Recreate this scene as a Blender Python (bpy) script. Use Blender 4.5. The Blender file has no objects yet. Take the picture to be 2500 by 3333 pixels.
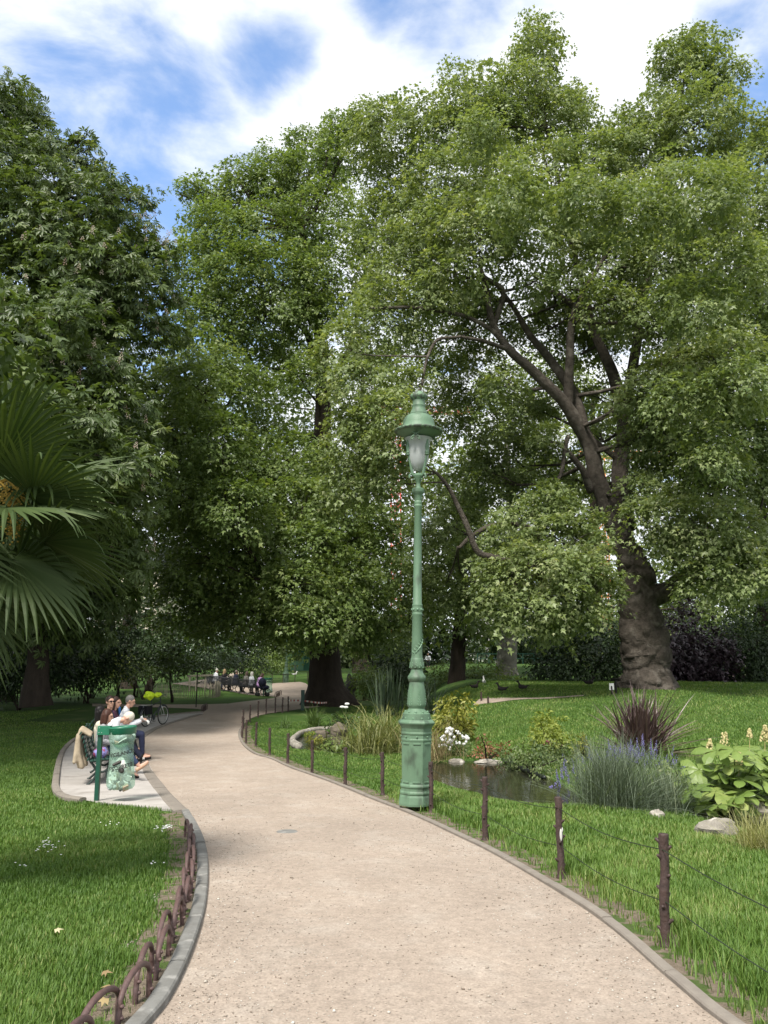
import bpy, bmesh, math, random
import numpy as np
from mathutils import Vector, Matrix, Euler, noise

R = math.radians
random.seed(11)
rng = np.random.default_rng(11)
scene = bpy.context.scene
COL = scene.collection

# ------------------------------------------------------------------ camera
EYE = Vector((0.0, 0.0, 1.65))
PITCH = R(10.2)
FPX, CX, CY = 2696.0, 1250.0, 1666.5
cam_data = bpy.data.cameras.new("camera")
cam_data.sensor_fit = 'HORIZONTAL'
cam_data.sensor_width = 24.0
cam_data.lens = 24.0 * FPX / 2500.0
cam_data.clip_start = 0.05
cam_data.clip_end = 3000.0
cam = bpy.data.objects.new("camera", cam_data)
COL.objects.link(cam)
cam.location = EYE
cam.rotation_euler = (R(90) + PITCH, 0, 0)
scene.camera = cam

# ------------------------------------------------------------------ light
SUN_EL, SUN_AZ = R(55), R(203)          # azimuth clockwise from +Y : behind the viewer, to the left
SUN_STRENGTH, SUN_ANGLE = 3.2, R(12)
SKY_STRENGTH = 0.10
scene.view_settings.view_transform = 'Standard'
scene.view_settings.look = 'None'
scene.view_settings.gamma = 1.0
scene.view_settings.use_curve_mapping = False
scene.view_settings.exposure = 1.08
scene.cycles.max_bounces = 7
scene.cycles.diffuse_bounces = 3
scene.cycles.transparent_max_bounces = 12
scene.cycles.transmission_bounces = 6

sun_data = bpy.data.lights.new("sun", 'SUN')
sun_data.energy = SUN_STRENGTH
sun_data.angle = SUN_ANGLE
sun_data.color = (1.0, 0.95, 0.87)
sun = bpy.data.objects.new("sun", sun_data)
COL.objects.link(sun)
sdir = Vector((math.sin(SUN_AZ) * math.cos(SUN_EL), math.cos(SUN_AZ) * math.cos(SUN_EL), math.sin(SUN_EL)))
sun.rotation_euler = (-sdir).to_track_quat('-Z', 'Y').to_euler()
sun.location = (0, 0, 60)


def ray(px, py):
    u, v = (px - CX) / FPX, -(py - CY) / FPX
    c, s = math.cos(PITCH), math.sin(PITCH)
    return Vector((u, c - v * s, s + v * c))


def at(px, py, Y):
    d = ray(px, py)
    return EYE + d * (Y / d.y)


def mpp(Y):
    """metres per photo pixel at depth Y"""
    return Y / FPX


world = bpy.data.worlds.new("World")
scene.world = world
world.use_nodes = True


def build_world():
    nt = world.node_tree
    nt.nodes.clear()
    N = lambda t, **k: nt.nodes.new(t)
    L = nt.links.new
    out = N('ShaderNodeOutputWorld')
    bg = N('ShaderNodeBackground')
    bg.inputs['Strength'].default_value = SKY_STRENGTH
    L(bg.outputs[0], out.inputs[0])
    sky = N('ShaderNodeTexSky')
    sky.sky_type = 'NISHITA'
    sky.sun_disc = False
    sky.sun_elevation = SUN_EL
    sky.sun_rotation = SUN_AZ
    sky.air_density = 1.0
    sky.dust_density = 0.6
    sky.ozone_density = 1.5
    tc = N('ShaderNodeTexCoord')
    # flatten the direction on to a cloud deck
    sep = N('ShaderNodeSeparateXYZ')
    L(tc.outputs['Generated'], sep.inputs[0])
    mx = N('ShaderNodeMath'); mx.operation = 'MAXIMUM'; mx.inputs[1].default_value = 0.06
    L(sep.outputs['Z'], mx.inputs[0])
    dv = N('ShaderNodeVectorMath'); dv.operation = 'DIVIDE'
    cmb = N('ShaderNodeCombineXYZ')
    for i in range(3):
        L(mx.outputs[0], cmb.inputs[i])
    L(tc.outputs['Generated'], dv.inputs[0]); L(cmb.outputs[0], dv.inputs[1])
    n1 = N('ShaderNodeTexNoise'); n1.inputs['Scale'].default_value = 3.4
    n1.inputs['Detail'].default_value = 8; n1.inputs['Roughness'].default_value = 0.56
    n1.inputs['Distortion'].default_value = 0.25
    L(dv.outputs[0], n1.inputs['Vector'])
    # openings in the cloud deck, as directions
    holes = [(560, 430, 0.075, .30), (450, 700, 0.13, .36), (870, 210, 0.045, .33), (960, 330, .03, .20), (1400, 190, 0.05, .14),
             (2500, 300, 0.08, .28), (1250, 10, .03, .18), (620, 900, 0.12, .34), (700, 700, .08, .20), (1560, 480, .05, .10)]
    acc = None
    for (px, py, w, amt) in holes:
        d = ray(px, py).normalized()
        sb = N('ShaderNodeVectorMath'); sb.operation = 'DISTANCE'
        L(tc.outputs['Generated'], sb.inputs[0]); sb.inputs[1].default_value = d
        mr = N('ShaderNodeMapRange'); mr.interpolation_type = 'SMOOTHSTEP'
        mr.inputs['From Min'].default_value = 0.0; mr.inputs['From Max'].default_value = w * 2.0
        mr.inputs['To Min'].default_value = amt; mr.inputs['To Max'].default_value = 0.0
        L(sb.outputs['Value'], mr.inputs['Value'])
        if acc is None:
            acc = mr.outputs[0]
        else:
            ad = N('ShaderNodeMath'); ad.operation = 'MAXIMUM'
            L(acc, ad.inputs[0]); L(mr.outputs[0], ad.inputs[1]); acc = ad.outputs[0]
    sub = N('ShaderNodeMath'); sub.operation = 'SUBTRACT'
    L(n1.outputs['Fac'], sub.inputs[0]); L(acc, sub.inputs[1])
    rm = N('ShaderNodeMapRange'); rm.interpolation_type = 'SMOOTHSTEP'
    rm.inputs['From Min'].default_value = 0.14; rm.inputs['From Max'].default_value = 0.50
    L(sub.outputs[0], rm.inputs['Value'])
    # cloud tone
    n2 = N('ShaderNodeTexNoise'); n2.inputs['Scale'].default_value = 5.0; n2.inputs['Detail'].default_value = 5
    L(dv.outputs[0], n2.inputs['Vector'])
    cr = N('ShaderNodeMix'); cr.data_type = 'RGBA'
    cr.inputs['A'].default_value = (4.7, 5.0, 5.4, 1); cr.inputs['B'].default_value = (6.4, 6.45, 6.4, 1)
    L(n2.outputs['Fac'], cr.inputs['Factor'])
    sc = N('ShaderNodeMix'); sc.data_type = 'RGBA'; sc.blend_type = 'MULTIPLY'
    sc.inputs['Factor'].default_value = 1.0; sc.inputs['B'].default_value = (1.45, 1.50, 1.55, 1)
    L(sky.outputs[0], sc.inputs['A'])
    mix = N('ShaderNodeMix'); mix.data_type = 'RGBA'
    L(rm.outputs[0], mix.inputs['Factor']); L(sc.outputs['Result'], mix.inputs['A']); L(cr.outputs['Result'], mix.inputs['B'])
    L(mix.outputs['Result'], bg.inputs['Color'])


build_world()


# ------------------------------------------------------------------ helpers
def tag(o, label=None, cat=None, group=None, kind=None):
    for k, v in (("label", label), ("category", cat), ("group", group), ("kind", kind)):
        if v:
            o[k] = v
    return o


def thing(name, label, cat, loc=(0, 0, 0), rz=0.0, group=None):
    o = bpy.data.objects.new(name, None)
    o.empty_display_size = 0.2
    COL.objects.link(o)
    o.location = loc
    o.rotation_euler = (0, 0, rz)
    return tag(o, label, cat, group)


CH = {}


def wloc(o):
    v = Vector((0, 0, 0))
    while o is not None:
        v += o.location
        o = o.parent
    return v


def link(name, me, parent=None, mats=()):
    for m in mats:
        me.materials.append(m)
    o = bpy.data.objects.new(name, me)
    COL.objects.link(o)
    if parent is not None:
        o.parent = parent
        CH.setdefault(parent.name, []).append(o)
    return o


def copy_tree(o, parent=None):
    c = o.copy()
    COL.objects.link(c)
    if parent is not None:
        c.parent = parent
        CH.setdefault(parent.name, []).append(c)
    for ch in list(CH.get(o.name, [])):
        copy_tree(ch, c)
    return c


def np_mesh(name, V, F, mat, parent=None, attr=None, smooth=False, local=False):
    """V (n,3), F (m,k) uniform polygons"""
    V = np.asarray(V, dtype=np.float64)
    if parent is not None and not local:
        V = V - np.array(wloc(parent))
    F = np.asarray(F, dtype=np.int32)
    me = bpy.data.meshes.new(name)
    n, (m, k) = len(V), F.shape
    me.vertices.add(n)
    me.vertices.foreach_set("co", V.astype(np.float32).ravel())
    me.loops.add(m * k)
    me.loops.foreach_set("vertex_index", F.ravel())
    me.polygons.add(m)
    me.polygons.foreach_set("loop_start", np.arange(0, m * k, k, dtype=np.int32))
    if smooth:
        me.polygons.foreach_set("use_smooth", np.ones(m, dtype=bool))
    me.update(calc_edges=True)
    if attr is not None:
        a = me.attributes.new("v", 'FLOAT', 'POINT')
        a.data.foreach_set("value", np.asarray(attr, dtype=np.float32))
    return link(name, me, parent, [mat])


class MB:
    """collects shapes into one mesh"""

    def __init__(s):
        s.V, s.F, s.A = [], [], []

    def add(s, V, F, a=0.5):
        b = len(s.V)
        s.V.extend([tuple(v) for v in V])
        s.F.extend([tuple(i + b for i in f) for f in F])
        s.A.extend([a] * len(V))
        return s

    def box(s, c, size, rz=0.0, M=None, a=0.5):
        x, y, z = (q / 2 for q in size)
        P = [Vector(p) for p in ((-x, -y, -z), (x, -y, -z), (x, y, -z), (-x, y, -z), (-x, -y, z), (x, -y, z), (x, y, z), (-x, y, z))]
        if M is None:
            M = Matrix.Rotation(rz, 3, 'Z')
        P = [M @ p + Vector(c) for p in P]
        return s.add(P, [(0, 3, 2, 1), (4, 5, 6, 7), (0, 1, 5, 4), (1, 2, 6, 5), (2, 3, 7, 6), (3, 0, 4, 7)], a)

    def bar(s, p, q, w, h, up=(0, 0, 1), a=0.5):
        """rectangular bar from p to q"""
        p, q = Vector(p), Vector(q)
        d = (q - p)
        L = d.length
        y = d.normalized()
        x = y.cross(Vector(up))
        if x.length < 1e-4:
            x = y.cross(Vector((1, 0, 0)))
        x.normalize()
        z = x.cross(y)
        M = Matrix((x, y, z)).transposed()
        return s.box((p + q) / 2, (w, L, h), M=M, a=a)

    def tube(s, pts, rad, seg=8, cap=True, disp=None, a=0.5, flat=1.0):
        pts = [Vector(p) for p in pts]
        n = len(pts)
        if not hasattr(rad, '__len__'):
            rad = [rad] * n
        V, F = [], []
        ref = None
        for i, p in enumerate(pts):
            t = (pts[min(i + 1, n - 1)] - pts[max(i - 1, 0)]).normalized()
            if ref is None:
                ref = t.orthogonal().normalized()
                if abs(t.z) > .7:
                    ref = (Vector((1, 0, 0)) - t * t.x).normalized()
            ref = (ref - t * ref.dot(t)).normalized()
            bi = t.cross(ref)
            for k in range(seg):
                an = 2 * math.pi * k / seg
                d = ref * math.cos(an) + bi * math.sin(an) * flat
                r = rad[i]
                if disp:
                    r += disp(p + d * r, d, i, k)
                V.append(p + d * r)
        for i in range(n - 1):
            for k in range(seg):
                k2 = (k + 1) % seg
                F.append((i * seg + k, i * seg + k2, (i + 1) * seg + k2, (i + 1) * seg + k))
        if cap:
            F.append(tuple(reversed(range(seg))))
            F.append(tuple((n - 1) * seg + k for k in range(seg)))
        return s.add(V, F, a)

    def lathe(s, prof, seg=24, c=(0, 0, 0), rot=0.0, M=None, a=0.5):
        """prof: list of (r, z) from bottom to top"""
        V, F = [], []
        c = Vector(c)
        for r, z in prof:
            for k in range(seg):
                an = rot + 2 * math.pi * k / seg
                p = Vector((r * math.cos(an), r * math.sin(an), z))
                if M is not None:
                    p = M @ p
                V.append(p + c)
        n = len(prof)
        for i in range(n - 1):
            for k in range(seg):
                k2 = (k + 1) % seg
                F.append((i * seg + k, i * seg + k2, (i + 1) * seg + k2, (i + 1) * seg + k))
        if prof[0][0] > 1e-5:
            F.append(tuple(reversed(range(seg))))
        if prof[-1][0] > 1e-5:
            F.append(tuple((n - 1) * seg + k for k in range(seg)))
        return s.add(V, F, a)

    def ball(s, c, r, seg=10, rings=7, M=None, a=0.5, disp=None):
        if not hasattr(r, '__len__'):
            r = (r, r, r)
        V, F = [], []
        c = Vector(c)
        for i in range(rings + 1):
            th = math.pi * i / rings
            for k in range(seg):
                ph = 2 * math.pi * k / seg
                d = Vector((math.sin(th) * math.cos(ph), math.sin(th) * math.sin(ph), -math.cos(th)))
                f = 1 + (disp(d) if disp else 0)
                p = Vector((d.x * r[0], d.y * r[1], d.z * r[2])) * f
                if M is not None:
                    p = M @ p
                V.append(p + c)
        for i in range(rings):
            for k in range(seg):
                k2 = (k + 1) % seg
                F.append((i * seg + k, i * seg + k2, (i + 1) * seg + k2, (i + 1) * seg + k))
        return s.add(V, F, a)

    def capsule(s, p, q, r1, r2, seg=10, a=0.5):
        """tapered limb with round ends"""
        p, q = Vector(p), Vector(q)
        d = (q - p)
        L = d.length
        if L < 1e-5:
            return s.ball(p, max(r1, r2), seg, 6)
        t = d / L
        pts, rr = [], []
        for k in range(4):
            an = math.pi / 2 * (k + .15) / 4
            pts.append(p - t * r1 * math.cos(an)); rr.append(r1 * math.sin(an))
        pts.append(p); rr.append(r1)
        pts.append(q); rr.append(r2)
        for k in range(3, -1, -1):
            an = math.pi / 2 * (k + .15) / 4
            pts.append(q + t * r2 * math.cos(an)); rr.append(r2 * math.sin(an))
        return s.tube(pts, rr, seg, a=a)

    def build(s, name, mat, parent=None, smooth=False, local=False, bevel=0.0, merge=False):
        V = s.V
        if parent is not None and not local:
            w = wloc(parent)
            V = [(v[0] - w.x, v[1] - w.y, v[2] - w.z) for v in V]
        me = bpy.data.meshes.new(name)
        me.from_pydata(V, [], s.F)
        if smooth:
            me.polygons.foreach_set("use_smooth", np.ones(len(me.polygons), dtype=bool))
        a = me.attributes.new("v", 'FLOAT', 'POINT')
        a.data.foreach_set("value", np.asarray(s.A, dtype=np.float32))
        me.update()
        o = link(name, me, parent, [mat] if not isinstance(mat, (list, tuple)) else mat)
        if smooth == 'auto':
            me.set_sharp_from_angle(angle=R(35))
        if bevel:
            b = o.modifiers.new("edge_softening", 'BEVEL')
            b.width = bevel; b.segments = 2; b.limit_method = 'ANGLE'
        return o


# ------------------------------------------------------------------ materials
def new_mat(name):
    m = bpy.data.materials.new(name)
    m.use_nodes = True
    nt = m.node_tree
    return m, nt, nt.nodes['Principled BSDF'], nt.nodes['Material Output']


def surf(name, c1, c2=None, scale=8.0, rough=0.7, bump=0.0, bscale=None, detail=6, metal=0.0, spec=0.5, dist=0.01, stretch=None, c3=None, c3pos=(0.62, 0.72), c3scale=3.0, coat=0.0):
    m, nt, bsdf, out = new_mat(name)
    L = nt.links.new
    bsdf.inputs['Roughness'].default_value = rough
    bsdf.inputs['Metallic'].default_value = metal
    bsdf.inputs['Specular IOR Level'].default_value = spec
    bsdf.inputs['Coat Weight'].default_value = coat
    c2 = c2 or tuple(x * 0.8 for x in c1)
    tc = nt.nodes.new('ShaderNodeTexCoord')
    vec = tc.outputs['Object']
    if stretch:
        mp = nt.nodes.new('ShaderNodeMapping')
        mp.inputs['Scale'].default_value = stretch
        L(vec, mp.inputs['Vector']); vec = mp.outputs[0]
    n = nt.nodes.new('ShaderNodeTexNoise')
    n.inputs['Scale'].default_value = scale; n.inputs['Detail'].default_value = detail; n.inputs['Roughness'].default_value = 0.62
    L(vec, n.inputs['Vector'])
    r = nt.nodes.new('ShaderNodeMapRange')
    r.inputs['From Min'].default_value = 0.3; r.inputs['From Max'].default_value = 0.7
    L(n.outputs['Fac'], r.inputs['Value'])
    mix = nt.nodes.new('ShaderNodeMix'); mix.data_type = 'RGBA'
    mix.inputs['A'].default_value = (*c1, 1); mix.inputs['B'].default_value = (*c2, 1)
    L(r.outputs[0], mix.inputs['Factor'])
    col = mix.outputs['Result']
    if c3:
        n3 = nt.nodes.new('ShaderNodeTexNoise'); n3.inputs['Scale'].default_value = c3scale; n3.inputs['Detail'].default_value = 7
        L(vec, n3.inputs['Vector'])
        r3 = nt.nodes.new('ShaderNodeMapRange'); r3.interpolation_type = 'SMOOTHSTEP'
        r3.inputs['From Min'].default_value = c3pos[0]; r3.inputs['From Max'].default_value = c3pos[1]
        L(n3.outputs['Fac'], r3.inputs['Value'])
        m3 = nt.nodes.new('ShaderNodeMix'); m3.data_type = 'RGBA'
        m3.inputs['B'].default_value = (*c3, 1)
        L(col, m3.inputs['A']); L(r3.outputs[0], m3.inputs['Factor']); col = m3.outputs['Result']
    L(col, bsdf.inputs['Base Color'])
    if bump:
        nb = nt.nodes.new('ShaderNodeTexNoise'); nb.inputs['Scale'].default_value = bscale or scale * 3; nb.inputs['Detail'].default_value = 5
        L(vec, nb.inputs['Vector'])
        b = nt.nodes.new('ShaderNodeBump'); b.inputs['Strength'].default_value = bump; b.inputs['Distance'].default_value = dist
        L(nb.outputs['Fac'], b.inputs['Height']); L(b.outputs[0], bsdf.inputs['Normal'])
    return m


def leaf_mat(name, dark, light, tip=None, rough=0.45, trans=0.3, spec=0.4, tcol=None):
    """foliage: colour varies leaf by leaf through the stored attribute v; some light passes through"""
    m, nt, bsdf, out = new_mat(name)
    L = nt.links.new
    at_ = nt.nodes.new('ShaderNodeAttribute'); at_.attribute_name = 'v'
    cr = nt.nodes.new('ShaderNodeValToRGB')
    e = cr.color_ramp.elements
    e[0].color = (*dark, 1); e[1].color = (*light, 1)
    e[0].position = 0.1; e[1].position = 0.8
    if tip:
        x = e.new(0.97); x.color = (*tip, 1)
    L(at_.outputs['Fac'], cr.inputs['Fac'])
    L(cr.outputs['Color'], bsdf.inputs['Base Color'])
    bsdf.inputs['Roughness'].default_value = rough
    bsdf.inputs['Specular IOR Level'].default_value = spec
    tr = nt.nodes.new('ShaderNodeBsdfTranslucent')
    hs = nt.nodes.new('ShaderNodeMix'); hs.data_type = 'RGBA'; hs.blend_type = 'MULTIPLY'
    hs.inputs['Factor'].default_value = 1.0; hs.inputs['B'].default_value = (*(tcol or (1.5, 1.5, 0.6)), 1)
    L(cr.outputs['Color'], hs.inputs['A']); L(hs.outputs['Result'], tr.inputs['Color'])
    ms = nt.nodes.new('ShaderNodeMixShader'); ms.inputs['Fac'].default_value = trans
    L(bsdf.outputs[0], ms.inputs[1]); L(tr.outputs[0], ms.inputs[2]); L(ms.outputs[0], out.inputs[0])
    return m


def plain(name, c, rough=0.6, metal=0.0, spec=0.5):
    return surf(name, c, tuple(x * 0.82 for x in c), scale=14, rough=rough, metal=metal, spec=spec)


ORD = ["first", "second", "third", "fourth", "fifth", "sixth", "seventh", "eighth", "ninth", "tenth", "eleventh", "twelfth", "thirteenth",
       "fourteenth", "fifteenth", "sixteenth", "seventeenth", "eighteenth", "nineteenth", "twentieth", "twenty-first", "twenty-second"]
# ------------------------------------------------------------------ terrain height
_yt = np.arange(-60.0, 900.0, 0.25)
_ky = [-60, -6, 0, 4.5, 8.5, 13.5, 18, 22, 27, 33, 38, 46, 52, 58, 66, 76, 100, 140, 900]
_kz = [0.1, .05, 0, -.02, -.20, -.44, -.58, -.66, -.70, -.66, -.56, -.50, -.45, -.22, .30, .60, .85, 1.0, 1.0]
_pt = np.interp(_yt, _ky, _kz)
_k = np.hanning(17); _k /= _k.sum()
_pt = np.convolve(np.pad(_pt, 8, mode='edge'), _k, mode='valid')


def sstep(a, b, x):
    t = np.clip((np.asarray(x, dtype=float) - a) / (b - a), 0, 1)
    return t * t * (3 - 2 * t)


def base_g(x, y):
    x = np.asarray(x, dtype=float); y = np.asarray(y, dtype=float)
    z = np.interp(y, _yt, _pt)
    # lawn beyond the pond climbs to the big plane tree
    w = sstep(0.3, 5.0, x - 0.02 * (y - 20))
    z = z + w * 1.22 * sstep(18.5, 34.0, y) * (1 - .45 * sstep(40, 66, y))
    # bank on the right of the path falls a little to the pond
    z = z + .17 * sstep(0.2, 2.0, x) * sstep(12.5, 17, y) * (1 - sstep(19, 26, y))
    z = z - 0.10 * sstep(2.2, 5.0, x) * (1 - sstep(15, 19, y)) * sstep(6, 9, y)
    z = z + 0.03 * np.sin(x * .7 + 1.3) * np.sin(y * .45) * sstep(12, 30, y)
    return z


def plane_hit(px, py, zw):
    d = ray(px, py)
    return EYE + d * ((zw - EYE.z) / d.z)


POND_Z, POOL_Z, BROOK_Z = -0.60, -0.76, -0.60
POND_PX = [(1350, 2540), (1413, 2533), (1499, 2563), (1599, 2590), (1698, 2616), (1798, 2628), (1870, 2612), (1838, 2580), (1771, 2540), (1700, 2512), (1665, 2499), (1632, 2486), (1540, 2480), (1460, 2482), (1400, 2486), (1340, 2500)]
POOL_PX = [(955, 2422), (985, 2400), (1050, 2388), (1150, 2392), (1200, 2420), (1180, 2450), (1120, 2448), (1040, 2446), (975, 2440)]
BROOK_PX = [(2270, 2640), (2330, 2625), (2450, 2640), (2700, 2660), (2900, 2740), (2700, 2770), (2520, 2730), (2400, 2695), (2300, 2670)]
FARP_PX = [(780, 2262), (850, 2240), (1000, 2222), (1150, 2222), (1230, 2232), (1230, 2262), (1140, 2275), (1010, 2262), (900, 2280)]


def poly_w(pxs, z):
    return np.array([tuple(plane_hit(px, py, z))[:2] for px, py in pxs])


POND = poly_w(POND_PX, POND_Z)
POOL = poly_w(POOL_PX, POOL_Z)
BROOK = poly_w(BROOK_PX, BROOK_Z)
FARP_Z = -0.80
FARPOND = np.array([(-7.6, 60), (-6.6, 55.5), (-3.6, 52), (-1.6, 47.5), (1.2, 47.5), (2.4, 52), (1.0, 58), (-2.5, 62), (-6, 63.5)], dtype=float)


def sdf(poly, x, y):
    """signed distance, negative inside"""
    x = np.asarray(x, dtype=float); y = np.asarray(y, dtype=float)
    d = np.full(x.shape, 1e9); ins = np.zeros(x.shape, dtype=bool)
    n = len(poly)
    for i in range(n):
        ax, ay = poly[i]; bx, by = poly[(i + 1) % n]
        ex, ey = bx - ax, by - ay
        t = np.clip(((x - ax) * ex + (y - ay) * ey) / (ex * ex + ey * ey + 1e-12), 0, 1)
        d = np.minimum(d, np.hypot(x - ax - t * ex, y - ay - t * ey))
        c = ((ay > y) != (by > y))
        with np.errstate(divide='ignore', invalid='ignore'):
            xi = ex * (y - ay) / (ey if abs(ey) > 1e-12 else 1e-12) + ax
        ins ^= c & (x < xi)
    return np.where(ins, -d, d)


def g(x, y):
    z = base_g(x, y)
    for poly, zw, wd in ((POND, POND_Z, .35), (POOL, POOL_Z, .3), (BROOK, BROOK_Z, .3), (FARPOND, FARP_Z, 1.2)):
        s = sdf(poly, x, y)
        bk = sstep(1.5, .1, s) * (1 if zw < -.7 or True else 0)
        z = np.minimum(z, z * (1 - bk) + (zw + .05) * bk)
        t = sstep(wd, -wd, s)                      # 0 outside, 1 inside
        z = z * (1 - t) + (zw - .30) * t
    return z


def gz(x, y):
    return float(g(np.array([x]), np.array([y]))[0])


def ground(px, py, lift=0.0):
    """where the line of sight through a photo point meets the terrain"""
    d = ray(px, py)
    ts = np.concatenate([np.arange(3.0, 40, .05), np.arange(40, 160, .2)])
    zs = g(d.x * ts, d.y * ts) + lift
    h = EYE.z + d.z * ts - zs
    i = np.argmax(h < 0)
    if h[i] >= 0:
        i = len(ts) - 1
    t = ts[i - 1] + (ts[i] - ts[i - 1]) * h[i - 1] / (h[i - 1] - h[i] + 1e-9)
    p = EYE + d * float(t)
    return Vector((p.x, p.y, gz(p.x, p.y)))


def gpts(lst):
    return [ground(*p) for p in lst]


def resample(pts, step=None, n=None):
    P = np.array([[p[0], p[1]] for p in pts], dtype=float)
    s = np.concatenate([[0], np.cumsum(np.hypot(*np.diff(P, axis=0).T))])
    if n is None:
        n = max(2, int(s[-1] / step) + 1)
    u = np.linspace(0, s[-1], n)
    return np.stack([np.interp(u, s, P[:, 0]), np.interp(u, s, P[:, 1])], axis=1)


def smooth_line(pts, it=2):
    P = np.array([[p[0], p[1]] for p in pts], dtype=float)
    for _ in range(it):
        Q = [P[0]]
        for a, b in zip(P[:-1], P[1:]):
            Q += [a * .75 + b * .25, a * .25 + b * .75]
        Q.append(P[-1]); P = np.array(Q)
    return P


# ------------------------------------------------------------------ outlines on the ground
LEFT_NEAR = [(-1.75, -4.0), (-1.45, 0.0), (-1.28, 2.5)] + [tuple(p)[:2] for p in gpts([(505, 3333), (565, 3246), (618, 3130), (648, 3041), (671, 2958), (679, 2849), (674, 2772), (651, 2709), (615, 2646)])]
LEFT_PAD = [tuple(p)[:2] for p in gpts([(615, 2646), (599, 2634), (540, 2571), (502, 2524), (480, 2482), (462, 2440), (458, 2418), (470, 2400), (506, 2377), (557, 2356), (612, 2339), (662, 2326)])]
RIGHT_EDGE = [(2.3, -4.0), (2.05, 0.0), (1.9, 2.5)] + [tuple(p)[:2] for p in gpts([(2332, 3333), (2211, 3223), (2139, 3163), (2030, 3060), (1922, 2976), (1789, 2892), (1669, 2819), (1560, 2759), (1500, 2732), (1350, 2658), (1198, 2600), (1099, 2557), (999, 2521), (933, 2498), (880, 2470), (840, 2462), (813, 2449), (786, 2424), (774, 2397), (776, 2380), (790, 2362)])]
PAD_LEFT = [tuple(p)[:2] for p in gpts([(304, 2616), (190, 2600), (194, 2524), (203, 2470), (219, 2436), (253, 2406), (330, 2376), (420, 2352), (520, 2334), (600, 2325), (662, 2322)])]

left_line = smooth_line(LEFT_NEAR + LEFT_PAD[1:])
right_line = smooth_line(RIGHT_EDGE)
pad_in = smooth_line(LEFT_PAD)
pad_out = smooth_line(PAD_LEFT)


def strip(name, A, B, lift, mat, step=0.25, cross=10, kind='structure', off=None):
    n = max(2, int(max(np.hypot(*np.diff(np.array(A), axis=0).T).sum(), np.hypot(*np.diff(np.array(B), axis=0).T).sum()) / step))
    a, b = resample(A, n=n), resample(B, n=n)
    t = np.linspace(0, 1, cross + 1)[None, :, None]
    P = a[:, None, :] * (1 - t) + b[:, None, :] * t
    X, Y = P[..., 0], P[..., 1]
    Z = base_g(X, Y) + lift
    V = np.stack([X, Y, Z], -1).reshape(-1, 3)
    i = np.arange(n - 1)[:, None] * (cross + 1) + np.arange(cross)[None, :]
    F = np.stack([i, i + 1, i + cross + 2, i + cross + 1], -1).reshape(-1, 4)
    o = np_mesh(name, V, F, mat, smooth=True)
    # face up
    me = o.data
    if me.polygons[0].normal.z < 0:
        me.flip_normals()
    return tag(o, kind=kind)


M_GRAVEL = surf('gravel_surface', (.355, .295, .243), (.312, .258, .211), scale=3.0, rough=.95, bump=.9, bscale=120, dist=.012, c3=(.385, .335, .285), c3pos=(.45, .85), c3scale=2.3, spec=.15)


def gravel_grain(m):
    """fine grit: a close salt and pepper grain and broad trodden tone over the base colour"""
    nt = m.node_tree; b = nt.nodes['Principled BSDF']; L = nt.links.new
    src = b.inputs['Base Color'].links[0].from_socket
    tc = nt.nodes.new('ShaderNodeTexCoord')
    for sc, lo, hi, det in ((70, .80, 1.18, 3), (17, .86, 1.12, 4), (.55, .90, 1.10, 3)):
        n = nt.nodes.new('ShaderNodeTexNoise'); n.inputs['Scale'].default_value = sc; n.inputs['Detail'].default_value = det
        L(tc.outputs['Object'], n.inputs['Vector'])
        r = nt.nodes.new('ShaderNodeMapRange'); r.inputs['From Min'].default_value = .28; r.inputs['From Max'].default_value = .72
        r.inputs['To Min'].default_value = lo; r.inputs['To Max'].default_value = hi
        L(n.outputs['Fac'], r.inputs['Value'])
        mx = nt.nodes.new('ShaderNodeVectorMath'); mx.operation = 'SCALE'
        L(src, mx.inputs[0]); L(r.outputs[0], mx.inputs['Scale']); src = mx.outputs[0]
    L(src, b.inputs['Base Color'])


gravel_grain(M_GRAVEL)
M_FARGRAVEL = surf('far_gravel_surface', (.34, .28, .23), (.28, .23, .185), scale=3.0, rough=.95, spec=.15)
M_CONC = surf('pad_concrete', (.40, .375, .35), (.30, .28, .26), scale=2.2, rough=.9, bump=.3, bscale=60, c3=(.22, .195, .175), c3pos=(.58, .75), c3scale=1.1, spec=.2)
M_KERB = surf('kerb_stone', (.19, .19, .18), (.125, .122, .112), scale=6, rough=.9, bump=.5, bscale=40, c3=(.25, .245, .23), c3pos=(.55, .7), c3scale=9, spec=.2)
M_KERB_TAN = surf('kerb_stone_tan', (.23, .205, .175), (.165, .145, .125), scale=6, rough=.9, bump=.5, bscale=40, spec=.2)
M_LAWN = surf('lawn_soil', (.050, .095, .020), (.035, .070, .016), scale=1.7, rough=.95, bump=.6, bscale=30, dist=.03, c3=(.085, .115, .035), c3pos=(.52, .72), c3scale=.8, spec=.1)
M_EARTH = surf('bare_earth', (.20, .16, .11), (.13, .10, .07), scale=9, rough=.95, bump=.8, bscale=60, c3=(.07, .09, .03), c3pos=(.5, .6), c3scale=6, spec=.1)

# one terrain sheet out to the horizon, finer where the camera looks
def axis(*segs):
    out = []
    for a, b, st in segs:
        out.append(np.arange(a, b, st))
    return np.unique(np.concatenate(out))


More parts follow.
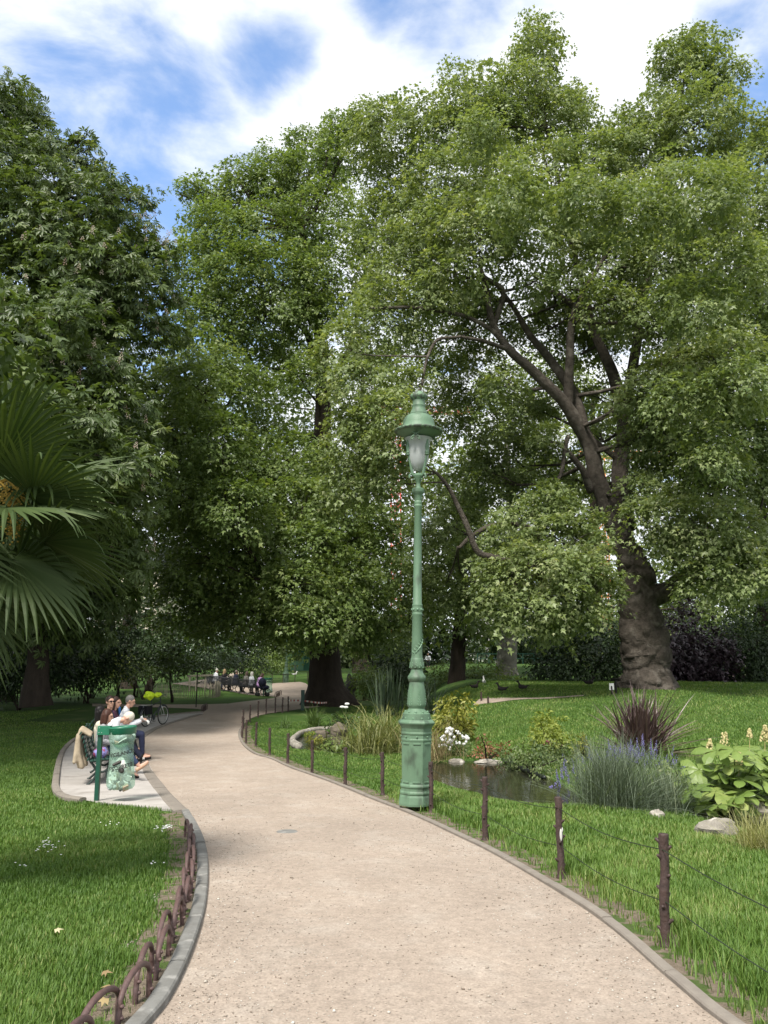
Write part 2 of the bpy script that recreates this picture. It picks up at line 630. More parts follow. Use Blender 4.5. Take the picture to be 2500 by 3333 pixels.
gx = axis((-900, -150, 75), (-150, -40, 10), (-40, -14, 1.2), (-14, 11, .22), (11, 40, 1.2), (40, 150, 10), (150, 901, 75))
gy = axis((-60, -6, 6), (-6, 3, .6), (3, 30, .22), (30, 66, .6), (66, 120, 3), (120, 300, 20), (300, 1000, 100))
GX, GY = np.meshgrid(gx, gy)
GZ = g(GX, GY)
V = np.stack([GX, GY, GZ], -1).reshape(-1, 3)
nx = len(gx)
i = np.arange(len(gy) - 1)[:, None] * nx + np.arange(nx - 1)[None, :]
lawn = np_mesh("lawn", V, np.stack([i, i + 1, i + nx + 1, i + nx], -1).reshape(-1, 4), M_LAWN, smooth=True)
tag(lawn, kind='structure')

# main path: left line against right line, then the shaded fork
strip("gravel_path", left_line, right_line, .012, M_GRAVEL)
# pad for the benches (4 mm and more above the gravel)
strip("bench_pavement", pad_in, pad_out, .030, M_CONC, cross=6)
# the fork: path runs on to the left behind the first lawn, and to the right to the far benches
fork_front = gpts([(640, 2334), (662, 2326), (665, 2318), (640, 2310), (600, 2308), (520, 2306), (430, 2304)])
FORK_A = [tuple(p)[:2] for p in gpts([(662, 2324), (668, 2317), (640, 2309), (600, 2306), (500, 2303), (330, 2300)])]
FORK_B = [tuple(p)[:2] for p in gpts([(791, 2361), (930, 2285), (700, 2290), (620, 2294), (500, 2294), (330, 2292)])]
strip("shaded_path", smooth_line([tuple(p)[:2] for p in gpts([(640, 2330), (665, 2318), (672, 2308), (700, 2298), (781, 2286), (880, 2275), (911, 2267)])]),
      smooth_line([tuple(p)[:2] for p in gpts([(790, 2364), (803, 2347), (830, 2333), (870, 2324), (925, 2317), (980, 2309), (1050, 2300)])]), .020, M_FARGRAVEL, cross=8)
strip("side_path", smooth_line([tuple(p)[:2] for p in gpts([(672, 2312), (640, 2308), (600, 2306), (480, 2303), (300, 2300)])]),
      smooth_line([tuple(p)[:2] for p in gpts([(740, 2291), (680, 2293), (600, 2294), (480, 2294), (300, 2291)])]), .016, M_FARGRAVEL, cross=4)
strip("far_path", smooth_line([tuple(p)[:2] for p in gpts([(911, 2269), (870, 2266), (802, 2262), (727, 2247), (640, 2236), (560, 2226)])]),
      smooth_line([tuple(p)[:2] for p in gpts([(1060, 2300), (1010, 2265), (920, 2243), (850, 2230), (770, 2215), (690, 2209)])]), .026, M_FARGRAVEL, cross=5)
strip("rising_path", smooth_line([tuple(p)[:2] for p in gpts([(640, 2238), (650, 2222), (690, 2206), (740, 2196), (765, 2190)])]),
      smooth_line([tuple(p)[:2] for p in gpts([(770, 2213), (764, 2206), (762, 2200), (780, 2194), (800, 2190)])]), .032, M_FARGRAVEL, cross=4)
strip("right_far_path", [tuple(p)[:2] for p in gpts([(2285, 2204), (2360, 2212), (2560, 2216)])],
      [tuple(p)[:2] for p in gpts([(2275, 2195), (2350, 2198), (2560, 2198)])], .03, M_FARGRAVEL, cross=3)
strip("bare_track", smooth_line([tuple(p)[:2] for p in gpts([(1540, 2296), (1620, 2288), (1760, 2277), (1900, 2266)])]),
      smooth_line([tuple(p)[:2] for p in gpts([(1560, 2276), (1620, 2272), (1700, 2276), (1900, 2263)])]), .012, M_FARGRAVEL, cross=3)

_e = MB()
for _a, _b in ((pad_out[0], (pad_out[0] + pad_in[0]) / 2), ((pad_out[0] + pad_in[0]) / 2, pad_in[0])):
    _e.bar((_a[0], _a[1] - .012, float(base_g(*_a)) + .003), (_b[0], _b[1] - .012, float(base_g(*_b)) + .003), .03, .05)
tag(_e.build("pavement_edge", M_CONC), kind='structure')


def offset_line(P, d):
    P = np.asarray(P, dtype=float)
    T = np.gradient(P, axis=0)
    T /= np.linalg.norm(T, axis=1)[:, None] + 1e-9
    return P + np.stack([-T[:, 1], T[:, 0]], 1) * d


def kerb(name, line, side, width, height, mat, stone=1.0):
    """row of kerb stones with small joints; side +1 lies left of the line's direction"""
    P = resample(line, step=.1)
    mb = MB()
    per = max(4, int(stone / .1))
    k = 0
    while k < len(P) - 1:
        e = min(k + per, len(P) - 1)
        seg = P[max(0, k):e + 1].copy()
        if len(seg) < 2:
            break
        # joint
        t0 = (seg[1] - seg[0]); t0 /= np.linalg.norm(t0) + 1e-9
        seg[0] = seg[0] + t0 * .006
        t1 = (seg[-1] - seg[-2]); t1 /= np.linalg.norm(t1) + 1e-9
        seg[-1] = seg[-1] - t1 * .006
        dz = random.uniform(-.006, .006)
        prof = [(0.0, -.08), (0.0, height * .78), (width * .10, height * .97), (width * .5, height), (width * .86, height * .95), (width, height * .7), (width, -.08)]
        rows = [offset_line(seg, side * w) for w, h in prof]
        V, F = [], []
        for j in range(len(seg)):
            for r_, (w, h) in zip(rows, prof):
                x, y = r_[j]
                V.append((x, y, float(base_g(x, y)) + h + (dz if h > 0 else 0)))
        m = len(prof)
        for j in range(len(seg) - 1):
            for q in range(m - 1):
                a = j * m + q
                f = (a, a + 1, a + m + 1, a + m)
                F.append(f if side > 0 else tuple(reversed(f)))
        F.append(tuple(range(m))); F.append(tuple(reversed([(len(seg) - 1) * m + q for q in range(m)])))
        mb.add(V, F)
        k = e
    o = mb.build(name, mat, smooth=False)
    return tag(o, kind='structure')


kerb("path_kerb", smooth_line(LEFT_NEAR), +1, .095, .055, M_KERB, 1.0)
kerb("path_kerb", right_line[right_line[:, 1] > -1], -1, .080, .045, M_KERB_TAN, 1.2)
kerb("pavement_kerb", pad_in, +1, .20, .042, M_KERB_TAN, 1.5)
kerb("pavement_kerb", pad_out[2:], +1, .12, .085, M_KERB_TAN, 1.0)


# worn strip of earth and grit behind the kerbs
M_VERGE = surf('worn_verge', (.215, .175, .135), (.130, .105, .078), scale=26, rough=.95, bump=1.0, bscale=90, dist=.02, c3=(.070, .105, .032), c3pos=(.50, .60), c3scale=7, spec=.1)
ll = smooth_line(LEFT_NEAR)
strip("verge", offset_line(ll, .09), offset_line(ll, .36), .008, M_VERGE, cross=3)
rr_ = right_line[right_line[:, 1] > -1]
strip("verge", offset_line(rr_, -.075), offset_line(rr_, -.40), .008, M_VERGE, cross=3)


# ------------------------------------------------------------------ water
def water(name, poly, z, grow, mat):
    c = poly.mean(axis=0)
    P = [c + (p - c) * (1 + grow / np.linalg.norm(p - c)) for p in smooth_line(list(poly) + [poly[0]], 1)[:-1]]
    me = bpy.data.meshes.new(name)
    me.from_pydata([(p[0], p[1], z) for p in P], [], [tuple(range(len(P)))])
    me.update()
    o = link(name, me, None, [mat])
    if me.polygons[0].normal.z < 0:
        me.flip_normals()
    return tag(o, kind='structure')


M_WATER, nt_, b_, o_ = new_mat('pond_water')
b_.inputs['Base Color'].default_value = (.020, .021, .012, 1); b_.inputs['Roughness'].default_value = .06
b_.inputs['IOR'].default_value = 1.33
n_ = nt_.nodes.new('ShaderNodeTexNoise'); n_.inputs['Scale'].default_value = 5; n_.inputs['Detail'].default_value = 4
tcw = nt_.nodes.new('ShaderNodeTexCoord'); nt_.links.new(tcw.outputs['Object'], n_.inputs['Vector'])
bb = nt_.nodes.new('ShaderNodeBump'); bb.inputs['Strength'].default_value = .18; bb.inputs['Distance'].default_value = .03
nt_.links.new(n_.outputs['Fac'], bb.inputs['Height']); nt_.links.new(bb.outputs[0], b_.inputs['Normal'])
water("pond_water", POND, POND_Z, .3, M_WATER)
water("pool_water", POOL, POOL_Z, .3, M_WATER)
water("brook_water", BROOK, BROOK_Z, .3, M_WATER)
water("far_pond_water", FARPOND, FARP_Z + .25, .1, M_WATER)

TRACK = np.array([tuple(p)[:2] for p in gpts([(1530, 2298), (1620, 2290), (1760, 2279), (1910, 2267), (1910, 2262), (1760, 2273), (1620, 2276), (1540, 2278)])])
# ------------------------------------------------------------------ grass blades (nobody could count them)
path_poly = np.concatenate([left_line, right_line[::-1]])
pad_poly = np.concatenate([pad_in, pad_out[::-1]])
M_GRASS = leaf_mat('grass_blades', (.070, .138, .025), (.138, .222, .046), (.25, .28, .10), rough=.5, trans=.25, spec=.25)


def vnoise(x, y, s, seed=0.0):
    a = np.sin(x * s + seed) * np.cos(y * s * 1.13 - seed * .7) + .5 * np.sin(x * s * 2.3 - y * s * 1.7 + seed * 2) + .35 * np.sin(y * s * 3.1 + x * s * 1.3)
    return a / 1.85


def grass_field():
    N = 1250000
    ang = rng.uniform(R(-38), R(42), N)
    d = 3.0 * (46 / 3.3) ** rng.uniform(0, 1, N) ** 1.05
    x, y = d * np.sin(ang), d * np.cos(ang)
    sp = sdf(path_poly, x, y)
    sq = sdf(pad_poly, x, y)
    keep = (sp > .14) & (sq > .015)
    for poly in (POND, POOL, BROOK):
        keep &= sdf(poly, x, y) > .12
    # the strip beside the kerb is worn, thin and gravelly
    right = x > -4.0
    edge = np.where(sp < .46, rng.uniform(0, 1, N) < np.where(x > 0, .10, .06) + .9 * np.clip((sp - .30) / .16 + .8 * vnoise(x, y, 5.0), 0, 1), True)
    keep &= edge
    keep &= sdf(TRACK, x, y) > 0
    # no lawn on far paths
    keep &= ~((y > 33) & (y < 60) & (x < -2.0) & (x > -14))
    x, y, d, sp = x[keep], y[keep], d[keep], sp[keep]
    z = g(x, y)
    n = len(x)
    near = d < 10
    tall = (x > 0) & (d < 16)
    h = np.where(x > 0, .064, .050) * rng.uniform(.55, 1.35, n) * (1 + .35 * vnoise(x, y, 1.9, 2.0))
    h = np.where((x > 0) & (sp < .75) & (vnoise(x, y, 2.6, 7.0) > -.25), h * 1.6, h)
    h *= np.where(d > 14, .85, 1.0) * np.where(x > 0, .92, .85)
    h *= .45 + .55 * sstep(.1, 1.2, np.minimum(sdf(POND, x, y), sdf(POOL, x, y)))
    w = .0018 + .00033 * d
    az = rng.uniform(0, 2 * np.pi, n)
    lean = rng.uniform(.15, .75, n) * h
    dx, dy = np.cos(az), np.sin(az)
    sx, sy = -dy * w, dx * w
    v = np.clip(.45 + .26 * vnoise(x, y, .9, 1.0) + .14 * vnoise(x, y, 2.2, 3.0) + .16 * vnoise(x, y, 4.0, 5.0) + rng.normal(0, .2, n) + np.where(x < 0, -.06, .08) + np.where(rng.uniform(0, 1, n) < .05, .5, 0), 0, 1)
    root = np.stack([x, y, z - .01], -1)
    mid = np.stack([x + dx * lean * .35, y + dy * lean * .35, z + h * .6], -1)
    tipp = np.stack([x + dx * lean, y + dy * lean, z + h], -1)
    S = np.stack([sx, sy, np.zeros(n)], -1)
    V = np.concatenate([root - S, root + S, mid - S * .7, mid + S * .7, tipp])
    ix = np.arange(n)
    T = np.concatenate([np.stack([ix, ix + n, ix + 3 * n], -1), np.stack([ix, ix + 3 * n, ix + 2 * n], -1), np.stack([ix + 2 * n, ix + 3 * n, ix + 4 * n], -1)])
    o = np_mesh("grass", V, T, M_GRASS, attr=np.tile(v, 5))
    tag(o, "short green grass of the lawns on both sides of the gravel path", None, None, 'stuff')


grass_field()

# ------------------------------------------------------------------ loose stones on the path
M_PEB = leaf_mat('loose_stone', (.17, .135, .105), (.37, .33, .28), (.50, .47, .42), rough=.85, trans=0.0, spec=.2)


def pebbles():
    N = 46000
    d = 3.3 * (15 / 3.3) ** rng.uniform(0, 1, N)
    ang = rng.uniform(R(-24), R(34), N)
    x, y = d * np.sin(ang), d * np.cos(ang)
    sp = sdf(path_poly, x, y)
    edge = np.exp(-np.abs(sp + .15) / .35)
    keep = (sp < -.02) & (rng.uniform(0, 1, N) < .16 + .84 * edge) | (sp > .16) & (sp < .55)
    keep &= sdf(pad_poly, x, y) > .1
    x, y, d, sp = x[keep], y[keep], d[keep], sp[keep]
    n = len(x)
    s = rng.uniform(.0022, .0065, n) * (1 + .04 * d) * np.where(rng.uniform(0, 1, n) < .03, 2.0, 1)
    z = base_g(x, y) + np.where(sp < 0, .012, 0.0)
    a = rng.uniform(0, 6.28, n)
    oct_ = np.array([(1, 0, .1), (0, .8, .2), (-.9, 0, .0), (0, -.85, .15), (.1, .1, .8), (0, 0, -.5)])
    fac = np.array([(0, 1, 4), (1, 2, 4), (2, 3, 4), (3, 0, 4), (1, 0, 5), (2, 1, 5), (3, 2, 5), (0, 3, 5)])
    ca, sa = np.cos(a), np.sin(a)
    O = oct_[None] * s[:, None, None] * rng.uniform(.7, 1.3, (n, 6, 1))
    V = np.stack([x[:, None] + O[..., 0] * ca[:, None] - O[..., 1] * sa[:, None], y[:, None] + O[..., 0] * sa[:, None] + O[..., 1] * ca[:, None], z[:, None] + O[..., 2] * .8 + s[:, None] * .2], -1).reshape(-1, 3)
    F = (fac[None] + (np.arange(n) * 6)[:, None, None]).reshape(-1, 3)
    v = np.repeat(np.clip(rng.normal(.55, .3, n), 0, 1), 6)
    tag(np_mesh("gravel", V, F, M_PEB, attr=v), "loose pale stones scattered over the tan gravel path", None, None, 'stuff')


pebbles()
# ------------------------------------------------------------------ trees
def unit(a):
    return a / (np.linalg.norm(a, axis=-1, keepdims=True) + 1e-9)


# leaf outlines: x across, y along, z out of the leaf; triangles
PLANE_T = np.array([(0, 0, 0), (.34, .02, -.10), (.20, .26, 0), (.52, .42, -.12), (.16, .50, .02), (0, 1.0, -.16), (-.16, .50, .02), (-.52, .42, -.12), (-.20, .26, 0), (-.34, .02, -.10)])
PLANE_F = np.array([(0, 1, 2), (0, 2, 8), (0, 8, 9), (2, 3, 4), (2, 4, 6), (2, 6, 8), (8, 6, 7), (4, 5, 6)])
STAR_T = np.array([(0, 0, 0), (.50, .36, -.10), (.17, .46, .02), (0, 1.0, -.14), (-.17, .46, .02), (-.50, .36, -.10)])
STAR_F = np.array([(0, 1, 2), (0, 2, 4), (0, 4, 5), (2, 3, 4)])
OVAL_T = np.array([(0, 0, 0), (.24, .45, .04), (0, 1.0, -.08), (-.24, .45, .04)])
OVAL_F = np.array([(0, 1, 2), (0, 2, 3)])


def _chestnut():
    V, F = [], []
    for an, ln in ((-82, .62), (-42, .88), (0, 1.0), (42, .88), (82, .62)):
        c, s = math.cos(R(an)), math.sin(R(an))
        b = len(V)
        for x, y, z in ((0, 0.02, 0), (.17, .62, -.16), (0, 1.0, -.42), (-.17, .62, -.16)):
            x, y, z = x * ln, y * ln, z * ln
            V.append((x * c + y * s, -x * s + y * c, z))
        F += [(b, b + 1, b + 2), (b, b + 2, b + 3)]
    return np.array(V), np.array(F)


CHEST_T, CHEST_F = _chestnut()


def leaves_mesh(P, D, Nn, S, v, T, F):
    """place leaf outline T/F at P, tip along D, face Nn, size S"""
    Dn = unit(D)
    Nn = unit(Nn - Dn * np.sum(Nn * Dn, -1, keepdims=True))
    X = np.cross(Dn, Nn)
    V = P[:, None, :] + S[:, None, None] * (T[None, :, 0:1] * X[:, None, :] + T[None, :, 1:2] * Dn[:, None, :] + T[None, :, 2:3] * Nn[:, None, :])
    n, k = len(P), len(T)
    FF = (F[None] + (np.arange(n) * k)[:, None, None]).reshape(-1, F.shape[1])
    return V.reshape(-1, 3), FF, np.repeat(v, k)


def spray_leaves(lobes, leaf, spray_r, cover, per, droop=.35, upright=.8, inner=.55, vbias=0.0, low=-.75):
    """lobes: (cx,cy,cz,rx,ry,rz,bias). Leaves hang in flat sprays through each lobe."""
    P, D, Nn, S, v = [], [], [], [], []
    for lb in lobes:
        c = np.array(lb[:3]); r = np.array(lb[3:6]); bias = lb[6] if len(lb) > 6 else 0.0
        dens = lb[7] if len(lb) > 7 else 1.0
        area = 4 * math.pi * ((r[0] * r[1]) ** 1.6 / 3 + (r[0] * r[2]) ** 1.6 / 3 + (r[1] * r[2]) ** 1.6 / 3) ** (1 / 1.6)
        n = max(3, int(area * cover * dens / (math.pi * spray_r ** 2)))
        d = unit(rng.normal(size=(n, 3)))
        d = d[(d[:, 2] > low) | (rng.uniform(0, 1, len(d)) < .35)]
        n = len(d)
        ph = rng.uniform(0, 6.28, 3)
        lump = 1 + .26 * np.sin(d[:, 0] * 4 + ph[0]) * np.sin(d[:, 2] * 5 + ph[1]) + .15 * np.sin(d[:, 1] * 7 + d[:, 0] * 5 + ph[2])
        rad = (inner + (1 - inner) * rng.uniform(0, 1, n) ** .45) * lump
        rad = np.where(rng.uniform(0, 1, n) < .13, rad * rng.uniform(1.05, 1.34, n), rad)
        sc = c + d * r * rad[:, None]
        outw = unit(d / r)
        ns = unit(np.array([0, 0, upright]) + outw * (1.25 - upright) + rng.normal(size=(n, 3)) * .28)
        m = rng.poisson(per, n) + 2
        idx = np.repeat(np.arange(n), m)
        N = len(idx)
        u = unit(rng.normal(size=(N, 3)))
        nn = ns[idx]
        u = unit(u - nn * np.sum(u * nn, -1, keepdims=True))
        rr = np.sqrt(rng.uniform(0, 1, N)) * spray_r * rng.uniform(.7, 1.25, n)[idx]
        p = sc[idx] + u * rr[:, None] + nn * rng.normal(0, .16 * spray_r, N)[:, None]
        p[:, 2] -= droop * rr ** 2 / spray_r
        dd = unit(u * .8 + outw[idx] * .7 + np.array([0, 0, -.55]) + rng.normal(size=(N, 3)) * .45)
        ln = unit(nn + rng.normal(size=(N, 3)) * .42)
        P.append(p); D.append(dd); Nn.append(ln)
        S.append(leaf * rng.uniform(.5, 1.3, N) * rng.uniform(.8, 1.15, n)[idx])
        sv = rng.normal(0, .13, n)
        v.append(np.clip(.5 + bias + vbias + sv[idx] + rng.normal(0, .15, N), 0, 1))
    return [np.concatenate(q) for q in (P, D, Nn, S, v)]


def crown(parent, lobes, mat, T, F, name='crown', inner_lobes=None, **kw):
    P, D, Nn, S, v = spray_leaves(lobes, **kw)
    if inner_lobes:      # the depth of the crown behind its outer face: larger, sparser leaves
        k2 = dict(kw); k2.update(leaf=kw['leaf'] * 1.7, cover=1.5, spray_r=kw['spray_r'] * 1.5, per=16)
        Q = spray_leaves(inner_lobes, **k2)
        P, D, Nn, S, v = [np.concatenate([a, b]) for a, b in zip((P, D, Nn, S, v), Q)]
    V, FF, vv = leaves_mesh(P, D, Nn, S, v, T, F)
    print('crown', parent.name, len(P), 'leaves', len(FF), 'faces')
    return np_mesh(name, V, FF, mat, parent, attr=vv)


def px_lobes(lst, Y0):
    """(px,py,r_px[,dY,bias,ry_px]) seen in the photo -> round masses in the world at depth Y0+dY"""
    out = []
    for q in lst:
        px, py, r = q[:3]
        dY = q[3] if len(q) > 3 else random.uniform(-2, 2)
        bias = q[4] if len(q) > 4 else 0.0  # leaf tone offset: painted light and shade, upper masses paler, low ones darker
        rz = q[5] if len(q) > 5 else r * .9
        dens = q[6] if len(q) > 6 else 1.0
        Y = Y0 + dY
        p = at(px, py, Y)
        m = mpp(Y) * 1.02
        out.append((p.x, p.y, p.z, r * m, r * m * .95, rz * m, bias, dens))
    return out


def bark_disp(amp, f1=1.0, ridge=0.0, seed=0.0):
    def d(p, dr, i, k):
        q = Vector((p.x * f1 + seed, p.y * f1, p.z * f1 * .8))
        a = noise.noise(q) * amp + noise.noise(q * 2.7) * amp * .5
        if ridge:
            a += ridge * (abs(noise.noise(Vector((p.x * 2.2 + seed, p.y * 2.2, p.z * 4.5)))) ** .7 - .3)
        return a
    return d


def curve3(pts, rad, n=14):
    """smooth path through points with radii"""
    P = [Vector(p) for p in pts]
    out, rr = [], []
    m = len(P)
    for i in range(m - 1):
        p0, p1, p2, p3 = P[max(i - 1, 0)], P[i], P[i + 1], P[min(i + 2, m - 1)]
        for k in range(n):
            t = k / n
            q = .5 * ((2 * p1) + (-p0 + p2) * t + (2 * p0 - 5 * p1 + 4 * p2 - p3) * t * t + (-p0 + 3 * p1 - 3 * p2 + p3) * t ** 3)
            out.append(q); rr.append(rad[i] * (1 - t) + rad[i + 1] * t)
    out.append(P[-1]); rr.append(rad[-1])
    return out, rr


def limb(mb, pts, rad, seg=10, n=6, wob=.05, seed=0.0):
    P, rr = curve3(pts, rad, n)
    Q = []
    for i, p in enumerate(P):
        w = wob * min(1, i / 3)
        Q.append(p + Vector((noise.noise(p * .6 + Vector((seed, 0, 0))), noise.noise(p * .6 + Vector((0, seed, 5))), noise.noise(p * .6 + Vector((3, 0, seed))))) * w * 2)
    mb.tube(Q, rr, seg, disp=bark_disp(.05 * max(rad), 2.0, seed=seed))


def auto_limbs(mb, nodes, lobes, r0=.09, seg=6, frac=.8):
    """thin branches from the nearest scaffold point to the middle of each mass, then twigs"""
    for k, lb in enumerate(lobes):
        c = Vector(lb[:3])
        best = min(nodes, key=lambda nn: (Vector(nn[0]) - c).length + max(0, nn[0][2] - c.z) * 1.2)
        a = Vector(best[0])
        L = (c - a).length
        if L < .5:
            continue
        m = a.lerp(c, .5) + Vector((random.uniform(-.12, .12) * L, random.uniform(-.1, .1) * L, -.06 * L))
        r = min(best[1] * .7, r0 * (1 + L * .06))
        limb(mb, [a, m, c], [r, r * .7, r * .35], seg, 5, .06, k)
        for j in range(4):
            d = Vector((random.gauss(0, 1), random.gauss(0, 1), random.gauss(.2, .8))).normalized()
            e = c + Vector((d.x * lb[3], d.y * lb[4], d.z * lb[5])) * random.uniform(.7, .98)
            s = m.lerp(c, random.uniform(.2, 1))
            limb(mb, [s, s.lerp(e, .5) + Vector((0, 0, .12)), e], [r * .42, r * .28, r * .08], 5, 4, .05, k + j * 7)


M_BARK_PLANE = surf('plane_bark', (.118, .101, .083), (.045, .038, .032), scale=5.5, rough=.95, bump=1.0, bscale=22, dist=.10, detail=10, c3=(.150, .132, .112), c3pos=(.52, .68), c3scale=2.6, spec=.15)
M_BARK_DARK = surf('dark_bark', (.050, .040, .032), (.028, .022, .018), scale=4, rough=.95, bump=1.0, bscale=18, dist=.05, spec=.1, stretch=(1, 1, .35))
M_BARK_GREY = surf('pale_bark', (.20, .19, .165), (.10, .095, .08), scale=2.0, rough=.9, bump=.6, bscale=12, dist=.03, c3=(.30, .28, .24), c3pos=(.55, .65), c3scale=1.5, spec=.15)
M_LEAF_R = leaf_mat('plane_leaves', (.085, .130, .042), (.215, .265, .105), (.32, .35, .18), rough=.45, trans=.36)
M_LEAF_C = leaf_mat('plane_leaves_deep', (.066, .110, .028), (.165, .225, .068), (.26, .31, .12), rough=.45, trans=.36)
M_LEAF_L = leaf_mat('chestnut_leaves', (.040, .070, .019), (.108, .152, .046), (.17, .21, .08), rough=.45, trans=.30)
M_LEAF_BG = leaf_mat('far_leaves', (.075, .115, .03), (.18, .23, .07), (.27, .31, .12), rough=.5, trans=.38)
M_LEAF_MID = leaf_mat('shaded_leaves', (.030, .052, .014), (.078, .115, .034), (.13, .17, .06), rough=.5, trans=.25)  # darker leaf copy; the shade under the trees is put into its colour
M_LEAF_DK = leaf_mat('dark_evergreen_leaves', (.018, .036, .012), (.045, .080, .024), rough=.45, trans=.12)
M_LEAF_PUR = leaf_mat('purple_leaves', (.022, .014, .018), (.075, .050, .062), (.14, .11, .13), rough=.35, trans=.10, tcol=(1.2, .8, .9))
M_LEAF_LIME = leaf_mat('lime_leaves', (.10, .15, .025), (.24, .28, .055), (.34, .37, .10), rough=.5, trans=.3)

# ---- the great plane tree on the right lawn
YR = 33.0
rb = ground(2105, 2240)
YR = rb.y
bigt = thing('plane_tree', "huge old plane tree with a swollen gnarled trunk on the right lawn", 'tree', (rb.x, rb.y, rb.z))


def big_trunk():
    mb = MB()
    rows = [(2262, 2105, 92), (2243, 2108, 90), (2225, 2110, 84), (2195, 2110, 76), (2160, 2106, 72), (2130, 2107, 80), (2105, 2098, 72), (2080, 2098, 74), (2050, 2088, 72), (2020, 2092, 64), (1985, 2078, 64), (1950, 2080, 60),
            (1915, 2080, 62), (1880, 2082, 58), (1840, 2062, 52), (1800, 2052, 46), (1760, 2030, 42), (1720, 2010, 38), (1680, 1990, 36), (1640, 1976, 31)]
    P = [at(px, py, YR) for py, px, r in rows]
    Rr = [r * mpp(YR) for py, px, r in rows]
    P2, R2 = curve3(P, Rr, 9)
    zb = rb.z

    def disp(p, d, i, k):
        q = Vector((p.x * .9, p.y * .9, p.z * .5))
        a = noise.noise(q * 1.1) * .17 + noise.noise(q * 2.6) * .09 + noise.noise(q * 5.5) * .05
        # folds of swollen bark
        f = noise.noise(Vector((p.x * 1.2 + 4, p.y * 1.2, p.z * 1.3)))
        a += .09 * (1 - min(1, abs(f) * 5.0)) * -1
        f2 = noise.noise(Vector((p.x * 3.4 + 9, p.y * 3.4, p.z * 1.3)))
        a += -.07 * (1 - min(1, abs(f2) * 6.0))
        # buttresses at the foot
        h = p.z - zb
        if h < 1.3:
            an = math.atan2(d.y, d.x)
            a += (1.3 - h) ** 2 * .13 * (.5 + .5 * math.sin(an * 6 + 1)) + (1.3 - h) * .04 * math.sin(an * 11)
        if h > 6:
            a *= .55
        return a
    mb.tube(P2, R2, 72, disp=disp)
    nodes = []

    def L(pts, rad, seg=12, dY=None):
        dY = dY or [0] * len(pts)
        W = [at(px, py, YR + dy) for (px, py), dy in zip(pts, dY)]
        rr = [r * mpp(YR) for r in rad]
        limb(mb, W, rr, seg, 6, .06, pts[0][0] * .01)
        for p, r in zip(W[1:], rr[1:]):
            nodes.append((tuple(p), r))
        for a, b, r in zip(W[1:-1], W[2:], rr[2:]):
            nodes.append((tuple(a.lerp(b, .5)), r))
    # main left limb and its forks
    L([(1985, 1675), (1958, 1600), (1925, 1470), (1890, 1390), (1830, 1300), (1740, 1215), (1660, 1140), (1605, 1060), (1585, 960), (1560, 900)], [33, 29, 26, 24, 19, 17, 14, 11, 9, 7], 14, [0, 0, -.3, -.6, -1, -1.4, -1.8, -2, -2.2, -2.4])
    L([(1905, 1420), (1870, 1290), (1800, 1180), (1735, 1100), (1680, 1020), (1620, 930)], [20, 18, 15, 12, 9, 6], 12, [-.4, -.2, 0, 0, .2, .4])
    L([(1850, 1320), (1855, 1200), (1858, 1080), (1885, 1000), (1930, 900), (1990, 800)], [18, 15, 13, 11, 8, 6], 12, [-.6, -1, -1.4, -1.6, -1.8, -2])
    L([(1660, 1140), (1600, 1080), (1530, 1040), (1440, 1015), (1330, 1000), (1200, 1005)], [10, 8, 7, 6, 5, 3], 8, [-1.8, -2.2, -2.6, -3, -3.3, -3.6])
    L([(1610, 1060), (1640, 950), (1580, 905), (1560, 840)], [9, 8, 6, 4], 8, [-2, -2.3, -2.6, -2.8])
    L([(1500, 1095), (1430, 1105), (1390, 1160), (1370, 1250), (1350, 1290)], [5, 5, 4.5, 4, 3], 8, [-3.5, -4, -4.4, -4.6, -4.8])
    L([(1660, 1140), (1580, 1110), (1500, 1095)], [8, 6, 5], 8, [-1.8, -2.8, -3.5])
    # second stem behind
    L([(2040, 1720), (2020, 1560), (2030, 1400), (2010, 1260), (1950, 1120), (1880, 1010), (1800, 950)], [34, 29, 26, 22, 17, 13, 8], 14, [.6, 1.2, 1.6, 2, 2.2, 2.4, 2.4])
    L([(2030, 1400), (2060, 1200), (2090, 1000), (2140, 760), (2180, 500), (2230, 250)], [22, 19, 16, 12, 8, 4], 12, [1.6, 2, 2.5, 3, 3, 3])
    L([(1950, 1120), (1900, 950), (1840, 700), (1780, 420), (1735, 200)], [14, 11, 9, 6, 3], 10, [2.2, 2.2, 2, 2, 2])
    L([(2090, 1000), (2200, 900), (2330, 800), (2450, 720)], [13, 11, 8, 5], 10, [2.5, 2, 1.5, 1])
    L([(2020, 1500), (1960, 1450), (1900, 1400), (1840, 1370), (1760, 1340)], [13, 10, 7, 5, 2], 10, [1.2, 1.4, 1.8, 2, 2.4])
    L([(1925, 1600), (1890, 1520), (1840, 1460), (1800, 1440)], [15, 11, 7, 3], 10, [0, -.5, -1, -1.4])
    L([(1850, 1420), (1830, 1500), (1815, 1560), (1780, 1640)], [8, 7, 5, 2], 8, [-.8, -1.4, -1.8, -2])
    # low limb to the right
    L([(2110, 1945), (2170, 1925), (2215, 1885), (2290, 1850), (2390, 1780)], [36, 30, 22, 15, 8], 14, [0, -.4, -.8, -1.2, -1.8])
    L([(2190, 1920), (2225, 1915), (2262, 1890)], [24, 16, 8], 10, [-.4, -1.2, -1.8])
    # hanging limb across to the lamp
    L([(1990, 1790), (1900, 1810), (1800, 1838), (1690, 1840), (1600, 1818), (1550, 1790), (1510, 1690), (1470, 1600), (1420, 1540)], [16, 14, 12, 11, 10, 9, 8, 6, 4], 10, [-1, -2, -3, -3.4, -3.6, -3.8, -4, -4.2, -4.4])
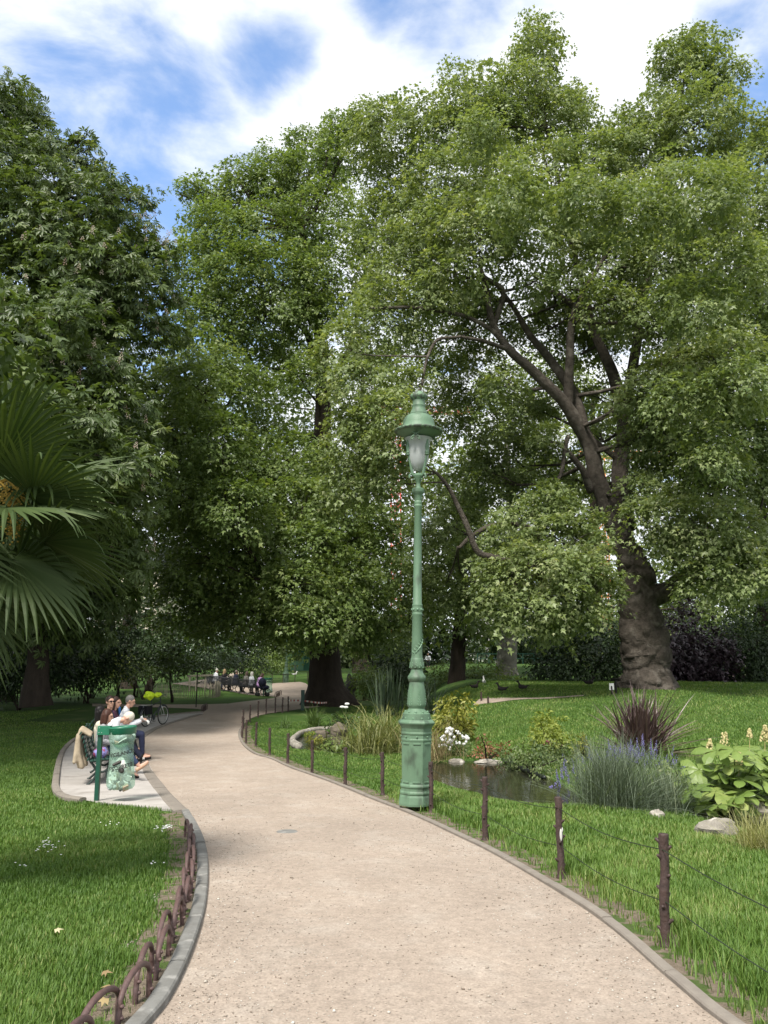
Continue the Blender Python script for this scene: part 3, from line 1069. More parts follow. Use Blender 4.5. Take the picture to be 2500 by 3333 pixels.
    L([(1800, 1838), (1740, 1735), (1680, 1708), (1600, 1712), (1530, 1745), (1490, 1780)], [9, 9, 8, 8, 7, 5], 8, [-2.8, -1.5, -1.2, -1.2, -1.4, -1.6])
    return mb, nodes


LOBES_R = [(1850, 930, 100, 4), (1930, 1010, 90, 4), (1800, 1010, 70, 5), (1955, 1120, 70, 4.5), (2015, 1060, 60, 4.5), (1890, 1060, 60, 5), (1560, 980, 80, 4), (2600, 700, 150, 1), (2620, 1000, 160, 1), (2620, 1300, 150, 0), (2600, 1600, 150, 0), (2580, 430, 110, 1), (2620, 1850, 120, -1),
           (1745, 110, 80, 2, 0, 75), (1725, 200, 105, 2, .02), (1700, 300, 130, 1, .03), (1480, 250, 55, 1), (1530, 320, 95, 0, .04), (1620, 400, 130, 1), (1820, 390, 130, 2), (1500, 430, 120, 0, .05),
           (1860, 330, 60, 3), (1380, 400, 110, 1, .0), (1250, 430, 130, 3, .05), (1190, 360, 55, 3),
           (2270, 150, 85, 3, .02, 70), (2200, 190, 85, 2), (2240, 260, 110, 3), (2350, 250, 85, 2), (2140, 370, 90, 2), (2020, 430, 90, 3), (2270, 400, 150, 1, .05), (2400, 440, 110, 2), (2090, 500, 130, 2), (1950, 520, 110, 1),
           (2480, 520, 110, 0), (1440, 600, 140, -1, .1), (1620, 620, 150, -1, .1), (1790, 560, 140, 0, .06), (1560, 760, 150, -3, .15), (1420, 760, 130, -2, .08), (1720, 760, 130, -2, .04), (1900, 700, 140, -1, .04),
           (2080, 690, 150, -1, .06), (2250, 650, 160, -2, .12), (2420, 680, 150, -1, .06), (1990, 850, 120, -1.5, .05), (2150, 860, 140, -2, .10), (2330, 880, 170, -2, .08), (2480, 900, 120, -1),
           (1310, 880, 150, -1, .06), (1480, 900, 120, -3, .10, 90), (1760, 900, 90, -2, 0, 70, .7), (1240, 1030, 140, -2, .10), (1400, 960, 90, -3, .1, 70),
           (1980, 990, 100, -2, .06, 80), (2110, 1030, 110, -2, .06), (2280, 1060, 150, -2, .02), (2440, 1080, 140, -1, 0),
           (2230, 1190, 130, -3, .15, 100), (2350, 1160, 120, -3.5, .18, 90), (2440, 1260, 130, -3, .12), (2120, 1260, 100, -2, .04), (2040, 1320, 70, -2, .05, 60),
           (2240, 1340, 140, -2.5, .02), (2380, 1420, 150, -2, -.05), (2480, 1500, 120, -2, 0), (2110, 1420, 90, -1.5, .0), (2200, 1500, 130, -1, -.05), (2330, 1580, 130, -2, .02),
           (2100, 1600, 80, -2, .05, 70), (2170, 1680, 110, -3, .08), (2300, 1720, 130, -4, .12), (2430, 1760, 130, -3, .06), (2210, 1760, 80, -3, .06), (2380, 1860, 130, -4, .10, 90), (2300, 1900, 90, -3.5, .02, 60), (2480, 1860, 90, -3, .02),
           (1840, 1760, 120, -3, .08), (1700, 1720, 110, -2.5, .0), (1760, 1860, 130, -4, .14), (1900, 1870, 110, -4, .12, 90), (1650, 1900, 110, -3.5, .05), (1720, 1980, 110, -4, .06, 80), (1850, 1960, 110, -4.5, .12, 70), (1960, 1920, 60, -3, .1),
           (1300, 690, 120, 3), (1270, 590, 110, 4), (1240, 760, 110, 3), (1600, 1060, 110, 5, 0, 90, .8), (1450, 1120, 120, 5, 0, 100, .8), (1760, 1090, 90, 5, 0, 80, .8), (1540, 1230, 120, 5, 0, 100, .8), (1660, 1390, 120, 5, 0, 100, .85), (1450, 1330, 110, 5, 0, 100, .85), (1800, 1280, 100, 5, 0, 90, .8), (1700, 1520, 120, 5), (1560, 1560, 120, 5), (1890, 1150, 80, 5, 0, 70, .7), (1960, 1310, 70, 5, 0, 70, .7), (1450, 1720, 110, 5), (1560, 1900, 110, 5), (1450, 1900, 100, 5), (1770, 1420, 60, -1, 0, 45), (1740, 1330, 60, 2, 0, 45), (1500, 980, 90, 4), (1950, 1430, 60, 5, 0, 60), (1960, 1590, 50, 5, 0, 50, .7), (1860, 1560, 90, 5, 0, 90, .8), (1640, 1260, 80, -2, .02, 50), (1900, 760, 90, 4),
           (1820, 2030, 80, -4, .0, 50), (1900, 1720, 70, -2, .05, 60), (1650, 1800, 90, -2, -.05), (1780, 1640, 100, -2, -.02)]
LOBES_R2 = [(1250, 1340, 120, -5.5, .12), (1180, 1250, 110, -4.5, .08), (1310, 1440, 100, -5.5, .14, 80), (1150, 1440, 110, -4, .10), (1250, 1560, 90, -4.5, .08, 70), (1130, 1560, 100, -4, .06), (1330, 1250, 80, -4, .0),
            (1110, 1130, 110, -3.5, .06)]


DEEP_RF = [(2250, 980, 120, -7), (2080, 700, 120, -7), (1900, 640, 110, -7), (2400, 1250, 120, -7), (1680, 640, 110, -7), (2300, 640, 130, -8), (2400, 900, 120, -7), (1560, 420, 90, -5), (2200, 1300, 100, -6), (2330, 1480, 110, -6)]
DEEP_R = [(1750, 350, 150, 5), (2250, 420, 160, 6), (2000, 620, 170, 6), (1600, 640, 150, 5), (2350, 800, 170, 5), (2200, 1050, 150, 4), (2380, 1250, 150, 4), (2420, 1550, 150, 3), (1450, 800, 130, 5), (1300, 950, 120, 4), (2150, 850, 160, 7),
          (2250, 1400, 150, 5), (1800, 760, 130, 6), (2450, 1000, 150, 6), (2120, 1250, 110, 4), (2300, 1700, 130, 3)]


def build_big():
    mb, nodes = big_trunk()
    lr = px_lobes(LOBES_R, YR)
    lr2 = px_lobes(LOBES_R2, YR)
    auto_limbs(mb, nodes, lr + lr2, .075)
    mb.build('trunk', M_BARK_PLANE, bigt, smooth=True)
    crown(bigt, lr + lr2 + px_lobes(DEEP_RF, YR), M_LEAF_R, STAR_T, STAR_F, inner_lobes=px_lobes(DEEP_R, YR), leaf=.18, spray_r=.54, cover=3.2, per=36, droop=.4, upright=.72)


build_big()

# ---- the dark plane tree at the bend of the path
cb = ground(1062, 2296)
YC = cb.y
midt = thing('plane_tree', "tall plane tree with a broad dark trunk at the bend of the path", 'tree', (cb.x, cb.y, cb.z))
LOBES_C = [(620, 620, 45, 0, .05, 40), (585, 630, 22, 0, 0, 18), (690, 640, 80, 1, .04), (660, 740, 90, 0, .02), (800, 610, 90, 1, .05), (760, 560, 40, 1, .05), (870, 510, 45, 2, .03), (900, 580, 110, 1, .05), (1000, 470, 70, 2), (1010, 560, 120, 1, .05), (1110, 420, 60, 2, .02), (1130, 480, 110, 2), (1085, 385, 25, 2),
           (740, 760, 120, -1, .05), (640, 860, 90, -1, .02), (880, 760, 140, -1, .08), (1040, 720, 150, 0, .04), (760, 900, 140, -2, .06), (930, 920, 150, -2, .08), (640, 1000, 90, -1, -.02), (1080, 900, 150, -1, .02),
           (700, 1050, 110, -2, 0), (850, 1060, 130, -1, -.03, 100), (1000, 1020, 110, -2, .06, 80),
           (560, 1180, 110, -4, .12), (660, 1190, 120, -5, .16), (530, 1320, 110, -4, .0), (640, 1330, 120, -5, .06), (760, 1270, 120, -3, .0), (600, 1450, 120, -4, -.03), (720, 1450, 120, -4, .02), (860, 1390, 90, -1, -.06, 70), (880, 1200, 100, 0, -.04, 80), (980, 1230, 80, -3, .03),
           (560, 1570, 110, -3, -.06), (680, 1600, 130, -4, -.02), (820, 1560, 130, -3, .02), (950, 1500, 120, -3, .04), (1060, 1580, 110, -3, .06), (980, 1640, 120, -5, .08), (840, 1700, 130, -5, .06), (700, 1760, 130, -4, -.02), (560, 1730, 100, -2, -.1),
           (1120, 1690, 110, -4, .08), (1000, 1780, 130, -6, .08), (1150, 1800, 110, -4, .02), (870, 1830, 110, -5, .03), (740, 1880, 110, -3, -.05), (620, 1880, 100, -2, -.08),
           (970, 1910, 120, -7, .12), (1100, 1920, 110, -6, .10), (880, 1960, 100, -6, .06), (1180, 1930, 90, -5, .02), (1000, 2010, 110, -7, .12, 70), (1120, 2010, 90, -6, .08, 60), (900, 2050, 80, -5, .05, 50), (800, 1990, 90, -4, -.05, 60), (960, 2085, 70, -6, .06, 40), (1230, 2010, 80, -4, -.05, 60),
           (700, 2010, 80, -3, -.08, 60), (1210, 1700, 80, -3, 0), (1290, 1880, 90, -3, -.03), (1300, 1720, 80, -2, 0), (1330, 2010, 90, -2, -.08, 60), (1180, 2080, 70, -4, -.02, 35),
           (660, 1930, 90, -1, -.1), (520, 1880, 90, 0, -.12), (600, 2020, 90, 0, -.1, 60)]


DEEP_C = [(900, 650, 140, 5), (1050, 650, 150, 6), (760, 850, 140, 6), (950, 900, 160, 7), (700, 1100, 130, 6), (900, 1250, 170, 6), (1050, 1450, 170, 6), (750, 1450, 160, 6), (900, 1650, 170, 6), (700, 1750, 150, 5), (1100, 1800, 160, 5), (850, 1900, 150, 4), (650, 1950, 120, 3),
          (600, 1600, 130, -8), (720, 1450, 120, -9), (640, 1250, 110, -9), (560, 1400, 110, -7), (760, 1650, 120, -9), (640, 1800, 110, -7), (1000, 1600, 150, 0), (1200, 1850, 120, 5)]


def build_mid():
    mb = MB()
    rows = [(2306, 1065, 84), (2292, 1065, 80), (2262, 1062, 66), (2235, 1060, 58), (2200, 1058, 54), (2150, 1058, 50), (2090, 1057, 48), (2000, 1056, 46), (1800, 1055, 42), (1600, 1053, 36), (1430, 1050, 31), (1260, 1052, 25), (1100, 1040, 19), (900, 1000, 13), (700, 980, 8)]
    P = [at(px, py, YC) for py, px, r in rows]
    P2, R2 = curve3(P, [r * mpp(YC) for *_, r in rows], 8)
    zb = cb.z

    def disp(p, d, i, k):
        q = Vector((p.x * 1.3 + 3, p.y * 1.3, p.z * .5))
        a = noise.noise(q) * .07 + noise.noise(q * 3) * .03
        h = p.z - zb
        if h < 1.6:
            an = math.atan2(d.y, d.x)
            a += (1.6 - h) ** 2 * .16 * (.5 + .5 * math.sin(an * 5 + .6))
        return a
    mb.tube(P2, R2, 48, disp=disp)
    nodes = [(tuple(p), r) for p, r in list(zip(P2, R2))[40::5]]
    low = MB()

    def L(pts, rad, dY):
        W = [at(px, py, YC + dy) for (px, py), dy in zip(pts, dY)]
        rr = [r * mpp(YC) for r in rad]
        limb(mb, W, rr, 10, 6, .06, pts[0][0] * .013)
        nodes.extend((tuple(p), r) for p, r in zip(W[1:], rr[1:]))
    L([(1050, 1430), (1000, 1425), (950, 1425), (900, 1460)], [16, 13, 11, 7], [0, -.5, -.8, -1])
    L([(1052, 1240), (1000, 1090), (950, 1040), (900, 1010), (870, 970)], [14, 11, 9, 7, 4], [0, -.3, -.6, -.9, -1.2])
    L([(1055, 1800), (930, 1640), (800, 1500), (690, 1350), (600, 1250)], [20, 15, 12, 8, 5], [0, -1.5, -3, -4, -4.5])
    L([(1055, 1900), (1020, 1850), (980, 1830), (900, 1900)], [20, 15, 11, 6], [0, -2.5, -4.5, -5.5])
    L([(1055, 1700), (1130, 1580), (1200, 1530), (1270, 1480)], [18, 13, 9, 6], [0, -1.5, -2.5, -3])
    L([(1052, 1300), (1110, 1180), (1150, 1080), (1180, 900)], [14, 10, 8, 5], [0, .3, .6, 1])
    L([(1057, 2070), (960, 1990), (850, 1985), (760, 2000)], [16, 12, 8, 4], [0, -1.5, -3, -3.5])
    L([(1057, 2080), (1140, 2040), (1230, 2050), (1330, 2035)], [15, 11, 8, 4], [0, -1, -1.5, -1.5])
    lc = px_lobes(LOBES_C + [q for q in DEEP_C if q[3] < 0], YC)
    auto_limbs(mb, nodes, lc, .07)
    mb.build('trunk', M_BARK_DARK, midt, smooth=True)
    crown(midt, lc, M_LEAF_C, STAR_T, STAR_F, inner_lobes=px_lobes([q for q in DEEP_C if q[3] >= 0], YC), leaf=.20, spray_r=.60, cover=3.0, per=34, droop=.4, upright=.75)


build_mid()

# ---- horse chestnut on the left
lb_ = ground(118, 2262)
YL = 30.0
lb_ = Vector((at(118, 2262, YL).x, YL, gz(at(118, 2262, YL).x, YL)))
chest = thing('horse_chestnut_tree', "horse chestnut with white flower candles towering over the left lawn", 'tree', tuple(lb_))
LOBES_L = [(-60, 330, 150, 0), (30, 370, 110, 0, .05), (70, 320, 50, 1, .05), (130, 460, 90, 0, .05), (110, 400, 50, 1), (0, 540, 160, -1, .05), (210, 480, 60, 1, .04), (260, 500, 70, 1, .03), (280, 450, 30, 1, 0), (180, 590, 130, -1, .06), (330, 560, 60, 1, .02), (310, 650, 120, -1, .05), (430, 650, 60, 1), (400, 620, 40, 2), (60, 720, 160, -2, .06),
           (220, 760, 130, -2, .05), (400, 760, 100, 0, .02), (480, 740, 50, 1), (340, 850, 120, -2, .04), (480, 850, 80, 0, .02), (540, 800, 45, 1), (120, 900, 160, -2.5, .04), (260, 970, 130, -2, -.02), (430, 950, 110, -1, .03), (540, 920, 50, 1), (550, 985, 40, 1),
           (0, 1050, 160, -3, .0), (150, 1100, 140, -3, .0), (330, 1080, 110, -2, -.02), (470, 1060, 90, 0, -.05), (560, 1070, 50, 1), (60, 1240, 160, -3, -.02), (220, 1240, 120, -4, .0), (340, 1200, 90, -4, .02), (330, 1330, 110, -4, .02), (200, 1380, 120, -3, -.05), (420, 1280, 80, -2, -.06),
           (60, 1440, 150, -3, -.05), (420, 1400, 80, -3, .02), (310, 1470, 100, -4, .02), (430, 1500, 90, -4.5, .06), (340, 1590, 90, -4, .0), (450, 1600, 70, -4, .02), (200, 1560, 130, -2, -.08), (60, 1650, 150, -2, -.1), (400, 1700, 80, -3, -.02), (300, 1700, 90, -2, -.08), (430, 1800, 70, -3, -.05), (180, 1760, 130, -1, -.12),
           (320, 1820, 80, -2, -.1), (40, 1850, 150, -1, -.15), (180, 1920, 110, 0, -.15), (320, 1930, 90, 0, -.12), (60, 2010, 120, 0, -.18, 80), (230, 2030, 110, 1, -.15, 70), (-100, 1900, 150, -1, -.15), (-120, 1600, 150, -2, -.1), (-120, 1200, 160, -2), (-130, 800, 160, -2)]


DEEP_L = [(0, 700, 170, 5), (200, 800, 160, 5), (380, 950, 130, 4), (100, 1100, 180, 5), (300, 1200, 160, 5), (100, 1400, 180, 5), (320, 1500, 140, 4), (100, 1650, 180, 5), (300, 1750, 140, 4), (150, 1850, 150, 5), (-150, 1000, 200, 3), (-150, 1500, 200, 3), (-50, 1800, 170, 3),
          (50, 1250, 150, -6), (250, 1350, 120, -6), (100, 1550, 150, -6), (300, 1650, 110, -6), (-100, 1450, 170, -6), (150, 1750, 120, -5), (-50, 1700, 150, -6), (350, 1500, 90, -6), (200, 1050, 130, -5), (380, 1800, 90, 1), (300, 1900, 100, 3), (100, 1960, 120, 3), (-80, 1980, 140, 2)]


def build_left():
    mb = MB()
    rows = [(2300, 118, 52), (2262, 118, 46), (2200, 120, 36), (2080, 126, 31), (1900, 120, 28), (1600, 110, 25), (1300, 110, 22), (1000, 130, 17), (700, 120, 11), (450, 60, 5)]
    P = [at(px, py, YL) for py, px, r in rows]
    P2, R2 = curve3(P, [r * mpp(YL) for *_, r in rows], 8)
    mb.tube(P2, R2, 28, disp=bark_disp(.04, 2.0, .03, 5.0))
    nodes = [(tuple(p), r) for p, r in list(zip(P2, R2))[18::4]]
    lobes = px_lobes(LOBES_L + [q for q in DEEP_L if q[3] < 0], YL)
    auto_limbs(mb, nodes, lobes, .07)
    mb.build('trunk', M_BARK_DARK, chest, smooth=True)
    kw = dict(leaf=.265, spray_r=.58, cover=2.4, per=15, droop=.7, upright=.85)
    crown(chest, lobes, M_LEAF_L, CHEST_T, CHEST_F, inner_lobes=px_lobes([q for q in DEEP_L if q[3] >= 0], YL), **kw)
    # flower candles standing on the outer sprays
    V, F, A = [], [], []
    mbf = MB()
    k = 0
    while k < 170:
        lb = random.choice(lobes[16:54])
        d = Vector((random.gauss(.25, .8), random.gauss(-.9, .5), random.gauss(.2, .5))).normalized()
        p = Vector((lb[0] + d.x * lb[3] * 1.02, lb[1] + d.y * lb[4] * 1.02, lb[2] + d.z * lb[5] * 1.02))
        h = random.uniform(.18, .30)
        tilt = Vector((random.gauss(0, .15), random.gauss(0, .15), 1)).normalized()
        for j in range(15):
            t = j / 15
            an = j * 2.4
            r = .055 * (1 - t) ** .7 + .012
            q = p + tilt * (h * t) + Vector((math.cos(an) * r, math.sin(an) * r, 0))
            s = .026 * (1 - .5 * t)
            mbf.ball(q, s, 4, 2, a=random.uniform(.3, 1))
        k += 1
    mbf.build('blossom', M_BLOSSOM, chest)


M_BLOSSOM = leaf_mat('candle_blossom', (.46, .36, .28), (.66, .58, .48), (.70, .45, .38), rough=.7, trans=.15, tcol=(1, 1, .9))
build_left()
# ------------------------------------------------------------------ trees and shrubs farther off
def far_tree(name, label, cat, base, Y, lobes, mat, tr=24, leaf=.36, spray_r=.8, cover=1.5, per=13, bark=None, top=None, group=None, T=None, F=None, upright=.75, droop=.3, lean=0, limbs=True):
    p = at(base[0], base[1], Y)
    z = gz(p.x, Y)
    root = thing(name, label, cat, (p.x, Y, z), 0, group)
    L = px_lobes(lobes, Y)
    mb = MB()
    m = mpp(Y)
    if top is None:
        top = min(q[1] for q in lobes) + 60
    tp = at(base[0] + lean, top, Y)
    mid = Vector((p.x, Y, z)).lerp(tp, .5) + Vector((m * random.uniform(-20, 20), 0, 0))
    P2, R2 = curve3([(p.x, Y, z - .3), (p.x, Y, z + .25), tuple(Vector((p.x, Y, z)).lerp(mid, .45)), tuple(mid), tuple(tp)], [tr * m * 1.45, tr * m * 1.15, tr * m * .9, tr * m * .65, tr * m * .2], 6)
    mb.tube(P2, R2, 14, disp=bark_disp(.06 * tr * m * 2, 2.0, .02, base[0]))
    if limbs:
        nodes = [(tuple(q), r) for q, r in list(zip(P2, R2))[10::2]]
        auto_limbs(mb, nodes, L, .06, 5)
    mb.build('trunk', bark or M_BARK_DARK, root, smooth=True)
    crown(root, L, mat, STAR_T if T is None else T, STAR_F if F is None else F, leaf=leaf, spray_r=spray_r, cover=cover, per=per, droop=droop, upright=upright)
    return root


def shrub(name, label, base, Y, lobes, mat, leaf=.16, spray_r=.3, cover=1.6, per=10, cat='shrub', group=None, T=None, F=None, upright=.7, stems=5, vb=0.0):
    p = at(base[0], base[1], Y)
    z = gz(p.x, Y)
    root = thing(name, label, cat, (p.x, Y, z), 0, group)
    low = [(q[0], q[1] + (base[1] - q[1]) * .6, q[2] * .95) + tuple([q[3] if len(q) > 3 else 0, (q[4] if len(q) > 4 else 0)]) for q in lobes if base[1] - q[1] > q[2] * .6]
    L = px_lobes(lobes + low, Y)
    mb = MB()
    for k in range(stems):
        lb = L[k % len(L)]
        c = Vector(lb[:3])
        s = Vector((p.x + random.uniform(-.12, .12), Y + random.uniform(-.12, .12), z - .05))
        mb.tube([s, s.lerp(c, .5) + Vector((random.uniform(-.05, .05), 0, 0)), c], [.02 + .006 * Y / 10, .014, .006], 5)
    mb.build('stem', M_BARK_DARK, root)
    crown(root, L, mat, OVAL_T if T is None else T, OVAL_F if F is None else F, name='foliage', leaf=leaf, spray_r=spray_r, cover=cover, per=per, droop=.25, upright=upright, vbias=vb, low=-.95)
    return root


far_tree('plane_tree', "pale barked plane tree standing behind the far flower bank, left of the white sign", 'tree', (1648, 2190), 60,
         [(1640, 1480, 130, 0, .1), (1500, 1560, 120, 0, .05), (1780, 1560, 120, 1, .12), (1620, 1650, 140, -1, .06), (1760, 1760, 130), (1520, 1760, 120, 0, -.05), (1640, 1880, 120, -2, -.05), (1880, 1480, 110, 2, .1), (1480, 1930, 90), (1780, 1920, 100), (1600, 2010, 80, -2, -.08, 50), (1480, 1380, 90, 1, 0), (1700, 1360, 90, 2, .05)],
         M_LEAF_BG, 30, cover=2.1, bark=M_BARK_GREY, group='trees behind the lawn')
far_tree('plane_tree', "slim plane tree with bare lower trunk right behind the green lamp post", 'tree', (1488, 2215), 52,
         [(1420, 1650, 110, 0, .02), (1520, 1700, 100), (1400, 1800, 110, 0, -.05), (1500, 1860, 110, -1, -.05), (1390, 1940, 90, 0, -.1), (1530, 1990, 80, -1, -.1), (1420, 2050, 80, -1, -.12, 50), (1340, 1560, 90, 1, .02), (1560, 2060, 70, 0, -.1, 40)],
         M_LEAF_C, 24, cover=2.0, bark=M_BARK_DARK, group='trees behind the lawn')
far_tree('lime_tree', "light green tree far behind the forked limbs of the big plane", 'tree', (1930, 2190), 68,
         [(1900, 1330, 130, 0, .05), (2040, 1500, 110, 0, .05), (1780, 1230, 110), (1650, 1260, 120, 2, -.05), (1900, 1600, 90), (2150, 1580, 130, 0, .1), (2080, 1380, 110), (2250, 1400, 130), (2180, 1800, 120), (2230, 1940, 120), (2360, 1960, 110), (2150, 1900, 90), (2300, 1860, 100), (2000, 1980, 130), (1880, 1860, 80), (2100, 2060, 100), (1860, 2080, 90, -2)],
         M_LEAF_BG, 26, cover=2.0, group='trees behind the lawn')
far_tree('dark_tree', "dark spreading tree closing the right edge behind the lawn", 'tree', (2470, 2225), 47,
         [(2480, 1650, 140), (2400, 1760, 120), (2520, 1850, 150), (2400, 1960, 110, 0, -.05), (2500, 2060, 130, -1, -.1), (2410, 2090, 90, -1, -.1), (2560, 1500, 140)],
         M_LEAF_C, 30, group='trees behind the lawn', leaf=.3)
far_tree('lime_tree', "leafy tree behind the chestnut, showing pale sky through its low boughs", 'tree', (420, 2225), 58,
         [(480, 1420, 80, 0, -.05), (380, 1560, 80, 0, -.1), (560, 1640, 120), (480, 1760, 100, 0, -.08), (640, 1760, 120, 0, 0), (560, 1900, 120, 0, -.1), (420, 1960, 90, -1, -.1), (660, 1980, 110, -1, -.1), (520, 2050, 90, -2, -.1, 50), (700, 1580, 110)],
         M_LEAF_MID, 24, group='trees behind the lawn', cover=1.7)
far_tree('dark_tree', "dark tree in the deep shade at the left edge", 'tree', (20, 2240), 46,
         [(-40, 1650, 170), (120, 1700, 140), (0, 1830, 170, 0, -.1), (190, 1830, 120, 0, -.1), (80, 1980, 140, 0, -.15), (240, 1960, 110, 0, -.1), (0, 2100, 130, -1, -.15, 80), (180, 2080, 100, -1, -.1, 60), (-120, 1980, 160)],
         M_LEAF_DK, 26, group='trees behind the lawn', leaf=.32, cover=1.7)
far_tree('lime_tree', "tall pale tree far behind the broad dark trunk", 'tree', (1180, 2200), 76,
         [(900, 1150, 130, 0, -.05), (1050, 1250, 130, 0, -.05), (1200, 1150, 120, 0, -.05), (780, 1300, 110), (1250, 1320, 120), (1330, 1150, 110), (900, 1500, 150), (1100, 1500, 140), (1300, 1500, 130), (1000, 1700, 150), (1220, 1720, 140), (800, 1700, 140), (900, 1900, 150), (1120, 1920, 150), (1320, 1880, 110), (1250, 2040, 110), (1050, 2080, 110, 0, -.05, 50), (750, 1900, 130)],
         M_LEAF_BG, 30, cover=1.6, leaf=.36, group='trees behind the lawn')

# unseen trees added beyond the left edge to shade the palm, lawn and chestnut
def shade_tree(x, y, label):
    root = thing('dark_tree', label, 'tree', (x, y, gz(x, y)), 0, 'trees behind the lawn')
    mb = MB()
    P2, R2 = curve3([(x, y, gz(x, y) - .2), (x, y, 3), (x + .4, y, 7), (x + .2, y + .3, 11)], [.45, .36, .28, .12], 6)
    mb.tube(P2, R2, 14, disp=bark_disp(.05, 2.0, .02, 3))
    lob = [(x + dx, y + dy, z, r, r, r * .8, 0, 1.0) for dx, dy, z, r in ((0, 0, 12, 3.2), (3.5, 0, 10, 2.8), (-3.5, 1, 10, 2.8), (0, 4, 10, 3), (1.5, -4, 9.5, 2.8), (4, 4, 9, 2.6), (5, -2, 9, 2.4), (3, 2, 7.5, 2.4), (0, -1, 8, 3), (-3, -3, 9, 2.6), (6, 1.5, 8.5, 2.0), (2.5, 7, 9, 2.4))]
    auto_limbs(mb, [(tuple(q), r) for q, r in list(zip(P2, R2))[10::2]], lob, .07, 5)
    mb.build('trunk', M_BARK_DARK, root, smooth=True)
    crown(root, lob, M_LEAF_L, STAR_T, STAR_F, leaf=.34, spray_r=.7, cover=1.6, per=15)


shade_tree(-15.5, 15.0, "unseen broad tree added beside the left lawn to shade the palm")
shade_tree(-17.8, 24.5, "unseen broad tree added left of the horse chestnut to shade its trunk")
shade_tree(-22.0, 35.0, "unseen broad tree added for shade behind the horse chestnut, beyond the left edge")

# shrubs that close the view under the crowns
shrub('purple_maple', "purple leaved maple shrub to the right of the gnarled trunk", (2230, 2235), 42,
      [(2170, 2060, 70), (2250, 2030, 80), (2290, 2080, 70), (2200, 2110, 80, -1), (2330, 2120, 70, -1, 0, 40), (2370, 2110, 40), (2250, 2140, 70, 0, 0, 50), (2150, 2150, 60), (2300, 2170, 60, 0, -.1, 40)],
      M_LEAF_PUR, leaf=.22, spray_r=.5, cover=2.2, per=14, cat='shrub', T=STAR_T, F=STAR_F)
for k, (lab, base, Y, lobes, mat, vb) in enumerate([
        ("dark evergreen shrub mass at the left foot of the gnarled plane trunk", (1960, 2225), 43, [(1850, 2110, 90), (1950, 2090, 90), (2020, 2120, 80), (1790, 2150, 70), (1900, 2180, 80, -1), (2010, 2190, 60, -1), (1780, 2060, 70), (1900, 2030, 80)], M_LEAF_DK, 0),
        ("dark evergreen shrub in the right corner beside the pale path", (2470, 2235), 43, [(2420, 2080, 80), (2500, 2040, 110), (2480, 2150, 100, -1), (2420, 2190, 60, -1), (2560, 2180, 90), (2380, 2030, 60)], M_LEAF_DK, 0),
        ("dark evergreen shrub behind the purple maple", (2180, 2225), 46, [(2140, 2150, 80), (2200, 2180, 70), (2260, 2190, 60), (2120, 2200, 60)], M_LEAF_DK, 0),
        ("big black green bush added for deep shade behind the horse chestnut trunk", (60, 2235), 39, [(-60, 2060, 110), (60, 2040, 110), (160, 2080, 90), (0, 2160, 90), (120, 2160, 80), (-120, 2150, 100), (200, 2020, 80)], M_LEAF_DK, -.15),  # added, like the next bush: near-black leaves stand in for deep shade
        ("black green bush added to deepen the shade right of the horse chestnut trunk", (285, 2222), 44, [(240, 2070, 80), (310, 2060, 80), (350, 2110, 60), (270, 2130, 70), (200, 2140, 60), (400, 2050, 60)], M_LEAF_DK, -.15),
        ("bright lime green shrub among the dark bushes behind the far fence", (385, 2195), 50, [(385, 2140, 35), (365, 2160, 30), (410, 2165, 30), (390, 2180, 32)], M_LEAF_LIME, 0),
        ("pale olive shrub right of the lime green one", (445, 2195), 50, [(440, 2155, 28), (455, 2172, 28), (430, 2180, 26)], M_LEAF_MID, 0),
        ("low spreading green bush between the dark tree and the lime shrub", (300, 2205), 49, [(260, 2185, 40), (310, 2190, 40), (345, 2195, 36), (230, 2200, 34), (290, 2160, 40)], M_LEAF_MID, -.1),
        ("low fern green bush under the small round tree", (470, 2205), 48, [(430, 2200, 26), (470, 2196, 28), (510, 2192, 28), (540, 2196, 22)], M_LEAF_MID, 0),
        ("dark bush in the shade at the far left", (120, 2225), 45, [(60, 2180, 60), (140, 2190, 50), (200, 2190, 45), (0, 2170, 70), (170, 2150, 50)], M_LEAF_DK, 0),
        ("tall dark bush with reddish tinge behind the lime green shrub", (490, 2185), 54, [(480, 2110, 45), (530, 2090, 50), (450, 2080, 50), (520, 2140, 40), (400, 2090, 50), (350, 2110, 50)], M_LEAF_DK, .1),
        ("dark bush behind the far benches", (700, 2185), 62, [(640, 2150, 40), (700, 2140, 45), (760, 2150, 40), (600, 2130, 45), (820, 2140, 45)], M_LEAF_DK, .1),
        ("bush left of the green kiosk on the far lawn", (880, 2195), 72, [(850, 2150, 35), (890, 2155, 32), (920, 2150, 30), (820, 2160, 32)], M_LEAF_C, 0),
        ("blue green bush behind the dark statue", (1190, 2235), 50, [(1180, 2190, 38), (1215, 2200, 36), (1170, 2215, 30), (1235, 2215, 30)], M_LEAF_C, .05),
        ("dark bush between the statue and the green lamp post", (1290, 2225), 54, [(1270, 2170, 50), (1320, 2180, 45), (1350, 2150, 50), (1240, 2150, 50), (1290, 2205, 40)], M_LEAF_DK, .1),
        ("grey green bush behind the fallow flower bank", (1560, 2230), 54, [(1520, 2190, 40), (1570, 2200, 45), (1610, 2190, 40), (1440, 2190, 40), (1480, 2200, 36), (1660, 2210, 36)], M_LEAF_BG, -.2),
        ("grey leaved flowering bush on the far lawn between the two tree trunks", (1660, 2250), 46, [(1630, 2232, 26), (1670, 2225, 30), (1710, 2232, 28), (1600, 2240, 18)], M_LEAF_BG, .0)]):
    shrub('evergreen_shrub' if mat is M_LEAF_DK else 'leafy_shrub', lab, base, Y, lobes, mat, leaf=.2, spray_r=.45, cover=2.0, per=13, vb=vb, group='shrubs under the trees')

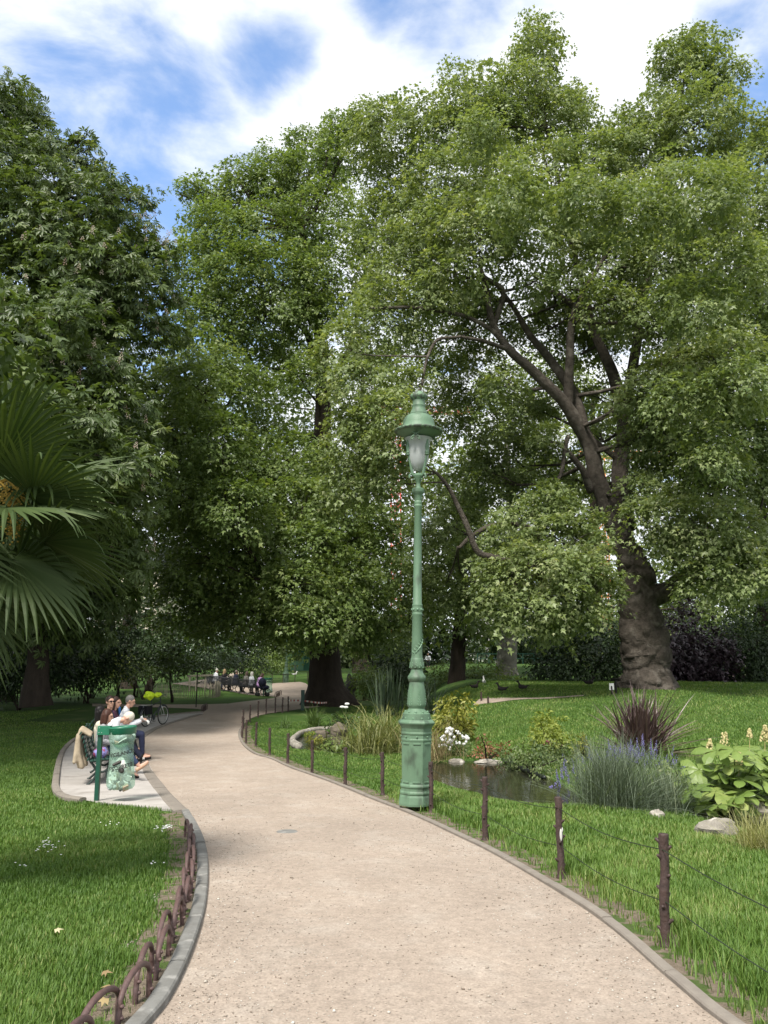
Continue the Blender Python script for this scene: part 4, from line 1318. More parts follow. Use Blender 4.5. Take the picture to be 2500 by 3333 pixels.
# small weeping tree with a round head
far_tree('weeping_tree', "small round headed weeping tree with a thin stem on the far left lawn", 'tree', (563, 2212), 45,
         [(560, 2140, 32), (530, 2155, 26), (590, 2155, 30), (545, 2175, 22), (585, 2180, 24), (620, 2160, 26), (565, 2120, 22)], M_LEAF_MID, 4, leaf=.2, spray_r=.4, cover=2.2, per=14, top=2140, limbs=False)
# distant planting that closes the horizon
k = 0
for px in range(-500, 3101, 105):
    jx = px + random.uniform(-25, 25)
    Y = random.uniform(88, 104)
    r = random.uniform(60, 85)
    k += 1
    shrub('distant_bush', "dense dark green bush of the belt that closes the park behind the lawns", (jx, 2160), Y,
          [(jx - 35, 2110 + random.uniform(-15, 15), r * .8), (jx + 30, 2105 + random.uniform(-20, 10), r * .85), (jx, 2145, r * .8), (jx, 2060 + random.uniform(-30, 20), r * .75), (jx + 30, 2000 + random.uniform(-40, 30), r * .75), (jx - 30, 1960 + random.uniform(-60, 30), r * .7)],
          random.choice([M_LEAF_DK, M_LEAF_MID, M_LEAF_DK]), leaf=.6, spray_r=1.1, cover=1.9, per=12, cat='shrub', group='belt of bushes closing the park', stems=2)
# ------------------------------------------------------------------ street lamp
M_LAMP = surf('green_lamp_paint', (.108, .188, .116), (.082, .148, .090), scale=3.5, rough=.58, bump=.5, bscale=45, dist=.005, c3=(.040, .062, .040), c3pos=(.50, .74), c3scale=6, stretch=(1, 1, .45), spec=.5)
M_LAMPDK = surf('weathered_lamp_cap', (.085, .115, .080), (.05, .06, .05), scale=14, rough=.7, c3=(.13, .22, .13), c3pos=(.5, .6), c3scale=20)
M_RELIEF = surf('worn_relief_paint', (.17, .28, .185), (.10, .19, .115), scale=30, rough=.5)
M_GLOBE, nt_, b_, o_ = new_mat('frosted_globe')
b_.inputs['Base Color'].default_value = (.62, .66, .66, 1); b_.inputs['Roughness'].default_value = .38
b_.inputs['Transmission Weight'].default_value = .55; b_.inputs['IOR'].default_value = 1.2
YLAMP = 11.9
lamp_base = at(1353, 2604, YLAMP)
LZ = gz(lamp_base.x, YLAMP) - .03
PXM = mpp(YLAMP) * 1.01


def lz(py):
    return at(1356, py, YLAMP).z


def lr(hw):
    return hw * PXM


lamp = thing('street_lamp', "ornate green cast iron lamp post with a bell shaped lantern beside the wire fence", 'street lamp', (lamp_base.x, YLAMP, LZ))
TILT = Matrix.Rotation(R(.85), 3, 'Y')


def lamp_part(name, mb, mat, parent=None, smooth=True, bevel=0, extra=None, mat2=None):
    """all lamp shapes are made round the post's own axis, then leaned with it"""
    nf = len(mb.F)
    if extra is not None:
        mb.add(extra.V, extra.F)
    V = []
    for v in mb.V:
        w = TILT @ Vector((v[0], v[1], v[2] - LZ))
        V.append(tuple(w))
    mb.V = V
    o = mb.build(name, mat, parent or lamp, smooth=False, local=True, bevel=bevel)
    if mat2 is not None:
        o.data.materials.append(mat2)
        ix = np.zeros(len(o.data.polygons), dtype=np.int32); ix[nf:] = 1
        o.data.polygons.foreach_set("material_index", ix)
    if smooth:
        o.data.polygons.foreach_set("use_smooth", np.ones(len(o.data.polygons), dtype=bool))
        o.data.set_sharp_from_angle(angle=R(40))
    return o


def build_lamp():
    c8 = 1 / math.cos(math.pi / 8)
    # octagonal pedestal
    ped = MB()
    prof = [(53, 2618), (53, 2611), (50, 2590), (47.5, 2583), (49.5, 2580), (49.5, 2575), (46.5, 2570), (46.5, 2562), (49, 2558), (49, 2553), (45.5, 2548), (44.2, 2540), (46, 2412), (47.5, 2408), (47.5, 2404), (46, 2401), (46, 2390), (48, 2387), (48, 2383), (46.5, 2380), (48, 2368), (52, 2360), (57, 2353), (57, 2349), (50, 2341)]
    ped.lathe([(lr(h) * c8 * .985, lz(y)) for h, y in prof], 8, (0, 0, 0), math.pi / 8)
    # raised panels and bolt heads on each face
    pan = MB()
    for k in range(8):
        an = math.pi / 4 * k - math.pi / 2
        d = Vector((math.cos(an), math.sin(an), 0)); t = Vector((-d.y, d.x, 0))
        for (y0, y1, hw) in ((2420, 2414, 12), (2544, 2538, 12)):
            r = lr(45.5 if y0 < 2500 else 44.5) + .004
            c = d * r + Vector((0, 0, (lz(y0) + lz(y1)) / 2))
            pan.box(c, (lr(hw) * 2, .012, abs(lz(y0) - lz(y1))), rz=an + math.pi / 2)
        c = d * (lr(46.2)) + Vector((0, 0, lz(2395.5)))
        pan.ball(c, lr(3.6), 8, 6)
    lamp_part('pedestal', ped, M_LAMP, smooth=False, bevel=.004, extra=pan)
    # ornate neck
    neck = MB()
    prof = [(45, 2341), (43, 2322), (36, 2318), (30, 2312), (25, 2306), (25, 2303), (28, 2299), (29.5, 2293), (29, 2284), (27, 2250), (25, 2236), (23.8, 2226), (22.5, 2220), (27, 2213), (29, 2207), (28, 2201), (24, 2196), (20, 2188), (18.2, 2178), (21.5, 2175), (23, 2168), (22.5, 2160), (20, 2151), (20, 2144), (18, 2141)]
    neck.lathe([(lr(h), lz(y)) for h, y in prof], 28)
    rel = MB()
    for k in range(10):                       # acanthus on the skirt and the drum
        an = k * math.tau / 10 + .2
        for (y0, y1, r0, r1, s) in ((2336, 2316, 43, 36, 6), (2172, 2158, 22.5, 21.5, 3.4)):
            for j in range(4):
                t = j / 3
                rr = lr(r0 + (r1 - r0) * t)
                a2 = an + (.16 if j % 2 else -.16) * (1 - t)
                rel.ball((rr * math.cos(a2), rr * math.sin(a2), lz(y0 + (y1 - y0) * t)), (lr(s) * .6,) * 3, 6, 4)
    for k in range(6):                        # leaf sprays on the vase
        an = k * math.tau / 6 - 1.3
        for j in range(6):
            y = 2290 - j * 8.5
            w = (1 - j / 6) * .30
            rr = lr(29 - j * .5)
            for sg in (-1, 1):
                a2 = an + sg * w * .75
                p = Vector((rr * math.cos(a2), rr * math.sin(a2), lz(y)))
                a3 = an + sg * w * .25
                q = Vector((rr * math.cos(a3), rr * math.sin(a3), lz(y + 6)))
                rel.tube([q, p.lerp(q, .4) * 1.01, p], [.004, .008, .003], 5)
    lamp_part('neck', neck, M_LAMP, extra=rel, mat2=M_RELIEF)
    # shaft
    sh = MB()
    prof = [(18.5, 2141), (17.4, 2134), (15.6, 2004), (17, 2001), (17, 1997), (15.4, 1994), (16.6, 1990), (16.6, 1978), (15.8, 1975), (16.8, 1972), (16.8, 1968), (14.4, 1964), (11.6, 1652), (13.6, 1649), (13.6, 1645), (12, 1642), (13, 1638), (13, 1634), (11, 1630), (12, 1627), (12.2, 1616), (15, 1610), (19.5, 1604), (20.5, 1601), (20.5, 1592), (18, 1590), (9, 1588), (8, 1584), (6.8, 1578), (6.8, 1571), (9, 1568), (10, 1563), (15, 1556), (17, 1548), (12, 1543), (9, 1541)]
    sh.lathe([(lr(h), lz(y)) for h, y in prof], 24)
    vine = MB()
    pts = []
    for k in range(60):                       # vine that climbs the lower shaft
        t = k / 59
        y = 2132 - t * 120
        r = lr(17.4 - 1.6 * t) * 1.01
        an = -2.2 + t * 5.2
        pts.append(Vector((r * math.cos(an), r * math.sin(an), lz(y))))
        if k % 4 == 2:
            for sg in (-1, 1):
                q = pts[-1]
                a2 = an + sg * .55
                e = Vector((r * math.cos(a2) * 1.03, r * math.sin(a2) * 1.03, lz(y - 11)))
                m = q.lerp(e, .5); m = m * 1.0 + Vector((m.x, m.y, 0)).normalized() * .008
                vine.tube([q, m, e], [.003, .0085, .002], 5)
    vine.tube(pts, .0045, 5)
    for k in range(8):
        an = k * math.tau / 8
        vine.ball((lr(16.6) * math.cos(an), lr(16.6) * math.sin(an), lz(1984)), .017, 7, 5)
    lamp_part('shaft', sh, M_LAMP, extra=vine, mat2=M_RELIEF)
    # arms that carry the lantern
    zc = lz(1550)
    for k, an in enumerate((R(-42), R(78), R(198))):
        d = Vector((math.cos(an), math.sin(an), 0))
        P = []
        for hw, y, in ((10, 1552), (20, 1545), (26, 1520), (32, 1490), (36, 1470), (36, 1436), (35.5, 1412)):
            P.append(d * lr(hw) + Vector((0, 0, lz(y))))
        arm = MB()
        q, rr = curve3(P, [.022, .022, .020, .020, .020, .024, .020], 5)
        arm.tube(q, rr, 10)
        arm.lathe([(.020, 0), (.034, .01), (.034, .025), (.024, .032), (.034, .04), (.034, .055), (.026, .07), (.036, .12), (.034, .16), (.024, .18), (.022, .22), (.026, .25), (.020, .26)], 12, d * lr(35.6) + Vector((0, 0, lz(1486))))
        # curl at the root
        c = [d * (lr(20) + .05 * math.cos(t)) + Vector((0, 0, lz(1553) + .045 * math.sin(t))) for t in np.linspace(-.5, 4.6, 12)]
        arm.tube(c, list(np.linspace(.016, .009, 12)), 7)
        a = lamp_part('arm', arm, M_LAMP)
        # scrolls under the brim, either side of the arm
        sc = MB()
        t_ = Vector((-d.y, d.x, 0))
        for sg in (-1, 1):
            pts = []
            for t in np.linspace(0, 1, 14):
                ang = sg * t * R(68)
                rad = lr(36 + 24 * t)
                dd = Vector((math.cos(an + ang), math.sin(an + ang), 0))
                zz = lz(1434) + (lz(1413) - lz(1434)) * math.sin(min(1, t * 1.6) * math.pi / 2) - .09 * max(0, t - .6) / .4
                pts.append(dd * rad + Vector((0, 0, zz)))
            e = pts[-1]
            tang = (pts[-1] - pts[-2]).normalized()
            n_ = tang.cross(Vector((e.x, e.y, 0)).normalized())
            for t in np.linspace(.4, 4.4, 9):
                rr_ = .045 * (1 - t / 6)
                pts.append(e + tang * (rr_ * math.sin(t)) + Vector((0, 0, 1)) * (rr_ * (math.cos(t) - 1)))
            sc.tube(pts, list(np.linspace(.012, .009, len(pts))), 7)
            sc.ball(pts[-1], .017, 7, 5)
        lamp_part('scroll', sc, M_LAMP, a)
    # globe
    gl = MB()
    prof = [(4, 1534), (12, 1532), (21, 1524), (28, 1512), (33, 1494), (35.5, 1470), (36.5, 1450), (39, 1438), (46, 1428)]
    gl.lathe([(lr(h), lz(y)) for h, y in prof], 32)
    lamp_part('globe', gl, M_GLOBE)
    bulb = MB()
    bulb.lathe([(.0, lz(1478)), (.03, lz(1474)), (.045, lz(1464)), (.035, lz(1450)), (.022, lz(1440)), (.022, lz(1424))], 12)
    lamp_part('bulb', bulb, M_FROST)
    # hood
    hd = MB()
    prof = [(46, 1424), (60, 1416), (72, 1409), (78, 1406), (79.5, 1403), (78, 1400.5), (66, 1398), (57, 1396.5), (56.5, 1393), (55, 1391), (53, 1380), (51, 1370), (47, 1361), (42, 1356), (36, 1353), (32, 1351), (32, 1348), (29, 1346), (26, 1338), (23, 1333), (21.5, 1326), (22.6, 1323), (22.6, 1320), (21, 1318), (21, 1303)]
    hd.lathe([(lr(h), lz(y)) for h, y in prof], 40)
    under = [(79, 1404), (66, 1409), (47, 1424)]
    h = lamp_part('hood', hd, M_LAMP)
    cap = MB()
    cap.lathe([(lr(q), lz(y)) for q, y in [(21, 1304), (25, 1300), (29.5, 1294), (30, 1289), (28, 1286), (20, 1284), (18, 1281), (17, 1278), (13, 1275), (6, 1273), (.1, 1272)]], 28)
    lamp_part('finial', cap, M_LAMPDK, h)
    br = MB()
    br.lathe([(lr(q), lz(y)) for q, y in [(77, 1409), (80.2, 1406.5), (81, 1403.5), (79, 1401)]], 40)
    lamp_part('brim', br, M_LAMPDK, h)


M_FROST = plain('frosted_bulb', (.65, .62, .56), .3)
build_lamp()

# ------------------------------------------------------------------ wire fence on rustic iron posts
M_RUST = surf('rustic_iron_brown', (.060, .036, .030), (.036, .024, .022), scale=16, rough=.62, bump=.8, bscale=35, dist=.01, c3=(.10, .075, .065), c3pos=(.60, .70), c3scale=12, spec=.4)
M_WIRE = plain('dark_wire', (.035, .050, .030), .5, .4)
POST_PX = [(2169, 3085), (1827, 2862), (1580, 2737), (1404, 2646), (1246, 2590), (1124, 2561), (1016, 2522), (937, 2486), (878, 2458), (832, 2431), (800, 2421), (788, 2403), (792, 2372), (813, 2351), (840, 2335), (866, 2325), (896, 2321), (919, 2320), (938, 2317)]
POST_LABEL = {0: "rustic brown fence post with a flared foot, nearest to the viewer", 1: "rustic brown fence post second from the viewer, with a pale splash of paint",
              2: "rustic brown fence post standing against the pond, left of the blue grass tussock", 3: "rustic brown fence post directly in front of the green lamp pedestal",
              4: "rustic brown fence post just left of the lamp pedestal"}


def fence_post_mesh():
    mb = MB()
    H = .66
    pts = [(0, 0, -.12), (0, 0, .0), (.002, 0, .05), (.004, .002, .16), (.0, .004, .30), (-.004, 0, .45), (.002, -.003, .58), (.0, 0, H - .02), (0, 0, H)]
    P, rr = curve3(pts, [.050, .046, .032, .028, .030, .028, .030, .032, .029], 5)
    mb.tube(P, rr, 12, disp=lambda p, d, i, k: noise.noise(p * 14) * .006)
    for j, (z, an) in enumerate(((.10, .5), (.15, 3.4), (.23, 1.8), (.29, 4.6), (.33, .2), (.41, 2.9), (.46, 5.6), (.52, 1.2), (.57, 3.9), (.61, .4))):
        d = Vector((math.cos(an), math.sin(an), 0))
        mb.capsule(d * .020 + Vector((0, 0, z)), d * .041 + Vector((0, 0, z + .014)), .015, .010, 8)
    return mb


post_pts = gpts(POST_PX)
d01 = Vector((post_pts[0].x - post_pts[1].x, post_pts[0].y - post_pts[1].y, 0))
proto = fence_post_mesh().build('fence_post', M_RUST, None, smooth=True)
me_post = proto.data
bpy.data.objects.remove(proto)
M_SPLASH = plain('pale_paint_splash', (.55, .55, .52), .6)
for k, p in enumerate(post_pts):
    o = bpy.data.objects.new('fence_post', me_post)
    COL.objects.link(o)
    o.location = (p.x, p.y, gz(p.x, p.y))
    o.rotation_euler = (R(random.uniform(-1.5, 1.5)), R(random.uniform(-1.5, 1.5)), random.uniform(0, 6.28))
    lab = POST_LABEL.get(k) or ("%s rustic brown fence post from the viewer along the right lawn" % ORD[k])
    tag(o, lab, 'fence post', 'rustic fence posts along the right lawn')
    if k == 1:
        o.rotation_euler = (0, 0, 0)
        s = MB()
        s.ball((.004, -.036, .36), (.012, .005, .05), 8, 6)
        s.ball((.018, -.032, .40), (.006, .004, .02), 6, 5)
        s.build('paint_splash', M_SPLASH, o, smooth=True, local=True)
for nm, z, lab in (("upper", .57, "upper thin dark wire strung along the rustic brown posts"), ("lower", .27, "lower thin dark wire strung along the rustic brown posts")):
    mb = MB()
    ext = post_pts[0] + d01 * 1.1
    run = [Vector((ext.x, ext.y, base_g(ext.x, ext.y)))] + [Vector((p.x, p.y, gz(p.x, p.y))) for p in post_pts]
    pts = []
    for a, b in zip(run[:-1], run[1:]):
        for t in np.linspace(0, 1, 9)[:-1]:
            q = a.lerp(b, t)
            pts.append(q + Vector((0, -.03, z - .05 * math.sin(math.pi * t) * min(1, (b - a).length / 1.5))))
    pts.append(run[-1] + Vector((0, -.03, z)))
    mb.tube(pts, .0032, 5)
    tag(mb.build('fence_wire', M_WIRE), lab, 'fence wire', 'wires of the right lawn fence')

# ------------------------------------------------------------------ low hoop edging on the left
M_HOOP = surf('hoop_iron', (.105, .060, .054), (.062, .040, .038), scale=13, rough=.6, bump=.7, bscale=35, dist=.006, c3=(.17, .11, .10), c3pos=(.55, .72), c3scale=7, spec=.4)


def hoop_mesh(w=.42, h=.205):
    mb = MB()
    pts = [(-w / 2, 0, -.10), (-w / 2, 0, .05), (-w / 2 + .01, 0, h * .45)]
    for t in np.linspace(math.pi * .92, math.pi * .08, 13):
        pts.append((w / 2 * math.cos(t) * .98, 0, h * .50 + h * .5 * math.sin(t)))
    pts += [(w / 2 - .01, 0, h * .45), (w / 2, 0, .05), (w / 2, 0, -.10)]
    P, rr = curve3(pts, [.0145] * len(pts), 3)
    mb.tube(P, rr, 10, disp=lambda p, d, i, k: noise.noise(p * 11) * .004)
    for z, s in ((.06, -1), (.12, 1), (.11, -1), (.04, 1)):
        mb.ball((s * (w / 2 - .004), -.013, z), (.012, .013, .010), 8, 5)
    return mb


hoop_me = hoop_mesh().build('hoop', M_HOOP, None, smooth=True)
hm = hoop_me.data
bpy.data.objects.remove(hoop_me)
hl = offset_line(resample(smooth_line(LEFT_NEAR), step=.02), .17)
s0 = [i for i, p in enumerate(hl) if p[1] > 3.35][0]
tie = MB()
k = 0
for i in range(s0, len(hl), 17):
    p = hl[i]
    if p[1] > 9.4 or k > 21:
        break
    t = hl[min(i + 6, len(hl) - 1)] - hl[max(i - 6, 0)]
    o = bpy.data.objects.new('edging_hoop', hm)
    COL.objects.link(o)
    o.location = (p[0] + (.035 if k % 2 else 0), p[1], gz(p[0], p[1]) + .0)
    o.rotation_euler = (R(random.uniform(-3, 3)), R(random.uniform(-2, 2)), math.atan2(t[1], t[0]) + R(random.uniform(-4, 4)))
    tag(o, "%s brown iron hoop of the edging beside the left kerb, counted from the viewer" % ORD[k], 'edging hoop', 'iron hoops along the left kerb')
    k += 1

# ------------------------------------------------------------------ litter bin with a clear bag
M_BINGREEN = surf('dark_green_paint', (.012, .070, .045), (.010, .055, .036), scale=10, rough=.38, spec=.5)
M_BINRIM = surf('green_rim_paint', (.018, .155, .085), (.015, .12, .07), scale=10, rough=.38, spec=.5, c3=(.35, .42, .36), c3pos=(.68, .74), c3scale=30)


def bag_material():
    m, nt, b, out = new_mat('clear_green_bag')
    b.inputs['Base Color'].default_value = (.52, .72, .60, 1)
    b.inputs['Roughness'].default_value = .28
    tr = nt.nodes.new('ShaderNodeBsdfTransparent'); tr.inputs['Color'].default_value = (.80, .93, .86, 1)
    ms = nt.nodes.new('ShaderNodeMixShader')
    lw = nt.nodes.new('ShaderNodeTexNoise'); lw.inputs['Scale'].default_value = 5; lw.inputs['Detail'].default_value = 4
    tc = nt.nodes.new('ShaderNodeTexCoord'); nt.links.new(tc.outputs['Object'], lw.inputs['Vector'])
    mr = nt.nodes.new('ShaderNodeMapRange'); mr.inputs['From Min'].default_value = .3; mr.inputs['From Max'].default_value = .7
    mr.inputs['To Min'].default_value = .62; mr.inputs['To Max'].default_value = .88
    nt.links.new(lw.outputs['Fac'], mr.inputs['Value'])
    nt.links.new(mr.outputs[0], ms.inputs['Fac'])
    nt.links.new(b.outputs[0], ms.inputs[1]); nt.links.new(tr.outputs[0], ms.inputs[2])
    nt.links.new(ms.outputs[0], out.inputs[0])
    return m


M_BAG = bag_material()
M_PRINT = plain('black_print', (.012, .014, .013), .6)
M_TRASH, nt_, b_, o_ = new_mat('mixed_rubbish')
b_.inputs['Roughness'].default_value = .6
at_ = nt_.nodes.new('ShaderNodeAttribute'); at_.attribute_name = 'v'
cr_ = nt_.nodes.new('ShaderNodeValToRGB'); cr_.color_ramp.interpolation = 'CONSTANT'
for i_, c_ in enumerate([(.66, .66, .62), (.30, .24, .16), (.045, .04, .035), (.42, .06, .04), (.22, .22, .12), (.42, .44, .44)]):
    e_ = cr_.color_ramp.elements[i_] if i_ < 2 else cr_.color_ramp.elements.new(i_ / 6)
    e_.position = i_ / 6; e_.color = (*c_, 1)
nt_.links.new(at_.outputs['Fac'], cr_.inputs['Fac']); nt_.links.new(cr_.outputs['Color'], b_.inputs['Base Color'])
TRASH = [plain('paper_white', (.62, .62, .58), .7), plain('card_brown', (.30, .24, .16), .8), plain('cup_dark', (.06, .05, .045), .6), plain('can_red', (.42, .06, .04), .4), plain('leaf_olive', (.22, .22, .12), .8), plain('plastic_grey', (.40, .42, .42), .5)]


def text_mesh(body, size, depth=.0):
    cu = bpy.data.curves.new('lettering', 'FONT')
    cu.body = body
    cu.size = size
    cu.align_x = 'CENTER'
    cu.offset = size * .028
    cu.resolution_u = 3
    ob = bpy.data.objects.new('lettering', cu)
    COL.objects.link(ob)
    dg = bpy.context.evaluated_depsgraph_get()
    me = bpy.data.meshes.new_from_object(ob.evaluated_get(dg))
    V = [tuple(v.co) for v in me.vertices]
    F = [tuple(p.vertices) for p in me.polygons]
    bpy.data.objects.remove(ob)
    bpy.data.curves.remove(cu)
    bpy.data.meshes.remove(me)
    return V, F


def litter_bin(label, x, y, rz, detail=True):
    z = gz(x, y) + .03
    b = thing('litter_bin', label, 'litter bin', (x, y, z), rz)
    H = 1.07
    post = MB()
    post.box((0, 0, H / 2 - .03), (.062, .062, H))
    pst = post.build('post', M_BINGREEN, b, local=True, bevel=.004)
    br = MB()
    br.box((.065, -.012, H - .065), (.19, .09, .13))
    brk = br.build('bracket', M_BINRIM, b, local=True, bevel=.004)
    if detail:
        for dx, dz in ((-.0, .04), (.0, -.03), (.04, -.03)):
            bt = MB()
            bt.ball((dx, -.060, H - .065 + dz), (.007, .004, .007), 8, 5)
            bt.build('bolt', TRASH[5], brk, local=True)
    cx, rr = .335, .182
    tl = Matrix.Rotation(R(-3), 3, 'Y')
    ring = MB()
    ring.lathe([(rr, -.10), (rr + .012, -.09), (rr + .014, -.02), (rr + .022, -.008), (rr + .020, .012), (rr, .016), (rr - .010, .0), (rr - .008, -.095), (rr, -.10)], 36, (cx, 0, H - .02), M=tl)
    ring.build('ring', M_BINRIM, b, smooth=True, local=True)
    bag = MB()
    nseg = 48
    prof = [(1.0, 1.04), (1.03, 1.0), (1.06, .90), (1.05, .83), (.93, .825), (.925, .81), (.92, .72), (.96, .55), (1.04, .40), (1.12, .29), (1.10, .22), (.92, .175), (.45, .165), (.02, .165)]
    V, F = [], []
    for i, (q, zz) in enumerate(prof):
        for kk in range(nseg):
            an = math.tau * kk / nseg
            d = Vector((math.cos(an), math.sin(an), 0))
            fold = 1 + .022 * math.sin(an * 9 + zz * 3) * (1 if i > 3 else .5) + .03 * noise.noise(Vector((d.x * 2.5, d.y * 2.5, zz * 4)))
            V.append((cx + .02 * (1 - zz) + d.x * rr * q * fold, d.y * rr * q * fold, zz + .012 * math.sin(an * 5) * (1 if i in (3, 4) else 0) + (.05 * math.sin(an * 2 + 1) if i == 3 else 0)))
    for i in range(len(prof) - 1):
        for kk in range(nseg):
            k2 = (kk + 1) % nseg
            F.append((i * nseg + kk, i * nseg + k2, (i + 1) * nseg + k2, (i + 1) * nseg + kk))
    bag.add(V, F)
    bg = bag.build('bag', M_BAG, b, smooth=True, local=True)
    if detail:
        for body, zz, size, an0, rot in (("VIGILANCE", .665, .078, -1.24, R(13)), ("PROPRETÉ", .475, .078, -1.24, R(13))):
            pr = MB()
            Vt, Ft = text_mesh(body, size)
            W = []
            for (u, v, w) in Vt:
                u *= .86
                u2 = u * math.cos(rot) - v * math.sin(rot)
                v2 = u * math.sin(rot) + v * math.cos(rot)
                r = rr * (1.0 if zz > .6 else 1.06) + .020
                W.append((cx + .01 + r * math.cos(an0 + u2 / rr), r * math.sin(an0 + u2 / rr), zz + v2))
            pr.add(W, Ft)
            pr.build('lettering', M_PRINT, bg, local=True)
    tb = MB()
    for j in range(60 if detail else 14):
        kind = random.choice((0, 0, 0, 0, 1, 1, 2, 2, 4, 5, 5, 5, 3) if j % 9 == 0 else (0, 0, 0, 1, 1, 2, 4, 5, 5))
        a, q = random.uniform(0, 6.28), math.sqrt(random.random()) * rr * .86
        zz = .20 + random.random() ** 1.5 * .22
        M = Euler((random.uniform(0, 3), random.uniform(0, 3), random.uniform(0, 3))).to_matrix()
        c = (cx + .02 + q * math.cos(a), q * math.sin(a), zz)
        col = (kind + .5) / 6
        if kind in (2, 3):
            tb.lathe([(.0, -.05), (.03, -.05), (.038, .05), (.0, .05)], 10, c, M=M, a=col)
        elif kind in (0, 1):
            tb.box(c, (random.uniform(.05, .12), random.uniform(.04, .10), random.uniform(.01, .05)), M=M, a=col)
        else:
            tb.ball(c, random.uniform(.025, .055), 8, 6, M=M, a=col, disp=lambda d: .35 * noise.noise(d * 2.3 + Vector((j, kind, 0))))
    if detail:      # a white sheet and a dark lid lie higher up, behind the print
        f = Vector((math.cos(-1.2), math.sin(-1.2), 0))
        tb.ball(Vector((cx, 0, .52)) + f * .13, (.085, .05, .11), 10, 7, a=.08, disp=lambda d: .25 * noise.noise(d * 3))
        tb.ball(Vector((cx, 0, .45)) + f * .17, (.050, .035, .048), 12, 8, a=.41)
        tb.capsule(Vector((cx - .10, -.03, .53)) + f * .16, Vector((cx - .02, -.01, .57)) + f * .17, .02, .026, 8, a=.41)
    V = []
    cr, sr = math.cos(rz), math.sin(rz)
    tb.V = [(x + v[0] * cr - v[1] * sr, y + v[0] * sr + v[1] * cr, z + v[2]) for v in tb.V]
    tag(tb.build('rubbish', M_TRASH), "mixed rubbish heaped in the bottom of the clear bag", None, None, 'stuff')
    return b


bp = ground(314, 2613)
litter_bin("green litter bin with a full clear green bag reading VIGILANCE PROPRETÉ beside the near benches", bp.x, bp.y, R(-3))

# ------------------------------------------------------------------ park benches
M_BENCH = surf('bench_green', (.014, .060, .042), (.010, .042, .030), scale=12, rough=.42, spec=.5, c3=(.05, .12, .09), c3pos=(.62, .72), c3scale=9)
M_BENCHIRON = surf('bench_iron', (.012, .028, .024), (.010, .020, .018), scale=12, rough=.5)
SEAT_H = .46


def make_bench(label, loc, rz, length=2.2, group='dark green park benches', wood=None):
    """faces +X of its own frame; length along Y"""
    b = thing('park_bench', label, 'park bench', loc, rz, group)
    seat, back = MB(), MB()
    sl = [(.46, .435), (.40, .455), (.335, .462), (.27, .460), (.205, .452), (.14, .442), (.08, .438)]
    bl = [(.025, .465, 60), (-.005, .535, 72), (-.022, .61, 80), (-.04, .685, 78), (-.062, .76, 74), (-.09, .835, 68), (-.125, .905, 60)]
    for x, z in sl:
        seat.box((x, 0, z), (.052, length, .024))
    for x, z, an in bl:
        M = Matrix.Rotation(R(-an), 3, 'Y')
        back.box((x, 0, z), (.056, length, .022), M=M)
    seat.build('seat', wood or M_BENCH, b, local=True, bevel=.004)
    back.build('backrest', wood or M_BENCH, b, local=True, bevel=.004)
    for y in (-length / 2 + .12, 0, length / 2 - .12):
        f = MB()
        q, rr = curve3([(.47, y, .415), (.40, y, .44), (.27, y, .44), (.10, y, .42), (.04, y, .46), (-.02, y, .60), (-.06, y, .76), (-.14, y, .93)], [.020, .022, .022, .024, .022, .020, .018, .014], 5)
        f.tube(q, rr, 8)
        for pts in ([(.44, y, .42), (.40, y, .34), (.34, y, .24), (.36, y, .12), (.45, y, .02), (.49, y, .0)], [(.06, y, .42), (.12, y, .34), (.17, y, .24), (.13, y, .12), (.03, y, .02), (-.02, y, .0)],
                    [(.40, y, .36), (.34, y, .27), (.26, y, .235), (.18, y, .27), (.11, y, .36)]):
            q, rr = curve3(pts, [.022, .020, .019, .019, .021, .020][:len(pts)], 5)
            f.tube(q, rr, 8)
        f.build('leg', M_BENCHIRON, b, smooth=True, local=True)
    return b


bench_pts = [p + Vector((-.20, 0, 0)) for p in gpts([(314, 2563), (346, 2474), (384, 2420), (440, 2386)])]
bd = []
P0 = bench_pts[0]
row = smooth_line([tuple(p)[:2] for p in bench_pts], 2)
row = resample(row, step=.05)
acc = 0
BENCHES = []
names = ["near dark green slatted bench beside the litter bin", "second dark green bench of the near row, behind the coat", "third dark green bench of the near row", "far dark green bench of the near row, next to the bicycle"]
for k in range(4):
    i0 = int((0.0 + k * 3.15) / .05)
    i1 = int((0.0 + k * 3.15 + 2.2) / .05)
    if i1 >= len(row):
        a, c = row[-45], row[-1]
        dirv = (c - a) / np.linalg.norm(c - a)
        s = row[-1] + dirv * ((i0 - len(row)) * .05 + .1)
        e = s + dirv * 2.2
    else:
        s, e = row[i0], row[i1]
    m = (s + e) / 2
    t = (e - s) / np.linalg.norm(e - s)
    rz = math.atan2(t[1], t[0]) - math.pi / 2
    x, y = m
    zz = float(base_g(x, y)) + .03
    make_bench(names[k], (x, y, zz), rz)
    BENCHES.append((x, y, zz, rz))
print('benches', BENCHES)


def bench_pt(k, s, fwd=0.0, up=0.0):
    """point on bench k: s metres along from its middle, fwd metres in front of its back edge"""
    x, y, z, rz = BENCHES[k]
    c, s_ = math.cos(rz), math.sin(rz)
    return Vector((x + c * fwd - s_ * s, y + s_ * fwd + c * s, z + up))
